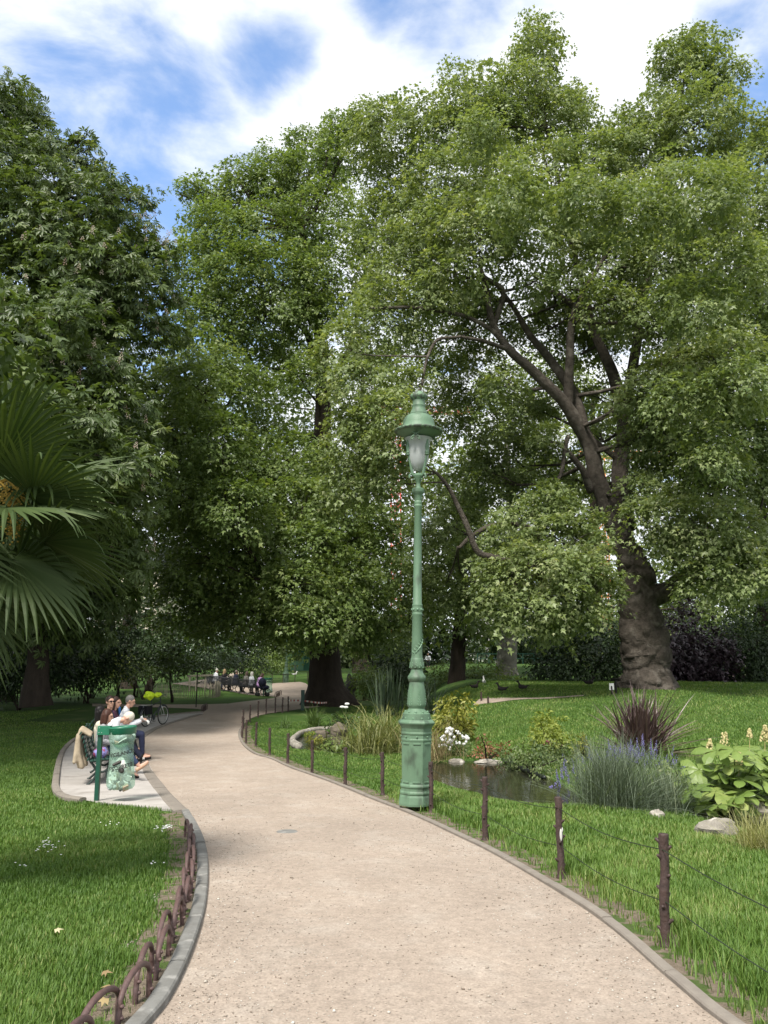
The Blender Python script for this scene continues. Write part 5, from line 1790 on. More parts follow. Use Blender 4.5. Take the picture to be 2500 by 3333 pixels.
# ------------------------------------------------------------------ plants by the water
def blades(root, name, mat, n, length, width, spread, arch, base_r=.15, fold=.25, seg=6, up=.2, vmean=.5, droop_end=0.0, jitter=.25, elev=None, twist=.3):
    """strap leaves from one foot. arch bends them over, spread opens the clump"""
    V, F, A = [], [], []
    o = wloc(root)
    for i in range(n):
        az = random.uniform(0, math.tau)
        e = random.uniform(*elev) if elev else R(90) - abs(random.gauss(0, spread))
        L = length * random.uniform(1 - jitter * 1.6, 1 + jitter * .5)
        w = width * random.uniform(.7, 1.2)
        h = Vector((math.cos(az), math.sin(az), 0))
        p = Vector((random.gauss(0, base_r), random.gauss(0, base_r), -.02))
        ang = e
        st = L / seg
        side = Vector((-h.y, h.x, 0))
        tw = random.gauss(0, twist)
        b = len(V)
        vv = min(1, max(0, random.gauss(vmean, .2)))
        for k in range(seg + 1):
            t = k / seg
            d = h * math.cos(ang) + Vector((0, 0, 1)) * math.sin(ang)
            nrm = side.cross(d)
            sd = side * math.cos(tw) + nrm * math.sin(tw)
            ww = w * (.55 + .9 * t - 1.4 * t * t) if t < .75 else w * max(.02, (1 - t) * 1.75)
            ww = max(ww, w * .03)
            V += [p - sd * ww, p - nrm * ww * fold, p + sd * ww]
            A += [vv] * 3
            p = p + d * st
            ang -= arch * (.35 + 1.3 * t) * random.uniform(.7, 1.3) / seg + (droop_end if t > .6 else 0)
        for k in range(seg):
            q = b + 3 * k
            F += [(q, q + 1, q + 4, q + 3), (q + 1, q + 2, q + 5, q + 4)]
    mb = MB(); mb.V, mb.F, mb.A = V, F, A
    return mb.build(name, mat, root, local=True)


def plant(name, label, cat, x, y, group=None, dz=0.0):
    return thing(name, label, cat, (x, y, gz(x, y) + dz), 0, group)


M_PHORM_P = leaf_mat('purple_flax_leaves', (.066, .043, .040), (.165, .120, .108), (.34, .27, .23), rough=.38, trans=.12, tcol=(1.2, .8, .8))
M_PHORM_G = leaf_mat('flax_leaves', (.030, .052, .030), (.085, .120, .070), rough=.4, trans=.12)
M_STRIPE = leaf_mat('striped_grass_leaves', (.075, .100, .028), (.23, .235, .085), (.46, .43, .22), rough=.5, trans=.28)
M_BLUE = leaf_mat('blue_grass_leaves', (.060, .088, .052), (.155, .195, .130), (.27, .30, .20), rough=.55, trans=.15)
M_DAYL = leaf_mat('daylily_leaves', (.030, .062, .014), (.095, .150, .035), rough=.45, trans=.25)
M_DRY = leaf_mat('dry_stalks', (.10, .075, .030), (.26, .21, .10), (.34, .30, .16), rough=.7, trans=.15)
M_BLOND = leaf_mat('blond_grass_leaves', (.14, .16, .05), (.34, .33, .14), (.50, .46, .26), rough=.6, trans=.25)
M_RODG = leaf_mat('rodgersia_leaves', (.085, .150, .030), (.200, .275, .070), (.29, .34, .11), rough=.42, trans=.28)
M_CREAM = leaf_mat('cream_blossom', (.42, .36, .16), (.60, .54, .28), rough=.7, trans=.2, tcol=(1, 1, .8))
M_VIOLET = leaf_mat('violet_blossom', (.13, .11, .32), (.24, .21, .48), rough=.7, trans=.2, tcol=(1, 1, 1.2))
M_WHITEF = leaf_mat('white_petals', (.62, .64, .62), (.80, .80, .78), rough=.7, trans=.2, tcol=(1, 1, 1))
M_PINK = leaf_mat('pink_petals', (.40, .10, .17), (.60, .22, .30), rough=.7, trans=.2, tcol=(1, 1, 1))
M_REDL = leaf_mat('red_tipped_leaves', (.10, .085, .03), (.25, .11, .06), (.36, .08, .06), rough=.5, trans=.2)
M_SCRUB = leaf_mat('scrub_leaves', (.050, .085, .026), (.13, .17, .06), (.19, .21, .09), rough=.55, trans=.25)
M_YEW = leaf_mat('golden_yew_leaves', (.10, .12, .018), (.25, .25, .045), (.36, .34, .08), rough=.5, trans=.25)
M_ROCK = surf('weathered_rock', (.30, .275, .235), (.17, .155, .13), scale=4, rough=.92, bump=1.0, bscale=16, dist=.03, c3=(.42, .395, .35), c3pos=(.52, .68), c3scale=6)
M_ROCKDK = surf('mossy_rock', (.14, .115, .085), (.075, .065, .048), scale=5, rough=.92, bump=1.0, bscale=16, dist=.03)

# purple flax
p = ground(2088, 2462)
pl = plant('purple_flax', "spiky dark purple flax clump on the far bank of the pond", 'plant', p.x, p.y)
blades(pl, 'leaves', M_PHORM_P, 420, 1.62, .030, R(54), .40, .14, .35, 6, vmean=.42, jitter=.25)
# dark green flax left and right of the lamp
p = ground(1262, 2330)
pl = plant('green_flax', "tall upright grey green flax behind the left side of the lamp pedestal", 'plant', p.x, p.y)
blades(pl, 'leaves', M_PHORM_G, 60, 2.1, .045, R(17), .16, .25, .35, 6, vmean=.5, jitter=.2)
p = ground(1385, 2330)
pl = plant('arching_flax', "arching dark strap leaved flax behind the right side of the lamp post", 'plant', p.x, p.y)
blades(pl, 'leaves', M_PHORM_G, 80, 1.7, .035, R(40), .9, .25, .35, 7, vmean=.5, jitter=.3)
# striped miscanthus, left of the lamp
p = ground(1238, 2452)
for k, (dx, dy, n, ln) in enumerate(((0, 0, 620, 1.45),)):
    pl = plant('striped_grass', "large clump of yellow striped grass left of the lamp pedestal", 'plant', p.x + dx, p.y + dy)
    blades(pl, 'leaves', M_STRIPE, n, ln, .013, R(30), 1.55, .42, .2, 7, vmean=.52, jitter=.35, droop_end=.12)
p = ground(1408, 2470)
pl = plant('dry_reeds', "straw coloured drooping stalks right of the lamp pedestal", 'plant', p.x, p.y)
blades(pl, 'leaves', M_DRY, 260, 1.0, .007, R(40), 1.5, .25, .2, 6, vmean=.5, jitter=.35)
p = ground(1022, 2368)
pl = plant('daylily_clump', "green fountain shaped daylily clump above the pool rock", 'plant', p.x, p.y)
blades(pl, 'leaves', M_DAYL, 150, 1.0, .014, R(42), 1.3, .12, .3, 6, vmean=.55)
p = ground(925, 2372)
pl = plant('small_daylily', "small tuft of long leaves in the shaded lawn left of the daylily", 'plant', p.x, p.y)
blades(pl, 'leaves', M_DAYL, 45, .55, .014, R(42), 1.2, .08, .3, 5, vmean=.4)
p = ground(1145, 2440)
pl = plant('iris_shoots', "bright green upright iris shoots at the edge of the striped grass", 'plant', p.x, p.y)
blades(pl, 'leaves', M_DAYL, 26, .62, .016, R(8), .1, .05, .3, 4, vmean=.9)
# blue grass tussock in front of the pond
p = ground(1990, 2632)
pl = plant('blue_grass', "big fountain shaped tussock of blue grey grass on the near bank of the pond", 'plant', p.x, p.y)
blades(pl, 'leaves', M_BLUE, 2000, 1.08, .0046, R(40), .70, .20, .2, 6, vmean=.45, jitter=.3)
p = ground(2160, 2640)
pl = plant('drooping_grass', "low grey green grass drooping over the brook beside the blue tussock", 'plant', p.x, p.y)
blades(pl, 'leaves', M_BLUE, 900, .85, .0048, R(58), .9, .18, .2, 6, vmean=.5, jitter=.3)
p = ground(2470, 2770)
pl = plant('blond_grass', "pale blond grass tuft by the rocks at the right edge", 'plant', p.x, p.y)
blades(pl, 'leaves', M_BLOND, 420, .52, .0045, R(46), .9, .10, .2, 5, vmean=.55)
p = ground(2120, 2500)
pl = plant('iris_clump', "green strap leaves under the violet flowers in front of the purple flax", 'plant', p.x, p.y)
blades(pl, 'leaves', M_DAYL, 160, .55, .016, R(40), .7, .35, .3, 5, vmean=.6)


def leafy(name, label, base, Y, lobes, mat, leaf, spray, cover=1.8, per=10, vb=0.0, T=None, F=None, cat='plant', upright=.7, group=None):
    return shrub(name, label, base, Y, lobes, mat, leaf=leaf, spray_r=spray, cover=cover, per=per, cat=cat, T=T, F=F, vb=vb, upright=upright, group=group)


def dots(root, name, mat, pts, r, seg=6):
    mb = MB()
    for q in pts:
        mb.ball(q, r * random.uniform(.7, 1.25), seg, 4, a=random.random())
    return mb.build(name, mat, root)


def blob_pts(Y, items, n, dY=.25):
    out = []
    for _ in range(n):
        px, py, rx, ry = random.choice(items)
        a, q = random.uniform(0, 6.28), math.sqrt(random.random())
        out.append(at(px + rx * q * math.cos(a), py + ry * q * math.sin(a), Y + random.uniform(-dY, dY)))
    return out


def YG(px, py):
    return ground(px, py).y


# golden yew and white flowers right of the lamp
Y = YG(1480, 2420)
leafy('golden_yew', "golden green yew bush right of the lamp above the white flowers", (1480, 2400), Y, [(1450, 2300, 28), (1490, 2285, 26), (1520, 2300, 24), (1470, 2335, 34), (1510, 2340, 28), (1435, 2340, 22), (1490, 2365, 30)], M_YEW, .13, .2, 2.2, 12, upright=.5)
Y = YG(1475, 2458)
w = leafy('white_flower_bush', "bush covered in small white flowers at the right of the lamp pedestal", (1475, 2455), Y, [(1455, 2420, 26), (1490, 2410, 26), (1510, 2425, 22), (1440, 2440, 20)], M_SCRUB, .08, .14, 2.2, 10)
dots(w, 'blossom', M_WHITEF, blob_pts(Y - .35, [(1450, 2420, 24, 26), (1480, 2400, 26, 28), (1512, 2408, 14, 22), (1462, 2380, 14, 10)], 80, .12), .030)
Y = YG(1600, 2465)
leafy('red_tipped_shrub', "low shrub with red leaf tips at the left end of the pond bank", (1590, 2472), Y, [(1560, 2440, 22), (1600, 2435, 24), (1640, 2440, 22), (1575, 2415, 14), (1565, 2392, 10), (1650, 2455, 18)], M_REDL, .08, .14, 1.6, 9)
Y = YG(1785, 2440)
leafy('small_conifer', "small yellow green conifer on the lawn left of the purple flax", (1783, 2440), Y, [(1780, 2335, 24), (1760, 2350, 24), (1800, 2352, 24), (1770, 2385, 34), (1805, 2390, 30), (1825, 2400, 18), (1790, 2415, 34), (1750, 2365, 16)], M_LEAF_LIME, .10, .16, 2.2, 12, upright=.9)
k = leafy('pink_flowers', "low plant with pink flowers at the foot of the small conifer", (1800, 2458), Y - .6, [(1775, 2432, 18), (1805, 2430, 18), (1830, 2434, 16)], M_SCRUB, .07, .12, 1.8, 8)
dots(k, 'blossom', M_PINK, blob_pts(Y - .9, [(1785, 2422, 22, 9), (1815, 2424, 16, 8)], 30, .1), .028)
Y = YG(1720, 2500)
leafy('waterside_scrub', "fine leaved grey green scrub along the pond liner", (1740, 2505), Y, [(1670, 2466, 30), (1720, 2450, 36), (1760, 2455, 36), (1800, 2462, 36), (1845, 2462, 36), (1700, 2488, 28), (1760, 2492, 30), (1875, 2445, 34), (1910, 2436, 32), (1820, 2495, 30), (1650, 2450, 24), (1735, 2512, 22), (1790, 2520, 22), (1690, 2430, 22), (1850, 2500, 26)], M_SCRUB, .075, .15, 2.0, 10)
Y = YG(2210, 2600)
leafy('grey_scrub', "grey green fine leaved scrub between the blue tussock and the broad leaves", (2210, 2600), Y, [(2160, 2520, 30), (2200, 2510, 32), (2240, 2530, 28), (2180, 2550, 30), (2225, 2560, 26), (2150, 2490, 20)], M_SCRUB, .07, .15, 1.8, 9)
leafy('yellow_spurge', "yellow green upright plant left of the purple flax", (1895, 2470), YG(1895, 2470), [(1890, 2405, 14), (1900, 2420, 16), (1885, 2435, 18), (1905, 2445, 16)], M_YEW, .07, .12, 2.0, 9)


def flower_spikes(name, label, base, Y, spots, mat, h_px, stem_mat, r=.016, n=14, group=None):
    p = at(base[0], base[1], Y)
    z = gz(p.x, Y)
    root = thing(name, label, 'flowers', (p.x, Y, z), 0, group)
    st, fl = MB(), MB()
    for (px, py) in spots:
        yy = Y + random.uniform(-.25, .25)
        tip = at(px, py, yy)
        foot = Vector((p.x + (tip.x - p.x) * .8, yy + random.uniform(-.05, .05), z - .03))
        st.tube([foot, foot.lerp(tip, .6), tip], [.004, .003, .002], 4)
        L = h_px * mpp(Y)
        d = (tip - foot).normalized()
        for j in range(n):
            t = j / n
            a = j * 2.4
            c = tip - d * (L * (1 - t)) + Vector((math.cos(a), math.sin(a), 0)) * r * 1.3 * (1.15 - t)
            fl.ball(c, r * (1 - .5 * t) * random.uniform(.7, 1.2), 5, 3, a=random.random())
    tag(st.build('stems', stem_mat, root), kind='stuff')
    tag(fl.build('blossom', mat, root), kind='stuff')
    return root


Y = YG(1900, 2560)
flower_spikes('violet_flowers', "violet flower spikes leaning over the pond left of the blue tussock", (1840, 2565), YG(1830, 2590) + .5, [(random.gauss(1828, 26), random.gauss(2530, 26)) for _ in range(22)], M_VIOLET, 30, M_SCRUB, .014)
flower_spikes('violet_flowers', "violet flower spikes in front of the purple flax", (2080, 2500), YG(2080, 2500), [(random.gauss(2060, 50), random.gauss(2432, 16)) for _ in range(64)] + [(random.gauss(2160, 30), random.gauss(2462, 8)) for _ in range(18)] + [(2240, 2478), (2250, 2482)], M_VIOLET, 34, M_SCRUB, .014)
flower_spikes('violet_flowers', "a few tall violet spikes rising behind the waterside scrub", (1900, 2480), YG(1900, 2485), [(1908, 2395), (1918, 2430), (1895, 2460), (1860, 2465), (1930, 2445), (1840, 2470), (1980, 2450), (1830, 2455)], M_VIOLET, 36, M_SCRUB, .016)

# rodgersia with big palmate leaves and cream plumes
YRO = YG(2400, 2640)
pr_ = at(2400, 2640, YRO)
rod = thing('rodgersia', "large plant with broad palmate leaves and cream plumes at the right edge", 'plant', (pr_.x, YRO, gz(pr_.x, YRO)))


def build_rodgersia():
    V, F, A = [], [], []
    st = MB()
    o = Vector((pr_.x, YRO, gz(pr_.x, YRO)))
    spots = [(2275, 2505), (2245, 2540), (2265, 2590), (2320, 2520), (2330, 2575), (2390, 2545), (2300, 2620), (2385, 2610), (2420, 2580), (2440, 2620), (2470, 2560), (2500, 2600), (2360, 2490), (2420, 2500), (2460, 2480), (2500, 2500), (2540, 2560), (2560, 2480), (2250, 2570), (2480, 2440), (2300, 2545), (2340, 2620), (2540, 2620), (2400, 2470), (2360, 2535), (2520, 2450), (2280, 2630), (2450, 2535), (2310, 2580)] + [(random.uniform(2330, 2580), random.uniform(2440, 2620)) for _ in range(24)]
    for i, (px, py) in enumerate(spots):
        c = at(px, py, YRO + random.uniform(-.55, .45) - (.15 if py > 2560 else 0))
        tilt = Vector((random.gauss(0, .25) + (px - 2400) / 700, random.gauss(-.35, .25), 1)).normalized()
        X = tilt.orthogonal().normalized()
        Yv = tilt.cross(X)
        ph = random.uniform(0, 6.28)
        size = random.uniform(.26, .38)
        vv = min(1, max(0, random.gauss(.55, .2)))
        st.tube([o + Vector((random.gauss(0, .12), random.gauss(0, .12), 0)), o.lerp(c, .6) + Vector((0, 0, .1)), c], [.010, .009, .007], 5)
        nl = random.choice((5, 6, 6, 7))
        for k in range(nl):
            a = ph + math.tau * k / nl + random.gauss(0, .08)
            d = X * math.cos(a) + Yv * math.sin(a)
            s_ = Yv * math.cos(a) - X * math.sin(a)
            L = size * random.uniform(.85, 1.1)
            b = len(V)
            for t, w, z in ((.02, .02, 0), (.3, .13, .03), (.6, .24, .02), (.82, .22, -.03), (1.0, .03, -.09)):
                for sg in (-1, 0, 1):
                    rag = random.uniform(.9, 1.1)
                    V.append(c + d * L * t + s_ * sg * w * L * rag + tilt * L * (z - .03 * abs(sg) - .10 * t * t))
                    A.append(min(1, max(0, vv + random.gauss(0, .05) + (.06 if sg == 0 else 0))))
            for r in range(4):
                q = b + r * 3
                F += [(q, q + 1, q + 4, q + 3), (q + 1, q + 2, q + 5, q + 4)]
    mb = MB(); mb.V, mb.F, mb.A = V, F, A
    mb.build('leaves', M_RODG, rod)
    st.build('stems', M_SCRUB, rod)
    for (px, y0, y1, w) in ((2358, 2380, 2440, 20), (2310, 2405, 2450, 13), (2405, 2440, 2478, 12), (2490, 2362, 2400, 15), (2440, 2372, 2388, 8)):
        fl = MB()
        bx = YRO + random.uniform(-.2, .2)
        for j in range(90):
            t = random.random()
            yy = y0 + (y1 + 12 - y0) * t
            rad = w * (.25 + .75 * t)
            a = random.uniform(0, 6.28)
            q = at(px + rad * math.cos(a), yy, bx) + Vector((0, rad * mpp(YRO) * math.sin(a), 0))
            fl.ball(q, random.uniform(.010, .020), 5, 3, a=random.random())
        top, bot = at(px, y0 + 8, bx), at(px, y1 + 80, bx)
        fl.tube([bot, top], [.007, .004], 5, a=.1)
        fl.build('flower_plume', M_CREAM, rod)


build_rodgersia()

# small things in front of the pool
Y = YG(1010, 2440)
leafy('golden_shrub', "small golden shrub in front of the little pool", (1020, 2448), Y, [(1000, 2392, 14), (1025, 2402, 18), (990, 2400, 12), (1045, 2412, 16), (1030, 2425, 16), (1005, 2420, 14)], M_YEW, .085, .13, 2.2, 10)
leafy('pool_weed', "leafy green waterside weeds right of the golden shrub", (1085, 2440), YG(1085, 2446), [(1080, 2415, 14), (1070, 2428, 14), (1100, 2425, 12), (1055, 2432, 12), (1120, 2432, 10)], M_LEAF_C, .12, .15, 1.6, 8, vb=.2)
leafy('dark_bedding', "dark leafy plants behind the daylily in the tree's shade", (1110, 2370), YG(1110, 2372), [(1085, 2345, 18), (1115, 2340, 20), (1140, 2348, 18), (1160, 2340, 16)], M_LEAF_DK, .14, .2, 2.0, 10)
pw = ground(1122, 2345)
calla = plant('white_lily', "white lilies on thin stems at the left of the striped grass", 'flowers', pw.x, pw.y)
for px, py in ((1114, 2301), (1126, 2302), (1130, 2291)):
    m = MB()
    q = at(px, py, pw.y)
    m.tube([Vector((pw.x, pw.y, gz(pw.x, pw.y))), q], [.008, .006], 5)
    m.build('stem', M_SCRUB, calla)
    m = MB()
    m.ball(q, (.10, .05, .05), 8, 5, a=.8)
    m.build('flower', M_WHITEF, calla)


def rock(label, px, py, wpx, hpx, mat, Y=None, sink=.25, depth=.8):
    p = ground(px, py) if Y is None else at(px, py, Y)
    Y = p.y
    w, h = wpx * mpp(Y) / 2, hpx * mpp(Y)
    sd = Vector((px * .013, py * .007, 2))
    mb = MB()

    def disp(d):
        return .34 * noise.noise(d * 1.3 + sd) + .16 * noise.noise(d * 3.1 + sd) + .07 * noise.noise(d * 7 + sd) + .10 * abs(noise.noise(d * 2.2 - sd))
    mb.ball((p.x, Y, p.z + h * (.5 - sink)), (w, w * depth, h * .72), 28, 20, disp=disp)
    o = mb.build('rock', mat)
    o.data.polygons.foreach_set("use_smooth", np.ones(len(o.data.polygons), dtype=bool))
    o.data.set_sharp_from_angle(angle=R(28))
    return tag(o, label, 'rock', 'rocks at the water')


rock("angular pale rock beside the brook, left of the blond grass", 2330, 2722, 118, 56, M_ROCK)
rock("pale rock at the right edge beyond the brook", 2490, 2672, 120, 56, M_ROCK)
rock("small pale rock half hidden under the drooping grass", 2140, 2665, 46, 26, M_ROCK)
rock("flat pale edging stone at the far left corner of the pond", 1486, 2488, 52, 18, M_ROCK)
rock("long flat edging stone on the far edge of the pond", 1590, 2486, 90, 14, M_ROCK, sink=.3)
rock("dark brown rock between the daylily and the striped grass", 1102, 2388, 54, 34, M_ROCKDK)
rock("dark low stone at the pool edge under the daylily", 1048, 2392, 40, 16, M_ROCKDK)

# rim of the little pool and the black liner of the pond
rim = MB()
pts = [plane_hit(px, py, POOL_Z) + Vector((0, 0, .07)) for px, py in ((1080, 2380), (1035, 2383), (985, 2392), (958, 2408), (952, 2424), (975, 2440))]
P_, r_ = curve3(pts, [.09] * len(pts), 5)
rim.tube(P_, r_, 8, flat=1.3, disp=lambda p, d, i, k: noise.noise(p * 3) * .02)
tag(rim.build('stone_edging', M_ROCK, smooth=True), "curved pale stone rim round the left end of the little pool", 'stone rim')
ln = MB()
pts = [plane_hit(px, py, POND_Z) + Vector((0, 0, .05)) for px, py in ((1632, 2478), (1668, 2494), (1705, 2512), (1745, 2528), (1775, 2540))]
P_, r_ = curve3(pts, [.03, .04, .045, .05, .03], 5)
ln.tube(P_, r_, 7, disp=lambda p, d, i, k: noise.noise(p * 5) * .03)
tag(ln.build('pond_liner', plain('black_liner', (.012, .016, .014), .45), smooth=True), "crumpled black liner showing along the far edge of the pond", 'pond liner')

# daisies in the left lawn, each patch a drift nobody would count
dm = MB()
for cx_, cy_, n, sx, sy in ((155, 2778, 26, 48, 22), (545, 2712, 40, 34, 9), (360, 2700, 6, 40, 10), (500, 2835, 5, 14, 6), (60, 2840, 4, 30, 10)):
    for _ in range(n):
        q = ground(random.gauss(cx_, sx * .6), random.gauss(cy_, sy * .6))
        if sdf(path_poly, q.x, q.y) < .3:
            continue
        c = Vector((q.x, q.y, gz(q.x, q.y) + .065))
        dm.lathe([(.0, .003), (.004, .004), (.010, .0), (.0, -.002)], 7, c)
tag(dm.build('daisies', M_WHITEF), "white daisies dotted in the left lawn", None, None, 'stuff')

# fallen leaves by the edging
M_DRYLEAF = leaf_mat('dry_leaf', (.16, .10, .05), (.34, .27, .13), (.46, .44, .30), rough=.7, trans=.1)
for k, (px, py, s, lab) in enumerate([(330, 3205, .06, "brown fallen leaf under the hoops at the near left corner"), (345, 3262, .075, "curled yellow fallen leaf beside the nearest hoops"), (352, 3300, .07, "pale fallen leaf at the bottom edge beside the hoops"), (2115, 2938, .11, "torn green leaf caught at the nearest fence post"), (175, 3062, .06, "pale dry leaf lying in the left lawn")]):
    q = ground(px, py)
    T_ = np.concatenate([PLANE_T]) + 0
    V, F2, vv = leaves_mesh(np.array([[q.x, q.y, gz(q.x, q.y) + .06]]), np.array([[math.cos(k * 1.7), math.sin(k * 1.7), .1]]), np.array([[.1, -.3, 1.0]]), np.array([s]), np.array([.3 + .15 * k]), PLANE_T, PLANE_F)
    tag(np_mesh('fallen_leaf', V, F2, M_DRYLEAF if k != 3 else M_LEAF_BG, attr=vv), lab, 'leaf', 'fallen leaves')

# ------------------------------------------------------------------ fan palm at the left edge
YP = 6.6
M_PALM = leaf_mat('palm_leaflets', (.026, .050, .014), (.068, .100, .032), (.12, .15, .06), rough=.55, trans=.16, spec=.22)
M_PALMFL = leaf_mat('palm_blossom', (.30, .19, .03), (.48, .33, .07), rough=.7, trans=.15)
M_FIBRE = surf('palm_fibre', (.11, .075, .045), (.05, .036, .024), scale=18, rough=.95, bump=1.0, bscale=50, dist=.03, stretch=(1, 1, .3))
cp = at(-135, 1640, YP)
palm = thing('fan_palm', "fan palm with pleated fronds and yellow blossom at the left edge", 'palm', (cp.x, YP, gz(cp.x, YP)))
tr_ = MB()
tr_.tube([(cp.x + .05, YP, gz(cp.x, YP) - .1), (cp.x + .03, YP, .8), (cp.x, YP, 1.9), (cp.x, YP, cp.z)], [.16, .15, .16, .12], 16, disp=lambda p, d, i, k: noise.noise(p * 9) * .03)
tr_.build('trunk', M_FIBRE, palm, smooth=True)


def frond(az, el, pet, blade, roll=0.0, droop=.5, n=38, half=R(118), vb=.5):
    """petiole from the crown, then a pleated fan"""
    h = Vector((math.cos(az), math.sin(az), 0))
    d0 = h * math.cos(el) + Vector((0, 0, 1)) * math.sin(el)
    c = Vector((cp.x, YP, cp.z))
    sag = -.18 * pet * math.cos(el)
    hub = c + d0 * pet + Vector((0, 0, sag))
    mb = MB()
    mb.tube([c, c + d0 * pet * .5 + Vector((0, 0, sag * .3)), hub], [.018, .013, .011], 6, a=.55)
    ax = (hub - (c + d0 * pet * .5 + Vector((0, 0, sag * .3)))).normalized()
    side = ax.cross(Vector((0, 0, 1)))
    if side.length < .1:
        side = ax.cross(Vector((0, 1, 0)))
    side.normalize()
    nrm = side.cross(ax).normalized()
    side, nrm = side * math.cos(roll) + nrm * math.sin(roll), nrm * math.cos(roll) - side * math.sin(roll)
    for k in range(n):
        u = (k / (n - 1)) * 2 - 1
        th = u * half
        d = ax * math.cos(th) + side * math.sin(th)
        L = blade * (1 - .22 * abs(u) ** 2) * random.uniform(.92, 1.05)
        t_ = d.cross(nrm).normalized()
        wmax = L * half * 2 / n * .26
        bent = random.random() < .45
        b0 = []
        p = hub.copy()
        dd = d.copy() + nrm * .12 * (1 - abs(u))
        steps = 8
        vv = min(1, max(0, random.gauss(vb, .13)))
        for q in range(steps + 1):
            t = q / steps
            w = wmax * min(1, t / .55 + .04) if t < .6 else wmax * max(.05, 1 - (t - .6) / .4) ** .8
            lift = nrm * w * .75
            b0.append((p - t_ * w, p + lift, p + t_ * w))
            g_ = droop * (.25 + 1.6 * t * t)
            if bent and t > .62:
                g_ += 2.6
            dd = (dd + Vector((0, 0, -1)) * g_ / steps).normalized()
            p = p + dd * L / steps
        V = [x for tri in b0 for x in tri]
        F = []
        for q in range(steps):
            i = q * 3
            F += [(i, i + 1, i + 4, i + 3), (i + 1, i + 2, i + 5, i + 4)]
        mb.add(V, F, vv)
    mb.build('frond', M_PALM, palm)


for (az, el, pet, bl, roll, dr) in ((R(5), R(58), .62, .80, .5, .25), (R(-25), R(40), .60, .82, .3, .3), (R(20), R(30), .66, .80, -.3, .3), (R(-8), R(14), .66, .86, .55, .35), (R(-30), R(2), .62, .80, -.2, .45), (R(12), R(-14), .70, .84, .5, .45), (R(-12), R(-34), .66, .84, -.35, .5), (R(28), R(-42), .62, .82, .5, .5),
                                    (R(-45), R(-62), .70, .80, .2, .5), (R(-70), R(60), .55, .75, 0, .4), (R(75), R(35), .6, .8, 0, .4), (R(110), R(10), .6, .8, 0, .4), (R(150), R(40), .6, .8, 0, .4), (R(190), R(15), .6, .8, 0, .4), (R(230), R(35), .6, .8, 0, .4), (R(265), R(10), .55, .75, 0, .4), (R(-75), R(-30), .6, .78, .3, .5), (R(200), R(-40), .6, .8, 0, .5), (R(0), R(82), .5, .75, 0, .3), (R(-20), R(-76), .8, .75, .1, .3)):
    frond(az, el, pet, bl, roll, dr)
for (px, py) in ((60, 1600), (20, 1590), (45, 1690)):
    m = MB()
    q = at(px, py, YP - .1)
    m.tube([Vector((cp.x, YP, cp.z)), q + Vector((-.1, 0, .1)), q], [.02, .016, .01], 6, a=.3)
    for j in range(150):
        m.ball(q + Vector((random.gauss(0, .032), random.gauss(0, .04), random.gauss(-.06, .05))), random.uniform(.005, .010), 5, 3, a=random.random())
    tag(m.build('flower_cluster', M_PALMFL, palm), kind='stuff')
# ------------------------------------------------------------------ people
M_SKIN = surf('skin', (.50, .295, .215), (.44, .25, .18), scale=9, rough=.5)
CLOTH = {}


def cloth(name, c, c2=None, scale=60, rough=.85, **k):
    if name not in CLOTH:
        CLOTH[name] = surf(name, c, c2 or tuple(x * .75 for x in c), scale=scale, rough=rough, spec=.2, **k)
    return CLOTH[name]


def remesh(o, vox, smooth=2):
    m = o.modifiers.new('skin_surface', 'REMESH')
    m.mode = 'VOXEL'
    m.voxel_size = vox
    m.use_smooth_shade = True
    s = o.modifiers.new('relax', 'SMOOTH')
    s.factor = .5; s.iterations = smooth
    return o


def rotY(v, a):
    return Vector((v.x * math.cos(a) + v.z * math.sin(a), v.y, -v.x * math.sin(a) + v.z * math.cos(a)))


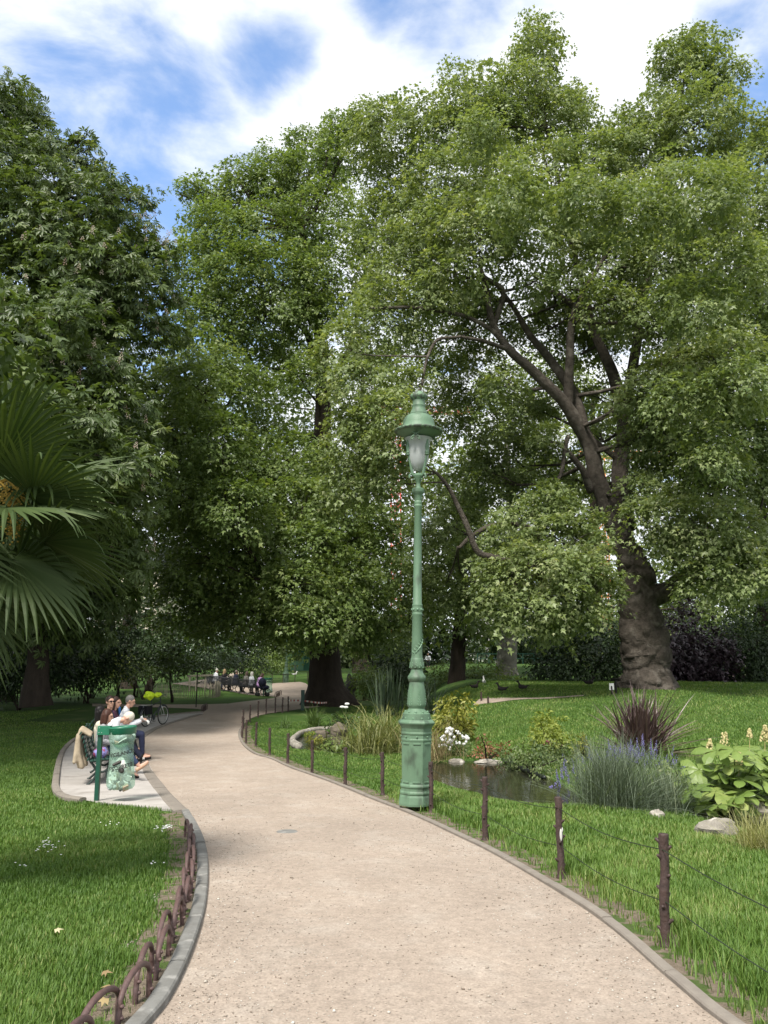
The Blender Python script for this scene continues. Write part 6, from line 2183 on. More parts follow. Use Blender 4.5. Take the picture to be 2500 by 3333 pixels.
def person(label, loc, rz, vox=.008, lean=5, head=(0, 0), knees=None, ankles=None, toes=None, elbows=None, wrists=None, hair=('short', (.05, .035, .025)), top='shirt', topmat=None, legmat=None, shoemat=None, bare=False,
           scale=1.0, fingers=True, bust=False, glasses=False, group='people sitting on the near benches', heel=False, bend=0, skirt=False):
    t = thing('person', label, 'person', loc, rz, group)
    la = R(lean)
    hipc = Vector((.20, 0, .55))
    T = lambda x, y, z: hipc + rotY(Vector((x, y, z)), la)
    belly, chest, neck = T(0.0, 0, .18), T(.01, 0, .36), T(-.005, 0, .50)
    la2 = la + R(bend)
    up2 = rotY(Vector((0, 0, 1)), la2)
    neck = chest + up2 * .15
    ha = la2 + R(head[0])
    hup = rotY(Vector((0, 0, 1)), ha)
    hf = rotY(Vector((1, 0, 0)), ha)
    yaw = R(head[1])
    hl = Vector((0, 1, 0))
    hf, hl = hf * math.cos(yaw) + hl * math.sin(yaw), hl * math.cos(yaw) - hf * math.sin(yaw)
    hc = neck + hup * .155 + hf * .025
    kn = knees or [(.62, .11, .50), (.62, -.11, .50)]
    an = ankles or [(.66, .11, .09), (.66, -.11, .09)]
    to = toes or [(.155, 0, -.045), (.155, 0, -.045)]
    kn = [Vector(k) for k in kn]; an = [Vector(k) for k in an]; to = [Vector(k) for k in to]
    sh = [chest + up2 * .085 + Vector((0, .175, 0)), chest + up2 * .085 + Vector((0, -.175, 0))]
    el = [Vector(e) for e in (elbows or [tuple(T(.08, .24, .14)), tuple(T(.08, -.24, .14))])]
    wr = [Vector(w) for w in (wrists or [(.42, .08, .66), (.42, -.08, .66)])]
    hips = [hipc + Vector((0, .09, 0)), hipc + Vector((0, -.09, 0))]
    # ---- body: one continuous surface
    b = MB()

    def torso(mb, g_):
        mb.capsule(hips[0], hips[1], .105 + g_, .105 + g_, 14)
        for y in (-.055, .055):
            o_ = Vector((0, y, 0))
            mb.capsule(hipc + o_, belly + o_, .095 + g_, .092 + g_, 14)
            mb.capsule(belly + o_, chest + o_ * 1.25, .092 + g_, .098 + g_, 14)
        mb.capsule(sh[0] - Vector((0, .04, 0)), sh[1] + Vector((0, .04, 0)), .060 + g_, .060 + g_, 12)
        mb.capsule(chest + up2 * .06, neck, .085 + g_, .050 + g_, 12)
        if bust:
            for y in (-.07, .07):
                mb.ball(chest + rotY(Vector((.085, y, -.02)), la), .055 + g_, 12, 8)

    torso(b, 0)
    b.capsule(neck - up2 * .03, hc - hup * .06, .052, .050, 12)
    M = Matrix((hf, hl, hup)).transposed()
    b.ball(hc + hup * .025 - hf * .012, (.092, .074, .098), 16, 12, M=M)
    b.capsule(hc - hup * .03 + hf * .035, hc - hup * .075 + hf * .055, .052, .032, 12)      # jaw
    b.capsule(hc + hup * .025 + hf * .082, hc - hup * .012 + hf * .102, .010, .015, 8)       # nose
    b.capsule(hc - hup * .045 + hf * .083 + hl * .018, hc - hup * .045 + hf * .083 - hl * .018, .010, .010, 8)   # lips
    b.capsule(hc + hup * .04 + hf * .074 + hl * .03, hc + hup * .04 + hf * .074 - hl * .03, .014, .014, 8)       # brow
    for s in (-1, 1):
        b.ball(hc + hl * s * .076 - hf * .008 + hup * .005, (.018, .010, .030), 8, 6, M=M)
    for i in range(2):
        b.capsule(sh[i], el[i], .048, .039, 12)
        b.capsule(el[i], wr[i], .039, .026, 12)
        fd = (wr[i] - el[i]).normalized()
        side = fd.cross(Vector((0, 0, 1)))
        side = side.normalized() if side.length > .1 else Vector((0, 1, 0))
        dn = side.cross(fd).normalized()
        if dn.z > 0:
            dn = -dn
        pc = wr[i] + fd * .085
        for q in (-.024, 0, .024):
            b.capsule(wr[i] + side * q * .6 + fd * .01, pc + side * q, .015, .014, 8)
        if fingers:
            for q, L in ((-.031, .058), (-.010, .074), (.011, .078), (.031, .068)):
                k0 = pc + side * q
                k1 = k0 + (fd * .85 + dn * .5).normalized() * L * .55
                k2 = k1 + (fd * .35 + dn * .95).normalized() * L * .5
                b.capsule(k0, k1, .0095, .009, 7)
                b.capsule(k1, k2, .009, .0078, 7)
            sg = 1 if i == 1 else -1
            b0 = wr[i] + fd * .03 + side * .022 * sg
            b1 = b0 + (fd * .7 + side * sg * .75 + dn * .3).normalized() * .045
            b.capsule(b0, b1, .014, .011, 7)
            b.capsule(b1, b1 + (fd * .9 + dn * .35).normalized() * .034, .0105, .009, 7)
        b.capsule(hips[i], kn[i], .083, .058, 12)
        b.capsule(kn[i], kn[i].lerp(an[i], .35), .056, .056, 12)
        b.capsule(kn[i].lerp(an[i], .35), an[i], .054, .034, 12)
        b.capsule(an[i], an[i] + to[i] * .9 - Vector((0, 0, .0)), .036, .026, 10)
    remesh(b.build('body', M_SKIN, t, local=True), vox)
    # ---- eyes
    if fingers:
        for s in (-1, 1):
            e = MB()
            e.ball(hc + hup * .022 + hf * .083 + hl * s * .030, (.009, .013, .007), 8, 6, M=M)
            e.build('eye', cloth('dark_eye', (.03, .02, .015)), t, local=True)
    if glasses:
        gm = MB()
        for s in (-1, 1):
            gm.ball(hc + hup * .022 + hf * .098 + hl * s * .032, (.007, .027, .020), 10, 7, M=M)
            gm.capsule(hc + hup * .026 + hf * .09 + hl * s * .056, hc + hup * .02 - hf * .005 + hl * s * .082, .004, .004, 6)
        gm.capsule(hc + hup * .026 + hf * .104 + hl * .012, hc + hup * .026 + hf * .104 - hl * .012, .004, .004, 6)
        gm.build('sunglasses', cloth('dark_lens', (.01, .01, .012), rough=.2), t, local=True)
    # ---- top
    g_ = .016 if top in ('jacket', 'cardigan') else .010
    c = MB()
    torso(c, g_)
    for i in range(2):
        c.capsule(sh[i], el[i], .052 + g_, .044 + g_, 12)
        if top != 'tee':
            c.capsule(el[i], el[i].lerp(wr[i], .92), .044 + g_, .031 + g_ * .8, 12)
    if top in ('jacket', 'cardigan'):
        for i in range(2):
            c.capsule(hips[i] + Vector((-.02, 0, -.01)), hips[i].lerp(kn[i], .25), .105 + g_, .098, 12)
    remesh(c.build('jacket' if top in ('jacket', 'cardigan') else 'shirt', topmat, t, local=True), vox)
    # ---- trousers
    l = MB()
    l.capsule(hips[0] + Vector((0, -.02, 0)), hips[1] + Vector((0, .02, 0)), .113, .113, 14)
    for i in range(2):
        l.capsule(hips[i], kn[i], .093, .069, 12)
        if not skirt:
            l.capsule(kn[i], kn[i].lerp(an[i], .4), .067, .062, 12)
            l.capsule(kn[i].lerp(an[i], .4), kn[i].lerp(an[i], .80 if bare else .96), .062, .046, 12)
    remesh(l.build('trousers' if not skirt else 'skirt', legmat, t, local=True), vox)
    for i in range(2):
        s = MB()
        a_, d = an[i], to[i].normalized()
        sole = a_ - Vector((0, 0, .028)) if d.z < .2 else a_ + Vector((0, 0, -.02))
        s.capsule(sole - d * .045, sole + d * .06, .042, .040, 10)
        s.capsule(sole + d * .06, sole + d * .165, .042, .024, 10)
        if not bare:
            s.capsule(a_ + Vector((0, 0, .02)), sole, .046, .042, 10)
        if heel:
            s.capsule(sole - d * .05, sole - d * .06 - Vector((0, 0, .055)), .020, .009, 8)
        remesh(s.build('shoe', shoemat[i] if isinstance(shoemat, (list, tuple)) else shoemat, t, local=True), vox)
    # ---- hair
    h = MB()
    kind, hcol = hair
    h.ball(hc + hup * .042 - hf * .026, (.097, .083, .098), 16, 12, M=M)
    if kind == 'short':
        h.capsule(hc + hup * .02 - hf * .075, hc - hup * .03 - hf * .07, .045, .03, 10)
    elif kind == 'bob':
        for s in (-1, 1):
            h.capsule(hc + hup * .02 - hf * .02 + hl * s * .055, hc - hup * .115 + hf * .005 + hl * s * .066, .050, .036, 10)
            h.capsule(hc - hf * .06 + hl * s * .03, hc - hup * .13 - hf * .055 + hl * s * .035, .060, .046, 10)
        h.capsule(hc - hf * .05, hc - hup * .125 - hf * .055, .07, .05, 10)
    elif kind == 'long':
        for s in (-1, 1):
            h.capsule(hc + hup * .02 - hf * .02 + hl * s * .055, hc - hup * .12 + hf * .0 + hl * s * .068, .046, .034, 10)
            h.capsule(hc - hf * .06 + hl * s * .025, hc - hup * .24 - hf * .07 + hl * s * .045, .060, .035, 10)
    o = h.build('hair', cloth('hair_%02d%02d' % (int(hcol[0] * 99), int(hcol[2] * 99)), hcol, tuple(x * .6 for x in hcol), rough=.5), t, local=True)
    remesh(o, vox)
    t.scale = (scale,) * 3
    return t, dict(hc=hc, wr=wr, kn=kn, an=an)


M_KNIT = surf('grey_knit', (.42, .42, .43), (.16, .16, .17), scale=55, rough=.95, bump=.8, bscale=70, dist=.01, detail=2)
M_JEANS = cloth('blue_jeans', (.035, .052, .105), scale=40)
M_NAVY = cloth('navy_cloth', (.018, .022, .042), scale=30)
M_BLACKC = cloth('black_cloth', (.012, .012, .014), scale=30)
M_WHITEC = cloth('white_cotton', (.66, .68, .72), scale=12)
M_CREAMC = cloth('cream_cloth', (.58, .54, .44), scale=20)
M_BEIGE = surf('beige_trench', (.40, .33, .235), (.31, .25, .175), scale=7, rough=.85, bump=.5, bscale=9, dist=.03)
M_TAN = cloth('tan_leather', (.46, .30, .20), scale=20, rough=.45)
M_BLACKL = cloth('black_leather', (.012, .011, .011), scale=20, rough=.35)
M_DKBLUE = cloth('dark_blue_cloth', (.030, .036, .075), scale=20)
M_MAROON = cloth('maroon_cloth', (.11, .016, .024), scale=20)
M_BLUETIE = cloth('blue_cloth', (.05, .16, .42), scale=20)
M_PAPER = plain('white_paper', (.72, .72, .70), .8)
M_LILAC = cloth('lilac_cloth', (.40, .25, .46), scale=20)
M_GREYC = cloth('grey_cloth', (.20, .19, .17), scale=20)
M_BROWNC = cloth('plum_cloth', (.08, .035, .06), scale=20)


def on_bench(k, s, **kw):
    p = bench_pt(k, s, kw.pop('fwd', 0.0))
    return p, BENCHES[k][3]


def seat_person(label, k, s, turn=0, fwd=0.0, **kw):
    p, rz = on_bench(k, s, fwd=fwd)
    kw.setdefault('scale', 1.03)
    return person(label, tuple(p), rz + R(turn), **kw)


crossR = dict(knees=[(.60, .10, .50), (.60, -.02, .66)], ankles=[(.60, .12, .09), (.93, -.02, .27)], toes=[(.155, 0, -.045), (.15, .02, .09)])
crossL = dict(knees=[(.60, .02, .66), (.60, -.10, .50)], ankles=[(.90, .0, .28), (.58, -.12, .09)], toes=[(.16, 0, .02), (.155, 0, -.045)])
A, Ai = seat_person("woman with brown bob, grey knitted cardigan, jeans and beige shoes on the near bench", 0, -.62, lean=4, head=(10, -12), hair=('bob', (.060, .026, .018)), top='cardigan', topmat=M_KNIT, legmat=M_JEANS, shoemat=[M_TAN, M_TAN], bare=True, bust=True, scale=.96,
                    heel=True, wrists=[(.44, .06, .74), (.44, -.10, .72)], elbows=[(.22, .26, .78), (.20, -.27, .78)], **crossR)
C_, Ci = seat_person("person with black hair and a cream jacket leaning back on the near bench", 0, -.02, lean=-8, head=(8, 10), hair=('long', (.010, .008, .008)), top='jacket', topmat=M_CREAMC, legmat=M_BLACKC, shoemat=M_BLACKL, bare=True, scale=.98, ankles=[(.70, .11, .09), (.74, -.11, .09)])
B_, Bi = seat_person("white haired man bent forward in a white shirt, legs crossed, in dark sneakers", 0, .60, lean=22, bend=28, head=(22, 0), hair=('short', (.66, .62, .52)), topmat=M_WHITEC, legmat=M_NAVY, shoemat=M_BLACKL, wrists=[(.60, .06, .70), (.60, -.06, .70)], elbows=[(.45, .24, .66), (.45, -.24, .66)],
                     **crossL)
D_, Di = seat_person("man with short dark hair and sunglasses facing the path from the second bench", 1, -.55, lean=-2, head=(2, -62), hair=('short', (.030, .020, .015)), topmat=M_DKBLUE, legmat=M_NAVY, shoemat=M_BLACKL, glasses=True, scale=1.10, fwd=.02)
E_, Ei = seat_person("woman with long dark brown hair turned towards her neighbour on the second bench", 1, .10, lean=0, head=(8, -25), hair=('long', (.040, .022, .016)), topmat=M_BROWNC, legmat=M_BLACKC, shoemat=M_BLACKL, bust=True, scale=1.07, fwd=.07)
F_, Fi = seat_person("man with cropped grey hair in a white shirt holding a white paper wrapper", 1, .78, lean=8, head=(12, -10), hair=('short', (.17, .16, .15)), topmat=M_WHITEC, legmat=M_DKBLUE, shoemat=M_BLACKL, wrists=[(.60, .06, .80), (.60, -.08, .78)], elbows=[(.36, .25, .70), (.36, -.25, .70)], scale=1.08, fwd=.26)
G_, Gi = seat_person("person in dark jacket with blue scarf, maroon cloth on the lap and heeled boots", 2, -.55, lean=2, head=(6, 0), hair=('short', (.030, .022, .016)), top='jacket', topmat=M_BLACKC, legmat=M_BLACKC, shoemat=M_BLACKL, heel=True, ankles=[(.70, .11, .12), (.78, -.10, .12)])


def local_pt(t, v):
    return t.matrix_basis @ Vector(v)


for o in (A, B_, F_, G_):
    o.rotation_mode = 'XYZ'
# things they hold
def sheet(name, label, cat, c, w, h, M, mat, curl=.02, n=8):
    mb = MB()
    V, F = [], []
    for i in range(n + 1):
        for j in range(n + 1):
            u, v = i / n - .5, j / n - .5
            for s in (0,):
                V.append(Vector(c) + M @ Vector((u * w, v * h, curl * math.sin(u * 5) + curl * .6 * math.sin(v * 7 + u * 3))))
    m = n + 1
    for i in range(n):
        for j in range(n):
            F.append((i * m + j, (i + 1) * m + j, (i + 1) * m + j + 1, i * m + j + 1))
    mb.add(V, F)
    o = mb.build(name, mat, smooth=True)
    md = o.modifiers.new('thickness', 'SOLIDIFY'); md.thickness = .003
    return tag(o, label, cat)


bpy.context.view_layer.update()
rzA = BENCHES[0][3]
rzF = BENCHES[1][3]
q = local_pt(A, (.58, -.02, .76))
sheet('booklet', "pale booklet held open by the woman in the grey cardigan", 'booklet', q, .20, .26, Matrix.Rotation(rzA, 3, 'Z') @ Matrix.Rotation(R(-28), 3, 'Y'), M_PAPER, .006)
q = local_pt(B_, (.66, -.02, .74))
sheet('paper_sheet', "white sheet on the lap of the bent white haired man", 'paper', q, .26, .30, Matrix.Rotation(rzA, 3, 'Z') @ Matrix.Rotation(R(35), 3, 'Y'), M_PAPER, .03)
q = local_pt(F_, (.68, -.04, .80))
sheet('paper_wrapper', "crumpled white wrapper in the hands of the man in the white shirt", 'paper', q, .24, .30, Matrix.Rotation(rzF, 3, 'Z') @ Matrix.Rotation(R(60), 3, 'Y'), M_PAPER, .045)
q = local_pt(G_, (.48, -.03, .64))
mb = MB(); mb.ball((0, 0, 0), (.24, .20, .06), 14, 9, M=Matrix.Rotation(BENCHES[2][3], 3, 'Z'), disp=lambda d: .3 * noise.noise(d * 2.2))
o = mb.build('maroon_cloth', M_MAROON, smooth=True); o.location = q
tag(o, "maroon cloth over the knees of the person in the dark jacket", 'cloth')
sc = MB()
sc.capsule((.335, -.05, 1.08), (.36, -.04, .84), .035, .025, 8)
sc.capsule((.335, .05, 1.08), (.36, .03, .84), .035, .025, 8)
remesh(sc.build('scarf', M_BLUETIE, G_, local=True), .012)
# white badge on the sneaker of B
nb = MB()
for a_, c_ in (((.93, -.046, .250), (.93, -.046, .285)), ((.93, -.046, .285), (.955, -.046, .250)), ((.955, -.046, .250), (.955, -.046, .285))):
    nb.capsule(a_, c_, .005, .005, 6)
nb.build('sneaker_emblem', M_PAPER, B_, local=True)

# coat and bag on the near bench
bx, by, bz, brz = BENCHES[0]


def coat():
    mb = MB()
    for j in range(9):
        u = j / 8
        y = -1.02 + .60 * u
        w = .022 * math.sin(j * 2.1) + .055
        mb.capsule((.03, y, .86), (-.13, y, .955), .030, .034, 8)
        mb.capsule((-.13, y, .955), (-.21 + w, y, .80), .032, .040, 8)
        mb.capsule((-.21 + w, y, .80), (-.235 + w * 1.6, y + .02, .56), .040, .052, 8)
        mb.capsule((-.235 + w * 1.6, y + .02, .56), (-.20 + w * 2.2, y + .03, .34 + .03 * math.sin(j * 1.7)), .052, .046, 8)
    for z_, x_ in ((.80, -.15), (.68, -.17), (.56, -.175), (.45, -.16)):
        mb.capsule((x_, -1.0, z_), (x_, -.46, z_), .050, .050, 8)
    mb.capsule((-.16, -.98, .86), (-.20, -1.04, .42), .045, .035, 8)
    mb.capsule((-.17, -.46, .84), (-.22, -.44, .50), .045, .035, 8)
    c, s = math.cos(brz), math.sin(brz)
    mb.V = [(bx + v[0] * c - v[1] * s, by + v[0] * s + v[1] * c, bz + v[2]) for v in mb.V]
    o = mb.build('trench_coat', M_BEIGE, smooth=True)
    remesh(o, .014, 5)
    tag(o, "beige trench coat hung over the backrest of the near bench", 'coat')


coat()
mb = MB()
q = bench_pt(0, -.98, .22, .56)
mb.ball(q, (.12, .10, .10), 14, 9, disp=lambda d: .3 * noise.noise(d * 2.0))
tag(mb.build('handbag', surf('patterned_bag', (.10, .06, .22), (.30, .32, .62), scale=16, rough=.6, c3=(.25, .04, .08), c3pos=(.55, .62), c3scale=14), smooth=True), "patterned violet and blue bag on the near end of the near bench", 'bag')

# ------------------------------------------------------------------ bicycle
M_TYRE = plain('black_tyre', (.02, .02, .02), .8)
M_RIMM = plain('bright_rim', (.50, .50, .48), .35, .6)
M_FRAME = plain('dark_bike_frame', (.02, .025, .03), .35)
M_SILVER = plain('silver_tube', (.55, .56, .56), .3, .7)
wb = ground(474, 2369)
wf = Vector((wb.x + .33, wb.y + 1.0, 0))
ang = math.atan2(wf.y - wb.y, wf.x - wb.x)
cbk = Vector(((wb.x + wf.x) / 2, (wb.y + wf.y) / 2, 0)); cbk.z = float(base_g(cbk.x, cbk.y)) + .03
bike = thing('bicycle', "dark bicycle with silver mudguard stays parked at the end of the near benches", 'bicycle', tuple(cbk), ang)


def build_bike():
    for x in (-.53, .53):
        w = MB()
        pts = [(x + .325 * math.cos(a), 0, .345 + .325 * math.sin(a)) for a in np.linspace(0, math.tau, 37)]
        w.tube(pts, .020, 8, cap=False)
        wo = w.build('wheel', M_TYRE, bike, smooth=True, local=True)
        r = MB()
        pts = [(x + .298 * math.cos(a), 0, .345 + .298 * math.sin(a)) for a in np.linspace(0, math.tau, 37)]
        r.tube(pts, .013, 6, cap=False)
        r.capsule((x, -.05, .345), (x, .05, .345), .02, .02, 8)
        for k in range(20):
            a = math.tau * k / 20
            r.tube([(x, .025 * (-1) ** k, .345), (x + .295 * math.cos(a), 0, .345 + .295 * math.sin(a))], .0016, 4)
        r.build('rim', M_RIMM, wo, smooth=True, local=True)
        m = MB()
        pts = [(x + .355 * math.cos(a), 0, .345 + .355 * math.sin(a)) for a in np.linspace(R(10), R(205) if x < 0 else R(170), 22)]
        m.tube(pts, .026, 6, flat=.5)
        m.build('mudguard', M_FRAME, bike, smooth=True, local=True)
    f = MB()
    for p, q, r in (((-.53, .035, .345), (-.14, 0, .30), .011), ((-.53, -.035, .345), (-.14, 0, .30), .011), ((-.53, .035, .345), (-.22, 0, .78), .010), ((-.53, -.035, .345), (-.22, 0, .78), .010), ((-.14, 0, .30), (-.25, 0, .90), .017), ((-.14, 0, .30), (.36, 0, .70), .019), ((-.20, 0, .72), (.33, 0, .82), .017), ((.36, 0, .66), (.32, 0, .90), .020)):
        f.tube([p, q], r, 8)
    f.build('frame', M_FRAME, bike, smooth=True, local=True)
    fk = MB()
    for y in (-.05, .05):
        fk.tube([(.36, y * .6, .68), (.44, y, .52), (.53, y, .345)], [.015, .014, .010], 8)
    fk.build('fork', M_SILVER, bike, smooth=True, local=True)
    hb = MB()
    hb.tube([(.32, 0, .90), (.31, 0, 1.04)], .014, 8)
    q, rr = curve3([(.20, .30, 1.05), (.27, .24, 1.07), (.33, .10, 1.05), (.34, 0, 1.04), (.33, -.10, 1.05), (.27, -.24, 1.07), (.20, -.30, 1.05)], [.014, .014, .011, .011, .011, .014, .014], 4)
    hb.tube(q, rr, 8)
    hb.build('handlebar', M_FRAME, bike, smooth=True, local=True)
    sd = MB()
    sd.ball((-.28, 0, .965), (.14, .085, .04), 12, 8)
    sd.build('saddle', M_BLACKL, bike, smooth=True, local=True)
    rk = MB()
    for y in (-.06, .06):
        rk.tube([(-.25, y, .74), (-.80, y, .74)], .007, 6)
        rk.tube([(-.53, y, .36), (-.66, y, .74)], .006, 6)
    rk.build('rack', M_SILVER, bike, smooth=True, local=True)
    ch = MB()
    ch.lathe([(.0, -.006), (.09, -.006), (.09, .006), (.0, .006)], 20, (-.14, -.06, .30), M=Matrix.Rotation(R(90), 3, 'X'))
    for s in (-1, 1):
        ch.tube([(-.14, s * .08, .30), (-.14 + s * .12, s * .10, .30 - .12)], .010, 6)
        ch.box((-.14 + s * .12, s * .15, .18), (.09, .08, .02))
    ch.build('crank', M_FRAME, bike, local=True)
    pn = MB()
    pn.box((-.60, .12, .56), (.34, .12, .30)); pn.box((-.60, -.12, .56), (.34, .12, .30))
    for s in (1, -1):
        p = MB()
        p.box((-.60, s * .13, .57), (.34, .12, .30))
        p.build('pannier', M_BLACKC, bike, local=True, bevel=.03)


build_bike()
mb = MB()
c = Vector((math.cos(ang), math.sin(ang), 0))
vp = cbk - c * .42 + Vector((0, 0, 1.06))
mb.ball(vp, (.17, .24, .14), 18, 12, disp=lambda d: .45 * noise.noise(d * 2.0 + Vector((2, 1, 0))))
mb.ball(vp + c * .28 + Vector((.14, 0, .02)), (.16, .16, .09), 14, 9, disp=lambda d: .45 * noise.noise(d * 2.0))
o = mb.build('high_visibility_vest', surf('neon_yellow', (.62, .80, .02), (.50, .70, .02), scale=7, rough=.6), smooth=True)
remesh(o, .018)
tag(o, "neon yellow safety vest bundled on the saddle of the bicycle", 'safety vest')

# ------------------------------------------------------------------ the far benches and the people on them
fb0, fb1 = ground(852, 2267), ground(640, 2241)
fdir = Vector((fb1.x - fb0.x, fb1.y - fb0.y, 0)); flen = fdir.length; fdir.normalize()
fr = math.atan2(fdir.y, fdir.x) - math.pi / 2
face = Vector((math.cos(fr), math.sin(fr), 0))
print('far benches', fb0, fb1, flen)
fnames = ["far bench at its right end beside the second litter bin", "middle one of the far benches, seen from behind", "left one of the far benches, next to the wooden barrier"]
for k in range(3):
    c = fb0 + fdir * (1.5 + k * (flen - 2.4) / 3 + .3)
    make_bench(fnames[k], (c.x, c.y, float(base_g(c.x, c.y)) + .03), fr, 2.4, 'far dark benches', M_BLACKL)


def far_person(label, px, **kw):
    # along the row, where the sight line crosses it
    best = min((abs((at(px, 2230, (fb0 + fdir * s).y)).x - (fb0 + fdir * s).x), s) for s in np.arange(-.5, flen + 4, .05))[1]
    c = fb0 + fdir * best
    return person(label, (c.x, c.y, float(base_g(c.x, c.y)) + .03), fr + R(kw.pop('turn', 0)), vox=.020, fingers=False, group='people on the far benches', scale=1.05, **kw)


far_person("white haired person in white at the left end of the far benches", 690, hair=('short', (.60, .58, .52)), topmat=M_WHITEC, legmat=M_DKBLUE, shoemat=M_BLACKL, head=(15, 0))
far_person("person with long fair hair in dark clothes on the far benches", 717, hair=('long', (.30, .21, .12)), topmat=M_BLACKC, legmat=M_BLACKC, shoemat=M_BLACKL)
far_person("man with thinning grey hair in a dark jacket alone on the middle far bench", 755, hair=('short', (.20, .17, .14)), topmat=M_NAVY, top='jacket', legmat=M_NAVY, shoemat=M_BLACKL)
far_person("person in a grey beige coat on the right far bench", 788, hair=('bob', (.14, .10, .08)), topmat=M_GREYC, top='jacket', legmat=M_GREYC, shoemat=M_BLACKL, head=(10, 20))
far_person("white haired woman in a white top on the right far bench", 807, hair=('bob', (.66, .64, .58)), topmat=M_WHITEC, legmat=M_BLACKC, shoemat=M_BLACKL)
P6, _ = far_person("woman in a lilac top bent over a newspaper on the far benches", 830, hair=('bob', (.10, .06, .045)), topmat=M_LILAC, legmat=M_BLACKC, shoemat=M_BLACKL, lean=18, head=(20, 0))
bpy.context.view_layer.update()
sheet('newspaper', "white newspaper held by the woman in the lilac top", 'newspaper', local_pt(P6, (.62, 0, .80)), .30, .36, Matrix.Rotation(fr, 3, 'Z') @ Matrix.Rotation(R(30), 3, 'Y'), M_PAPER, .02)
q = ground(868, 2266)
litter_bin("far litter bin with a pale bag at the end of the far benches", q.x - .2, q.y, R(0), detail=False)


def pushchair(px, py):
    p = ground(px, py)
    t = thing('pushchair', "dark pushchair standing between the far benches and the far bin", 'pushchair', (p.x, p.y, p.z + .03), R(20))
    h = MB()
    h.ball((0, 0, .80), (.24, .26, .30), 14, 10)
    h.ball((.12, 0, .52), (.32, .22, .16), 14, 9)
    h.build('hood', M_NAVY, t, smooth=True, local=True)
    f = MB()
    for s in (-.22, .22):
        f.tube([(-.34, s, 1.05), (-.05, s, .55), (.30, s, .12)], .014, 6)
        f.tube([(.10, s, .55), (-.28, s, .12)], .014, 6)
    f.tube([(-.34, -.22, 1.05), (-.34, .22, 1.05)], .014, 6)
    f.build('frame', M_FRAME, t, local=True)
    for x, s in ((.30, -.22), (.30, .22), (-.28, -.22), (-.28, .22)):
        w = MB()
        w.lathe([(.04, -.02), (.11, -.02), (.12, 0), (.11, .02), (.04, .02)], 16, (x, s, .12), M=Matrix.Rotation(R(90), 3, 'X'))
        w.build('wheel', M_TYRE, t, smooth=True, local=True)


pushchair(853, 2268)

# ------------------------------------------------------------------ fences, posts, signs in the middle distance
M_OLDWOOD = surf('grey_old_wood', (.26, .24, .19), (.15, .135, .105), scale=6, rough=.9, bump=.5, bscale=30, stretch=(1, 1, .2))
M_GREENPOST = plain('green_post_paint', (.010, .050, .038), .45)
# wooden barrier
b0, b1 = ground(612, 2250), ground(688, 2246)
br_ = thing('wooden_barrier', "grey wooden rail on posts left of the far benches", 'barrier', tuple(b0))
mb = MB(); mb.bar(b0 + Vector((-.1, 0, .98)), b1 + Vector((.1, 0, .98)), .14, .12); mb.build('rail', M_OLDWOOD, br_)
for tt in (.05, .35, .72, .97):
    q = b0.lerp(b1, tt); m = MB(); m.box(q + Vector((0, 0, .43)), (.11, .11, 1.0)); m.build('post', M_OLDWOOD, br_)
# paling fence round the island bed
pa = [ground(px, py) for px, py in ((480, 2266), (560, 2272), (640, 2276), (700, 2272), (722, 2262), (700, 2250))]
pf = thing('paling_fence', "low chestnut paling fence of thin stakes round the island bed", 'fence', tuple(pa[0]))
P_ = resample(smooth_line([tuple(p)[:2] for p in pa], 2), step=.14)
mb = MB()
for i, p in enumerate(P_):
    z = float(base_g(p[0], p[1])); h = random.uniform(.62, .80)
    mb.tube([(p[0], p[1], z - .05), (p[0] + random.uniform(-.04, .04), p[1], z + h)], [.020, .014], 5)
pk = mb.build('pale', M_OLDWOOD, pf); tag(pk, kind='stuff')
mb = MB()
for zz in (.18, .55):
    mb.tube([(p[0], p[1], float(base_g(p[0], p[1])) + zz) for p in P_], .008, 5)
mb.build('wire', M_WIRE, pf)
# stump inside
q = ground(482, 2266)
mb = MB(); mb.tube([q, q + Vector((0, 0, .5)), q + Vector((.1, 0, 1.0)), q + Vector((.02, 0, 1.25))], [.30, .22, .18, .10], 14, disp=lambda p, d, i, k: noise.noise(p * 5) * .09)
tag(mb.build('tree_stump', M_BARK_DARK, smooth=True), "dark gnarled stump at the left end of the paling fence", 'stump')
# thin pole with a flat cap
q = ground(638, 2303)
ps = thing('signpost', "thin black pole with a small flat top beside the shaded path", 'pole', tuple(q))
h = (2303 - 2188) * mpp(q.y)
mb = MB(); mb.tube([q, q + Vector((0, 0, h))], .028, 8); mb.build('pole', M_BLACKL, ps)
mb = MB(); mb.box(q + Vector((0, -.02, h - .03)), (.42, .03, .09)); mb.build('plate', M_BLACKL, ps)
# square green post by the broad trunk
q = ground(985, 2312)
mb = MB(); mb.box(q + Vector((0, 0, .42)), (.15, .15, .95)); 
tag(mb.build('green_post', M_GREENPOST, bevel=.01), "square dark green post at the left foot of the broad trunk", 'post')
# red and white tape
mb = MB()
tq = [ground(940, 2318) + Vector((0, 0, .5)), ground(985, 2312) + Vector((0, 0, .42)), ground(1035, 2316) + Vector((0, 0, .38)), ground(1066, 2312) + Vector((0, -.4, .36))]
P_, r_ = curve3(tq, [.02] * 4, 8)
for i, (a, c) in enumerate(zip(P_[:-1], P_[1:])):
    mb.bar(a, c, .012, .07, a=(.15 if i % 2 else .95))
tag(mb.build('barrier_tape', leaf_mat('barrier_tape', (.34, .05, .04), (.60, .58, .55), rough=.5, trans=0)), "red and white striped tape sagging from the posts to the broad trunk", 'tape')
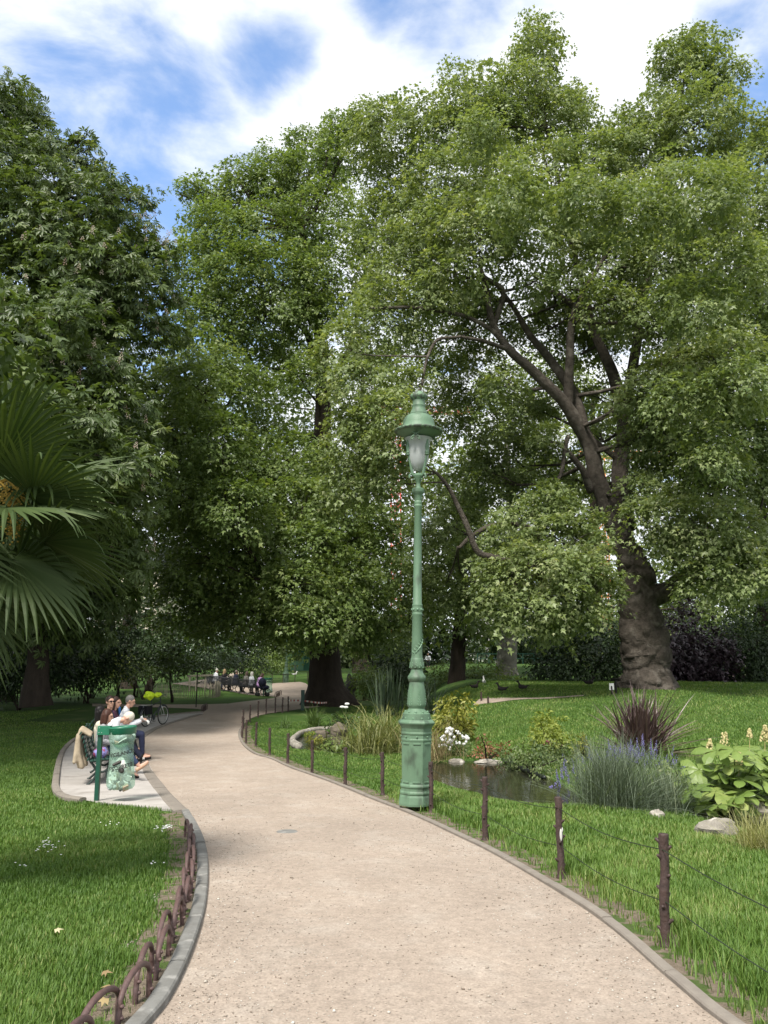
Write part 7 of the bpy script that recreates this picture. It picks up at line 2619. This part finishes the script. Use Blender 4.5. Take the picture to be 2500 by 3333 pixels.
# low green hoops at the tips of the lawns (short rails)
for k, (p0, p1, lab) in enumerate((((655, 2322), (672, 2312), "short dark hoop rail at the tip of the first left lawn"), ((895, 2272), (914, 2264), "short dark hoop rail at the tip of the island lawn"))):
    a, c = ground(*p0), ground(*p1)
    mb = MB()
    for j in range(4):
        s, e = a.lerp(c, j / 4), a.lerp(c, (j + 1.4) / 4)
        q, rr = curve3([s, s + Vector((0, 0, .22)), s.lerp(e, .5) + Vector((0, 0, .32)), e + Vector((0, 0, .22)), e], [.02] * 5, 4)
        mb.tube(q, rr, 6)
    tag(mb.build('hoop_rail', M_RUST, smooth=True), lab, 'rail')
# iron rail along the far pond side of the far path
fe = [ground(px, py) for px, py in ((765, 2216), (800, 2226), (850, 2237), (920, 2250), (1000, 2266))]
rl = thing('pond_railing', "low dark railing between the far path and the far pond", 'railing', tuple(fe[0]))
P_ = resample(smooth_line([tuple(p)[:2] for p in fe], 1), step=1.05)
for p in P_:
    z = float(base_g(p[0], p[1])); m = MB(); m.tube([(p[0], p[1], z), (p[0], p[1], z + .72)], .025, 6); m.build('post', M_RUST, rl)
mb = MB()
for zz in (.66, .38):
    mb.tube([(p[0], p[1], float(base_g(p[0], p[1])) + zz) for p in P_], .010, 5)
mb.build('wire', M_WIRE, rl)
fe = [ground(px, py) for px, py in ((764, 2204), (800, 2198), (850, 2194), (905, 2192), (960, 2192))]
rl = thing('hill_railing', "low dark railing along the rising path beyond the far benches", 'railing', tuple(fe[0]))
P_ = resample(smooth_line([tuple(p)[:2] for p in fe], 1), step=1.4)
for p in P_:
    z = float(base_g(p[0], p[1])); m = MB(); m.tube([(p[0], p[1], z), (p[0], p[1], z + .75)], .03, 6); m.build('post', M_RUST, rl)
mb = MB(); mb.tube([(p[0], p[1], float(base_g(p[0], p[1])) + .68) for p in P_], .015, 5); mb.build('wire', M_WIRE, rl)

# second lamp far behind, the same kind of post
fl = ground(929, 2248)
lamp2 = copy_tree(lamp)
lamp2.location = (fl.x, fl.y, gz(fl.x, fl.y))
lamp2['label'] = "distant green lamp post left of the broad trunk, its lantern hidden in leaves"
# kiosk, box and car behind the far lawn
kq = Vector((at(975, 2190, 84).x, 84, gz(at(975, 2190, 84).x, 84)))
kz = kq.z
M_KIOSK = plain('kiosk_green', (.09, .20, .12), .5)
ki = thing('kiosk', "green park kiosk with a flat roof behind the far lawn, left of the broad trunk", 'kiosk', tuple(kq))
m = MB(); m.box(kq + Vector((0, 0, .9)), (2.3, 2, 1.8)); m.build('wall', M_KIOSK, ki, bevel=.02)
m = MB(); m.box(kq + Vector((0, 0, 1.9)), (2.6, 2.3, .14)); m.build('roof', M_BINGREEN, ki)
m = MB(); m.box(kq + Vector((-.2, -1.01, 1.25)), (.9, .03, .5)); m.build('window', plain('dark_glass', (.02, .03, .03), .1), ki)
m = MB(); m.box(kq + Vector((.75, -1.01, .85)), (.55, .03, 1.5)); m.build('door', M_BINGREEN, ki)
carq = Vector((at(1012, 2190, 88).x, 88, gz(at(1012, 2190, 88).x, 88)))
car = thing('parked_car', "black car parked behind the kiosk and half hidden by the broad trunk", 'car', tuple(carq))
m = MB()
prof = [(-2.1, .35), (-2.15, .75), (-1.9, .92), (-1.2, 1.0), (-.7, 1.42), (.6, 1.46), (1.3, 1.05), (2.0, .95), (2.15, .7), (2.1, .35)]
V = [(carq.x + x, carq.y - .85, carq.z + z) for x, z in prof] + [(carq.x + x, carq.y + .85, carq.z + z) for x, z in prof]
n_ = len(prof)
m.add(V, [tuple(range(n_)), tuple(reversed(range(n_, 2 * n_)))] + [(i, i + n_, (i + 1) % n_ + n_, (i + 1) % n_) for i in range(n_)])
m.build('body', plain('black_car_paint', (.012, .012, .014), .2), car, bevel=.05)
m = MB(); m.box(carq + Vector((-.05, -.86, 1.2)), (1.2, .02, .30)); m.build('window', plain('pale_car_glass', (.16, .20, .21), .08), car)
for x in (-1.35, 1.35):
    w = MB(); w.lathe([(.0, -.1), (.32, -.1), (.34, 0), (.32, .1), (.0, .1)], 20, carq + Vector((x, -.80, .33)), M=Matrix.Rotation(R(90), 3, 'X')); w.build('wheel', M_TYRE, car, smooth=True)
# statue standing in the far water
sq = ground(1141, 2241)
sq = Vector((at(1141, 2238, 52).x, 52, -.62))
M_BRONZE = surf('dark_stone', (.11, .10, .105), (.06, .055, .06), scale=5, rough=.85, bump=.7, bscale=20, dist=.03)
sv = MB()
U = mpp(52)
sv.capsule(sq + Vector((0, 0, .05)), sq + Vector((0, 0, .35)), 18 * U, 14 * U, 12)
sv.capsule(sq + Vector((-.12, 0, .3)), sq + Vector((-.05, 0, .9)), 9 * U, 15 * U, 12)
sv.capsule(sq + Vector((.10, 0, .35)), sq + Vector((.16, 0, .9)), 9 * U, 14 * U, 12)
sv.capsule(sq + Vector((0, 0, .8)), sq + Vector((.18, .0, 1.08)), 17 * U, 12 * U, 12)
sv.capsule(sq + Vector((-.05, 0, .95)), sq + Vector((-.10, -.05, 1.30)), 12 * U, 7 * U, 12)
sv.ball(sq + Vector((-.08, -.05, 1.40)), 6.5 * U, 12, 8)
sv.capsule(sq + Vector((-.08, -.1, 1.40)), sq + Vector((.04, -.2, 1.34)), 3 * U, 1.5 * U, 8)
o = sv.build('statue', M_BRONZE); remesh(o, .03)
tag(o, "dark stone statue of crouching birds in the far pond, right of the broad trunk", 'statue')
# leaning dark trunk over the pond
lq = ground(1236, 2262)
lt = thing('leaning_tree', "small dark leaning tree between the statue and the lamp post", 'tree', tuple(lq))
mb = MB()
limb(mb, [lq - Vector((0, 0, .2)), at(1232, 2215, lq.y), at(1225, 2180, lq.y), at(1240, 2150, lq.y), at(1270, 2110, lq.y)], [.28, .24, .22, .2, .1], 12, 6, .05, 3)
limb(mb, [at(1225, 2185, lq.y), at(1205, 2150, lq.y), at(1190, 2110, lq.y)], [.16, .12, .06], 8, 5, .05, 8)
mb.build('trunk', M_BARK_DARK, lt, smooth=True)
crown(lt, px_lobes([(1270, 2080, 70, 0, -.1), (1190, 2085, 60, 0, -.1), (1230, 2050, 70, 1, -.1)], lq.y), M_LEAF_C, STAR_T, STAR_F, leaf=.25, spray_r=.5, cover=1.8, per=14, droop=.3)

# white notice and dark info board by the great plane
q = ground(1992, 2262)
sg = thing('notice_sign', "small white notice on a stake in the lawn left of the gnarled trunk", 'sign', tuple(q))
U = mpp(q.y)
m = MB(); m.box(q + Vector((0, 0, 26 * U)), (15 * U, .02, 21 * U)); m.build('board', M_PAPER, sg)
m = MB(); m.tube([q + Vector((0, -.015, 0)), q + Vector((0, -.015, 28 * U))], .028, 6); m.build('stake', M_BLACKL, sg)
q = ground(2006, 2258)
sg = thing('information_board', "dark slanted information board behind the white notice", 'sign', tuple(q))
m = MB(); m.box(q + Vector((0, 0, 44 * U)), (32 * U, .05, 9 * U), M=Matrix.Rotation(R(35), 3, 'X')); m.build('board', M_BLACKL, sg)
m = MB(); m.tube([q, q + Vector((0, 0, 42 * U))], .04, 6); m.build('stake', M_BLACKL, sg)
for px, py, hp, lab in ((1567, 2282, 28, "left one of two short dark stakes in the far lawn by the bare track"), (1589, 2290, 22, "right one of two short dark stakes in the far lawn by the bare track")):
    q = ground(px, py); m = MB(); m.tube([q, q + Vector((0, 0, hp * mpp(q.y)))], .035, 8)
    tag(m.build('lawn_stake', M_RUST), lab, 'stake', 'stakes by the bare track')


def duck(label, px, py, rz, white=False):
    q = ground(px, py)
    t = thing('duck', label, 'duck', tuple(q), rz, 'ducks on the far lawn')
    s = 1.15
    d = MB()
    d.capsule((-.10 * s, 0, .16 * s), (.08 * s, 0, .17 * s), .055 * s, .075 * s, 10)
    d.capsule((-.10 * s, 0, .17 * s), (-.22 * s, 0, .22 * s), .045 * s, .012 * s, 8)
    d.capsule((.09 * s, 0, .20 * s), (.15 * s, 0, .31 * s), .040 * s, .028 * s, 8)
    d.ball((.165 * s, 0, .34 * s), (.045 * s, .035 * s, .037 * s), 10, 7)
    d.capsule((.20 * s, 0, .335 * s), (.25 * s, 0, .325 * s), .014 * s, .010 * s, 7)
    for y in (-.03, .03):
        d.capsule((0, y * s, .11 * s), (.0, y * s, .01), .010, .008, 6)
        d.capsule((0, y * s, .01), (.05 * s, y * 1.3 * s, .008), .010, .012, 6)
    remesh(d.build('body', cloth('white_feathers', (.6, .6, .58)) if white else cloth('dark_feathers', (.035, .03, .028)), t, local=True), .012)


for px, py, a, lab, wh in ((1918, 2236, 0, "dark duck on the far lawn left of the white notice", False), (1635, 2258, 180, "dark duck standing right of the bare track stakes", False), (1702, 2252, 150, "dark duck before the grey leaved bush", False), (1545, 2248, 20, "dark duck near the lamp post on the far lawn", False), (1576, 2232, 90, "small white bird on the far lawn", True), (959, 2202, 10, "white bird on the far grass beside the distant lamp post", True)):
    duck(lab, px, py, R(a), wh)

# green rails and a bench far off
rq0, rq1 = Vector((at(1555, 2170, 84).x, 84, gz(at(1555, 2170, 84).x, 84))), Vector((at(1850, 2170, 84).x, 84, gz(at(1850, 2170, 84).x, 84)))
rl = thing('park_railing', "green park railing far behind the lawn between the tree trunks", 'railing', tuple(rq0))
for zz in (.55, 1.0):
    m = MB(); m.bar(rq0 + Vector((0, 0, zz)), rq1 + Vector((0, 0, zz)), .06, .06); m.build('rail', M_GREENPOST, rl)
for t_ in np.linspace(0, 1, 9):
    q = rq0.lerp(rq1, float(t_)); m = MB(); m.box(q + Vector((0, 0, .5)), (.08, .08, 1.1)); m.build('post', M_GREENPOST, rl)
p = ground(2355, 2208)
make_bench("green bench in the gap at the far right beside the pale path", (p.x, p.y + 2.5, gz(p.x, p.y + 2.5)), R(-90), 2.6, 'far dark benches')

# ------------------------------------------------------------------ buildings and the crane beyond the trees
M_STUCCO = surf('cream_stucco', (.60, .54, .42), (.50, .45, .35), scale=2, rough=.9)
M_STUCCOW = surf('white_stucco', (.70, .69, .65), (.62, .60, .57), scale=2, rough=.9)
M_ZINC = plain('zinc_roof', (.22, .24, .27), .5)
M_PANE = plain('dark_pane', (.035, .04, .05), .15)


def building(label, px, py_top, w, Y, mat, floors=6):
    c = at(px, 2150, Y)
    zt = at(px, py_top, Y).z
    g0 = 0.9
    b = thing('apartment_building', label, 'building', (c.x, Y, g0))
    m = MB(); m.box((c.x, Y, (g0 + zt) / 2), (w, 12, zt - g0)); m.build('wall', mat, b)
    m = MB(); m.box((c.x, Y, zt + .12), (w + .5, 12.5, .24)); m.box((c.x, Y, zt + 1.3), (w - 1, 10, 2.2)); m.build('roof', M_ZINC, b)
    fh = (zt - g0) / floors
    nw = max(2, int(w / 2.6))
    for f in range(1, floors):
        for k in range(nw):
            x = c.x - w / 2 + w * (k + .5) / nw
            m = MB(); m.box((x, Y - 6.01, g0 + fh * (f + .5)), (1.15, .08, fh * .62)); wd = m.build('window', M_STUCCOW, b)
            m = MB(); m.box((x, Y - 6.06, g0 + fh * (f + .5)), (.95, .04, fh * .54)); m.build('pane', M_PANE, wd)
    return b


building("cream apartment building glimpsed through the chestnut boughs", 445, 1850, 9, 120, M_STUCCO, 5)
building("white apartment building glimpsed between the far trunks", 1600, 2015, 10, 130, M_STUCCOW, 3)

M_CRANE = plain('crane_orange', (.72, .26, .08), .5)
M_CRANER = plain('crane_red', (.62, .06, .04), .5)


def crane(label, px, Y, py_top, jib_px, mat, jib=True):
    c = at(px, 2150, Y)
    zt = at(px, py_top, Y).z
    t = thing('tower_crane', label, 'crane', (c.x, Y, 1.0))
    m = MB()
    w = .9
    for sx in (-w, w):
        for sy in (-w, w):
            m.bar((c.x + sx, Y + sy, 1), (c.x + sx, Y + sy, zt), .22, .22)
    z = 1.0
    k = 0
    while z < zt - 2:
        for sy in (-w, w):
            m.bar((c.x - w, Y + sy, z), (c.x + w, Y + sy, z), .14, .14)
            m.bar((c.x - w * (-1) ** k, Y + sy, z), (c.x + w * (-1) ** k, Y + sy, z + 2), .14, .14)
        z += 2; k += 1
    m.build('mast', mat, t)
    j = MB()
    x0, x1 = at(jib_px[0], py_top, Y).x, at(jib_px[1], py_top, Y).x
    j.bar((x0, Y - .6, zt), (x1, Y - .6, zt), .2, .2); j.bar((x0, Y + .6, zt), (x1, Y + .6, zt), .2, .2); j.bar((x0, Y, zt + 1.2), (x1, Y, zt + 1.2), .2, .2)
    n = int(abs(x1 - x0) / 1.4)
    for i in range(n):
        a, b = x0 + (x1 - x0) * i / n, x0 + (x1 - x0) * (i + 1) / n
        j.bar((a, Y - .6, zt), ((a + b) / 2, Y, zt + 1.2), .1, .1); j.bar(((a + b) / 2, Y, zt + 1.2), (b, Y - .6, zt), .1, .1)
    j.build('jib', mat, t)


crane("orange tower crane glimpsed left of the gnarled plane trunk", 1978, 150, 1490, (1880, 2160), M_CRANE)
crane("red tower crane glimpsed through the leaves behind the lamp", 1290, 155, 1345, (1235, 1540), M_CRANER)
# two people far off by the park railing
q = ground(1393, 2190)
for px, col, lab in ((1393, M_WHITEC, "distant person in a pale top right of the lamp post"), (1885, M_LILAC, "distant person in lilac by the far green railing")):
    Y = 80
    c = at(px, 2160, Y)
    person(lab, (c.x, Y, gz(c.x, Y)), R(-90), vox=.03, fingers=False, hair=('short', (.05, .035, .025)), topmat=col, legmat=M_NAVY, shoemat=M_BLACKL, group='people far off')

# inspection plate in the path
q = ground(934, 2711)
m = MB()
m.lathe([(.0, .0), (.115, .0), (.12, -.004), (.12, -.03)], 28, (q.x, q.y, q.z + .017))
o = m.build('inspection_cover', M_KERB)
tag(o, "small round grey inspection cover set in the gravel path", 'cover')
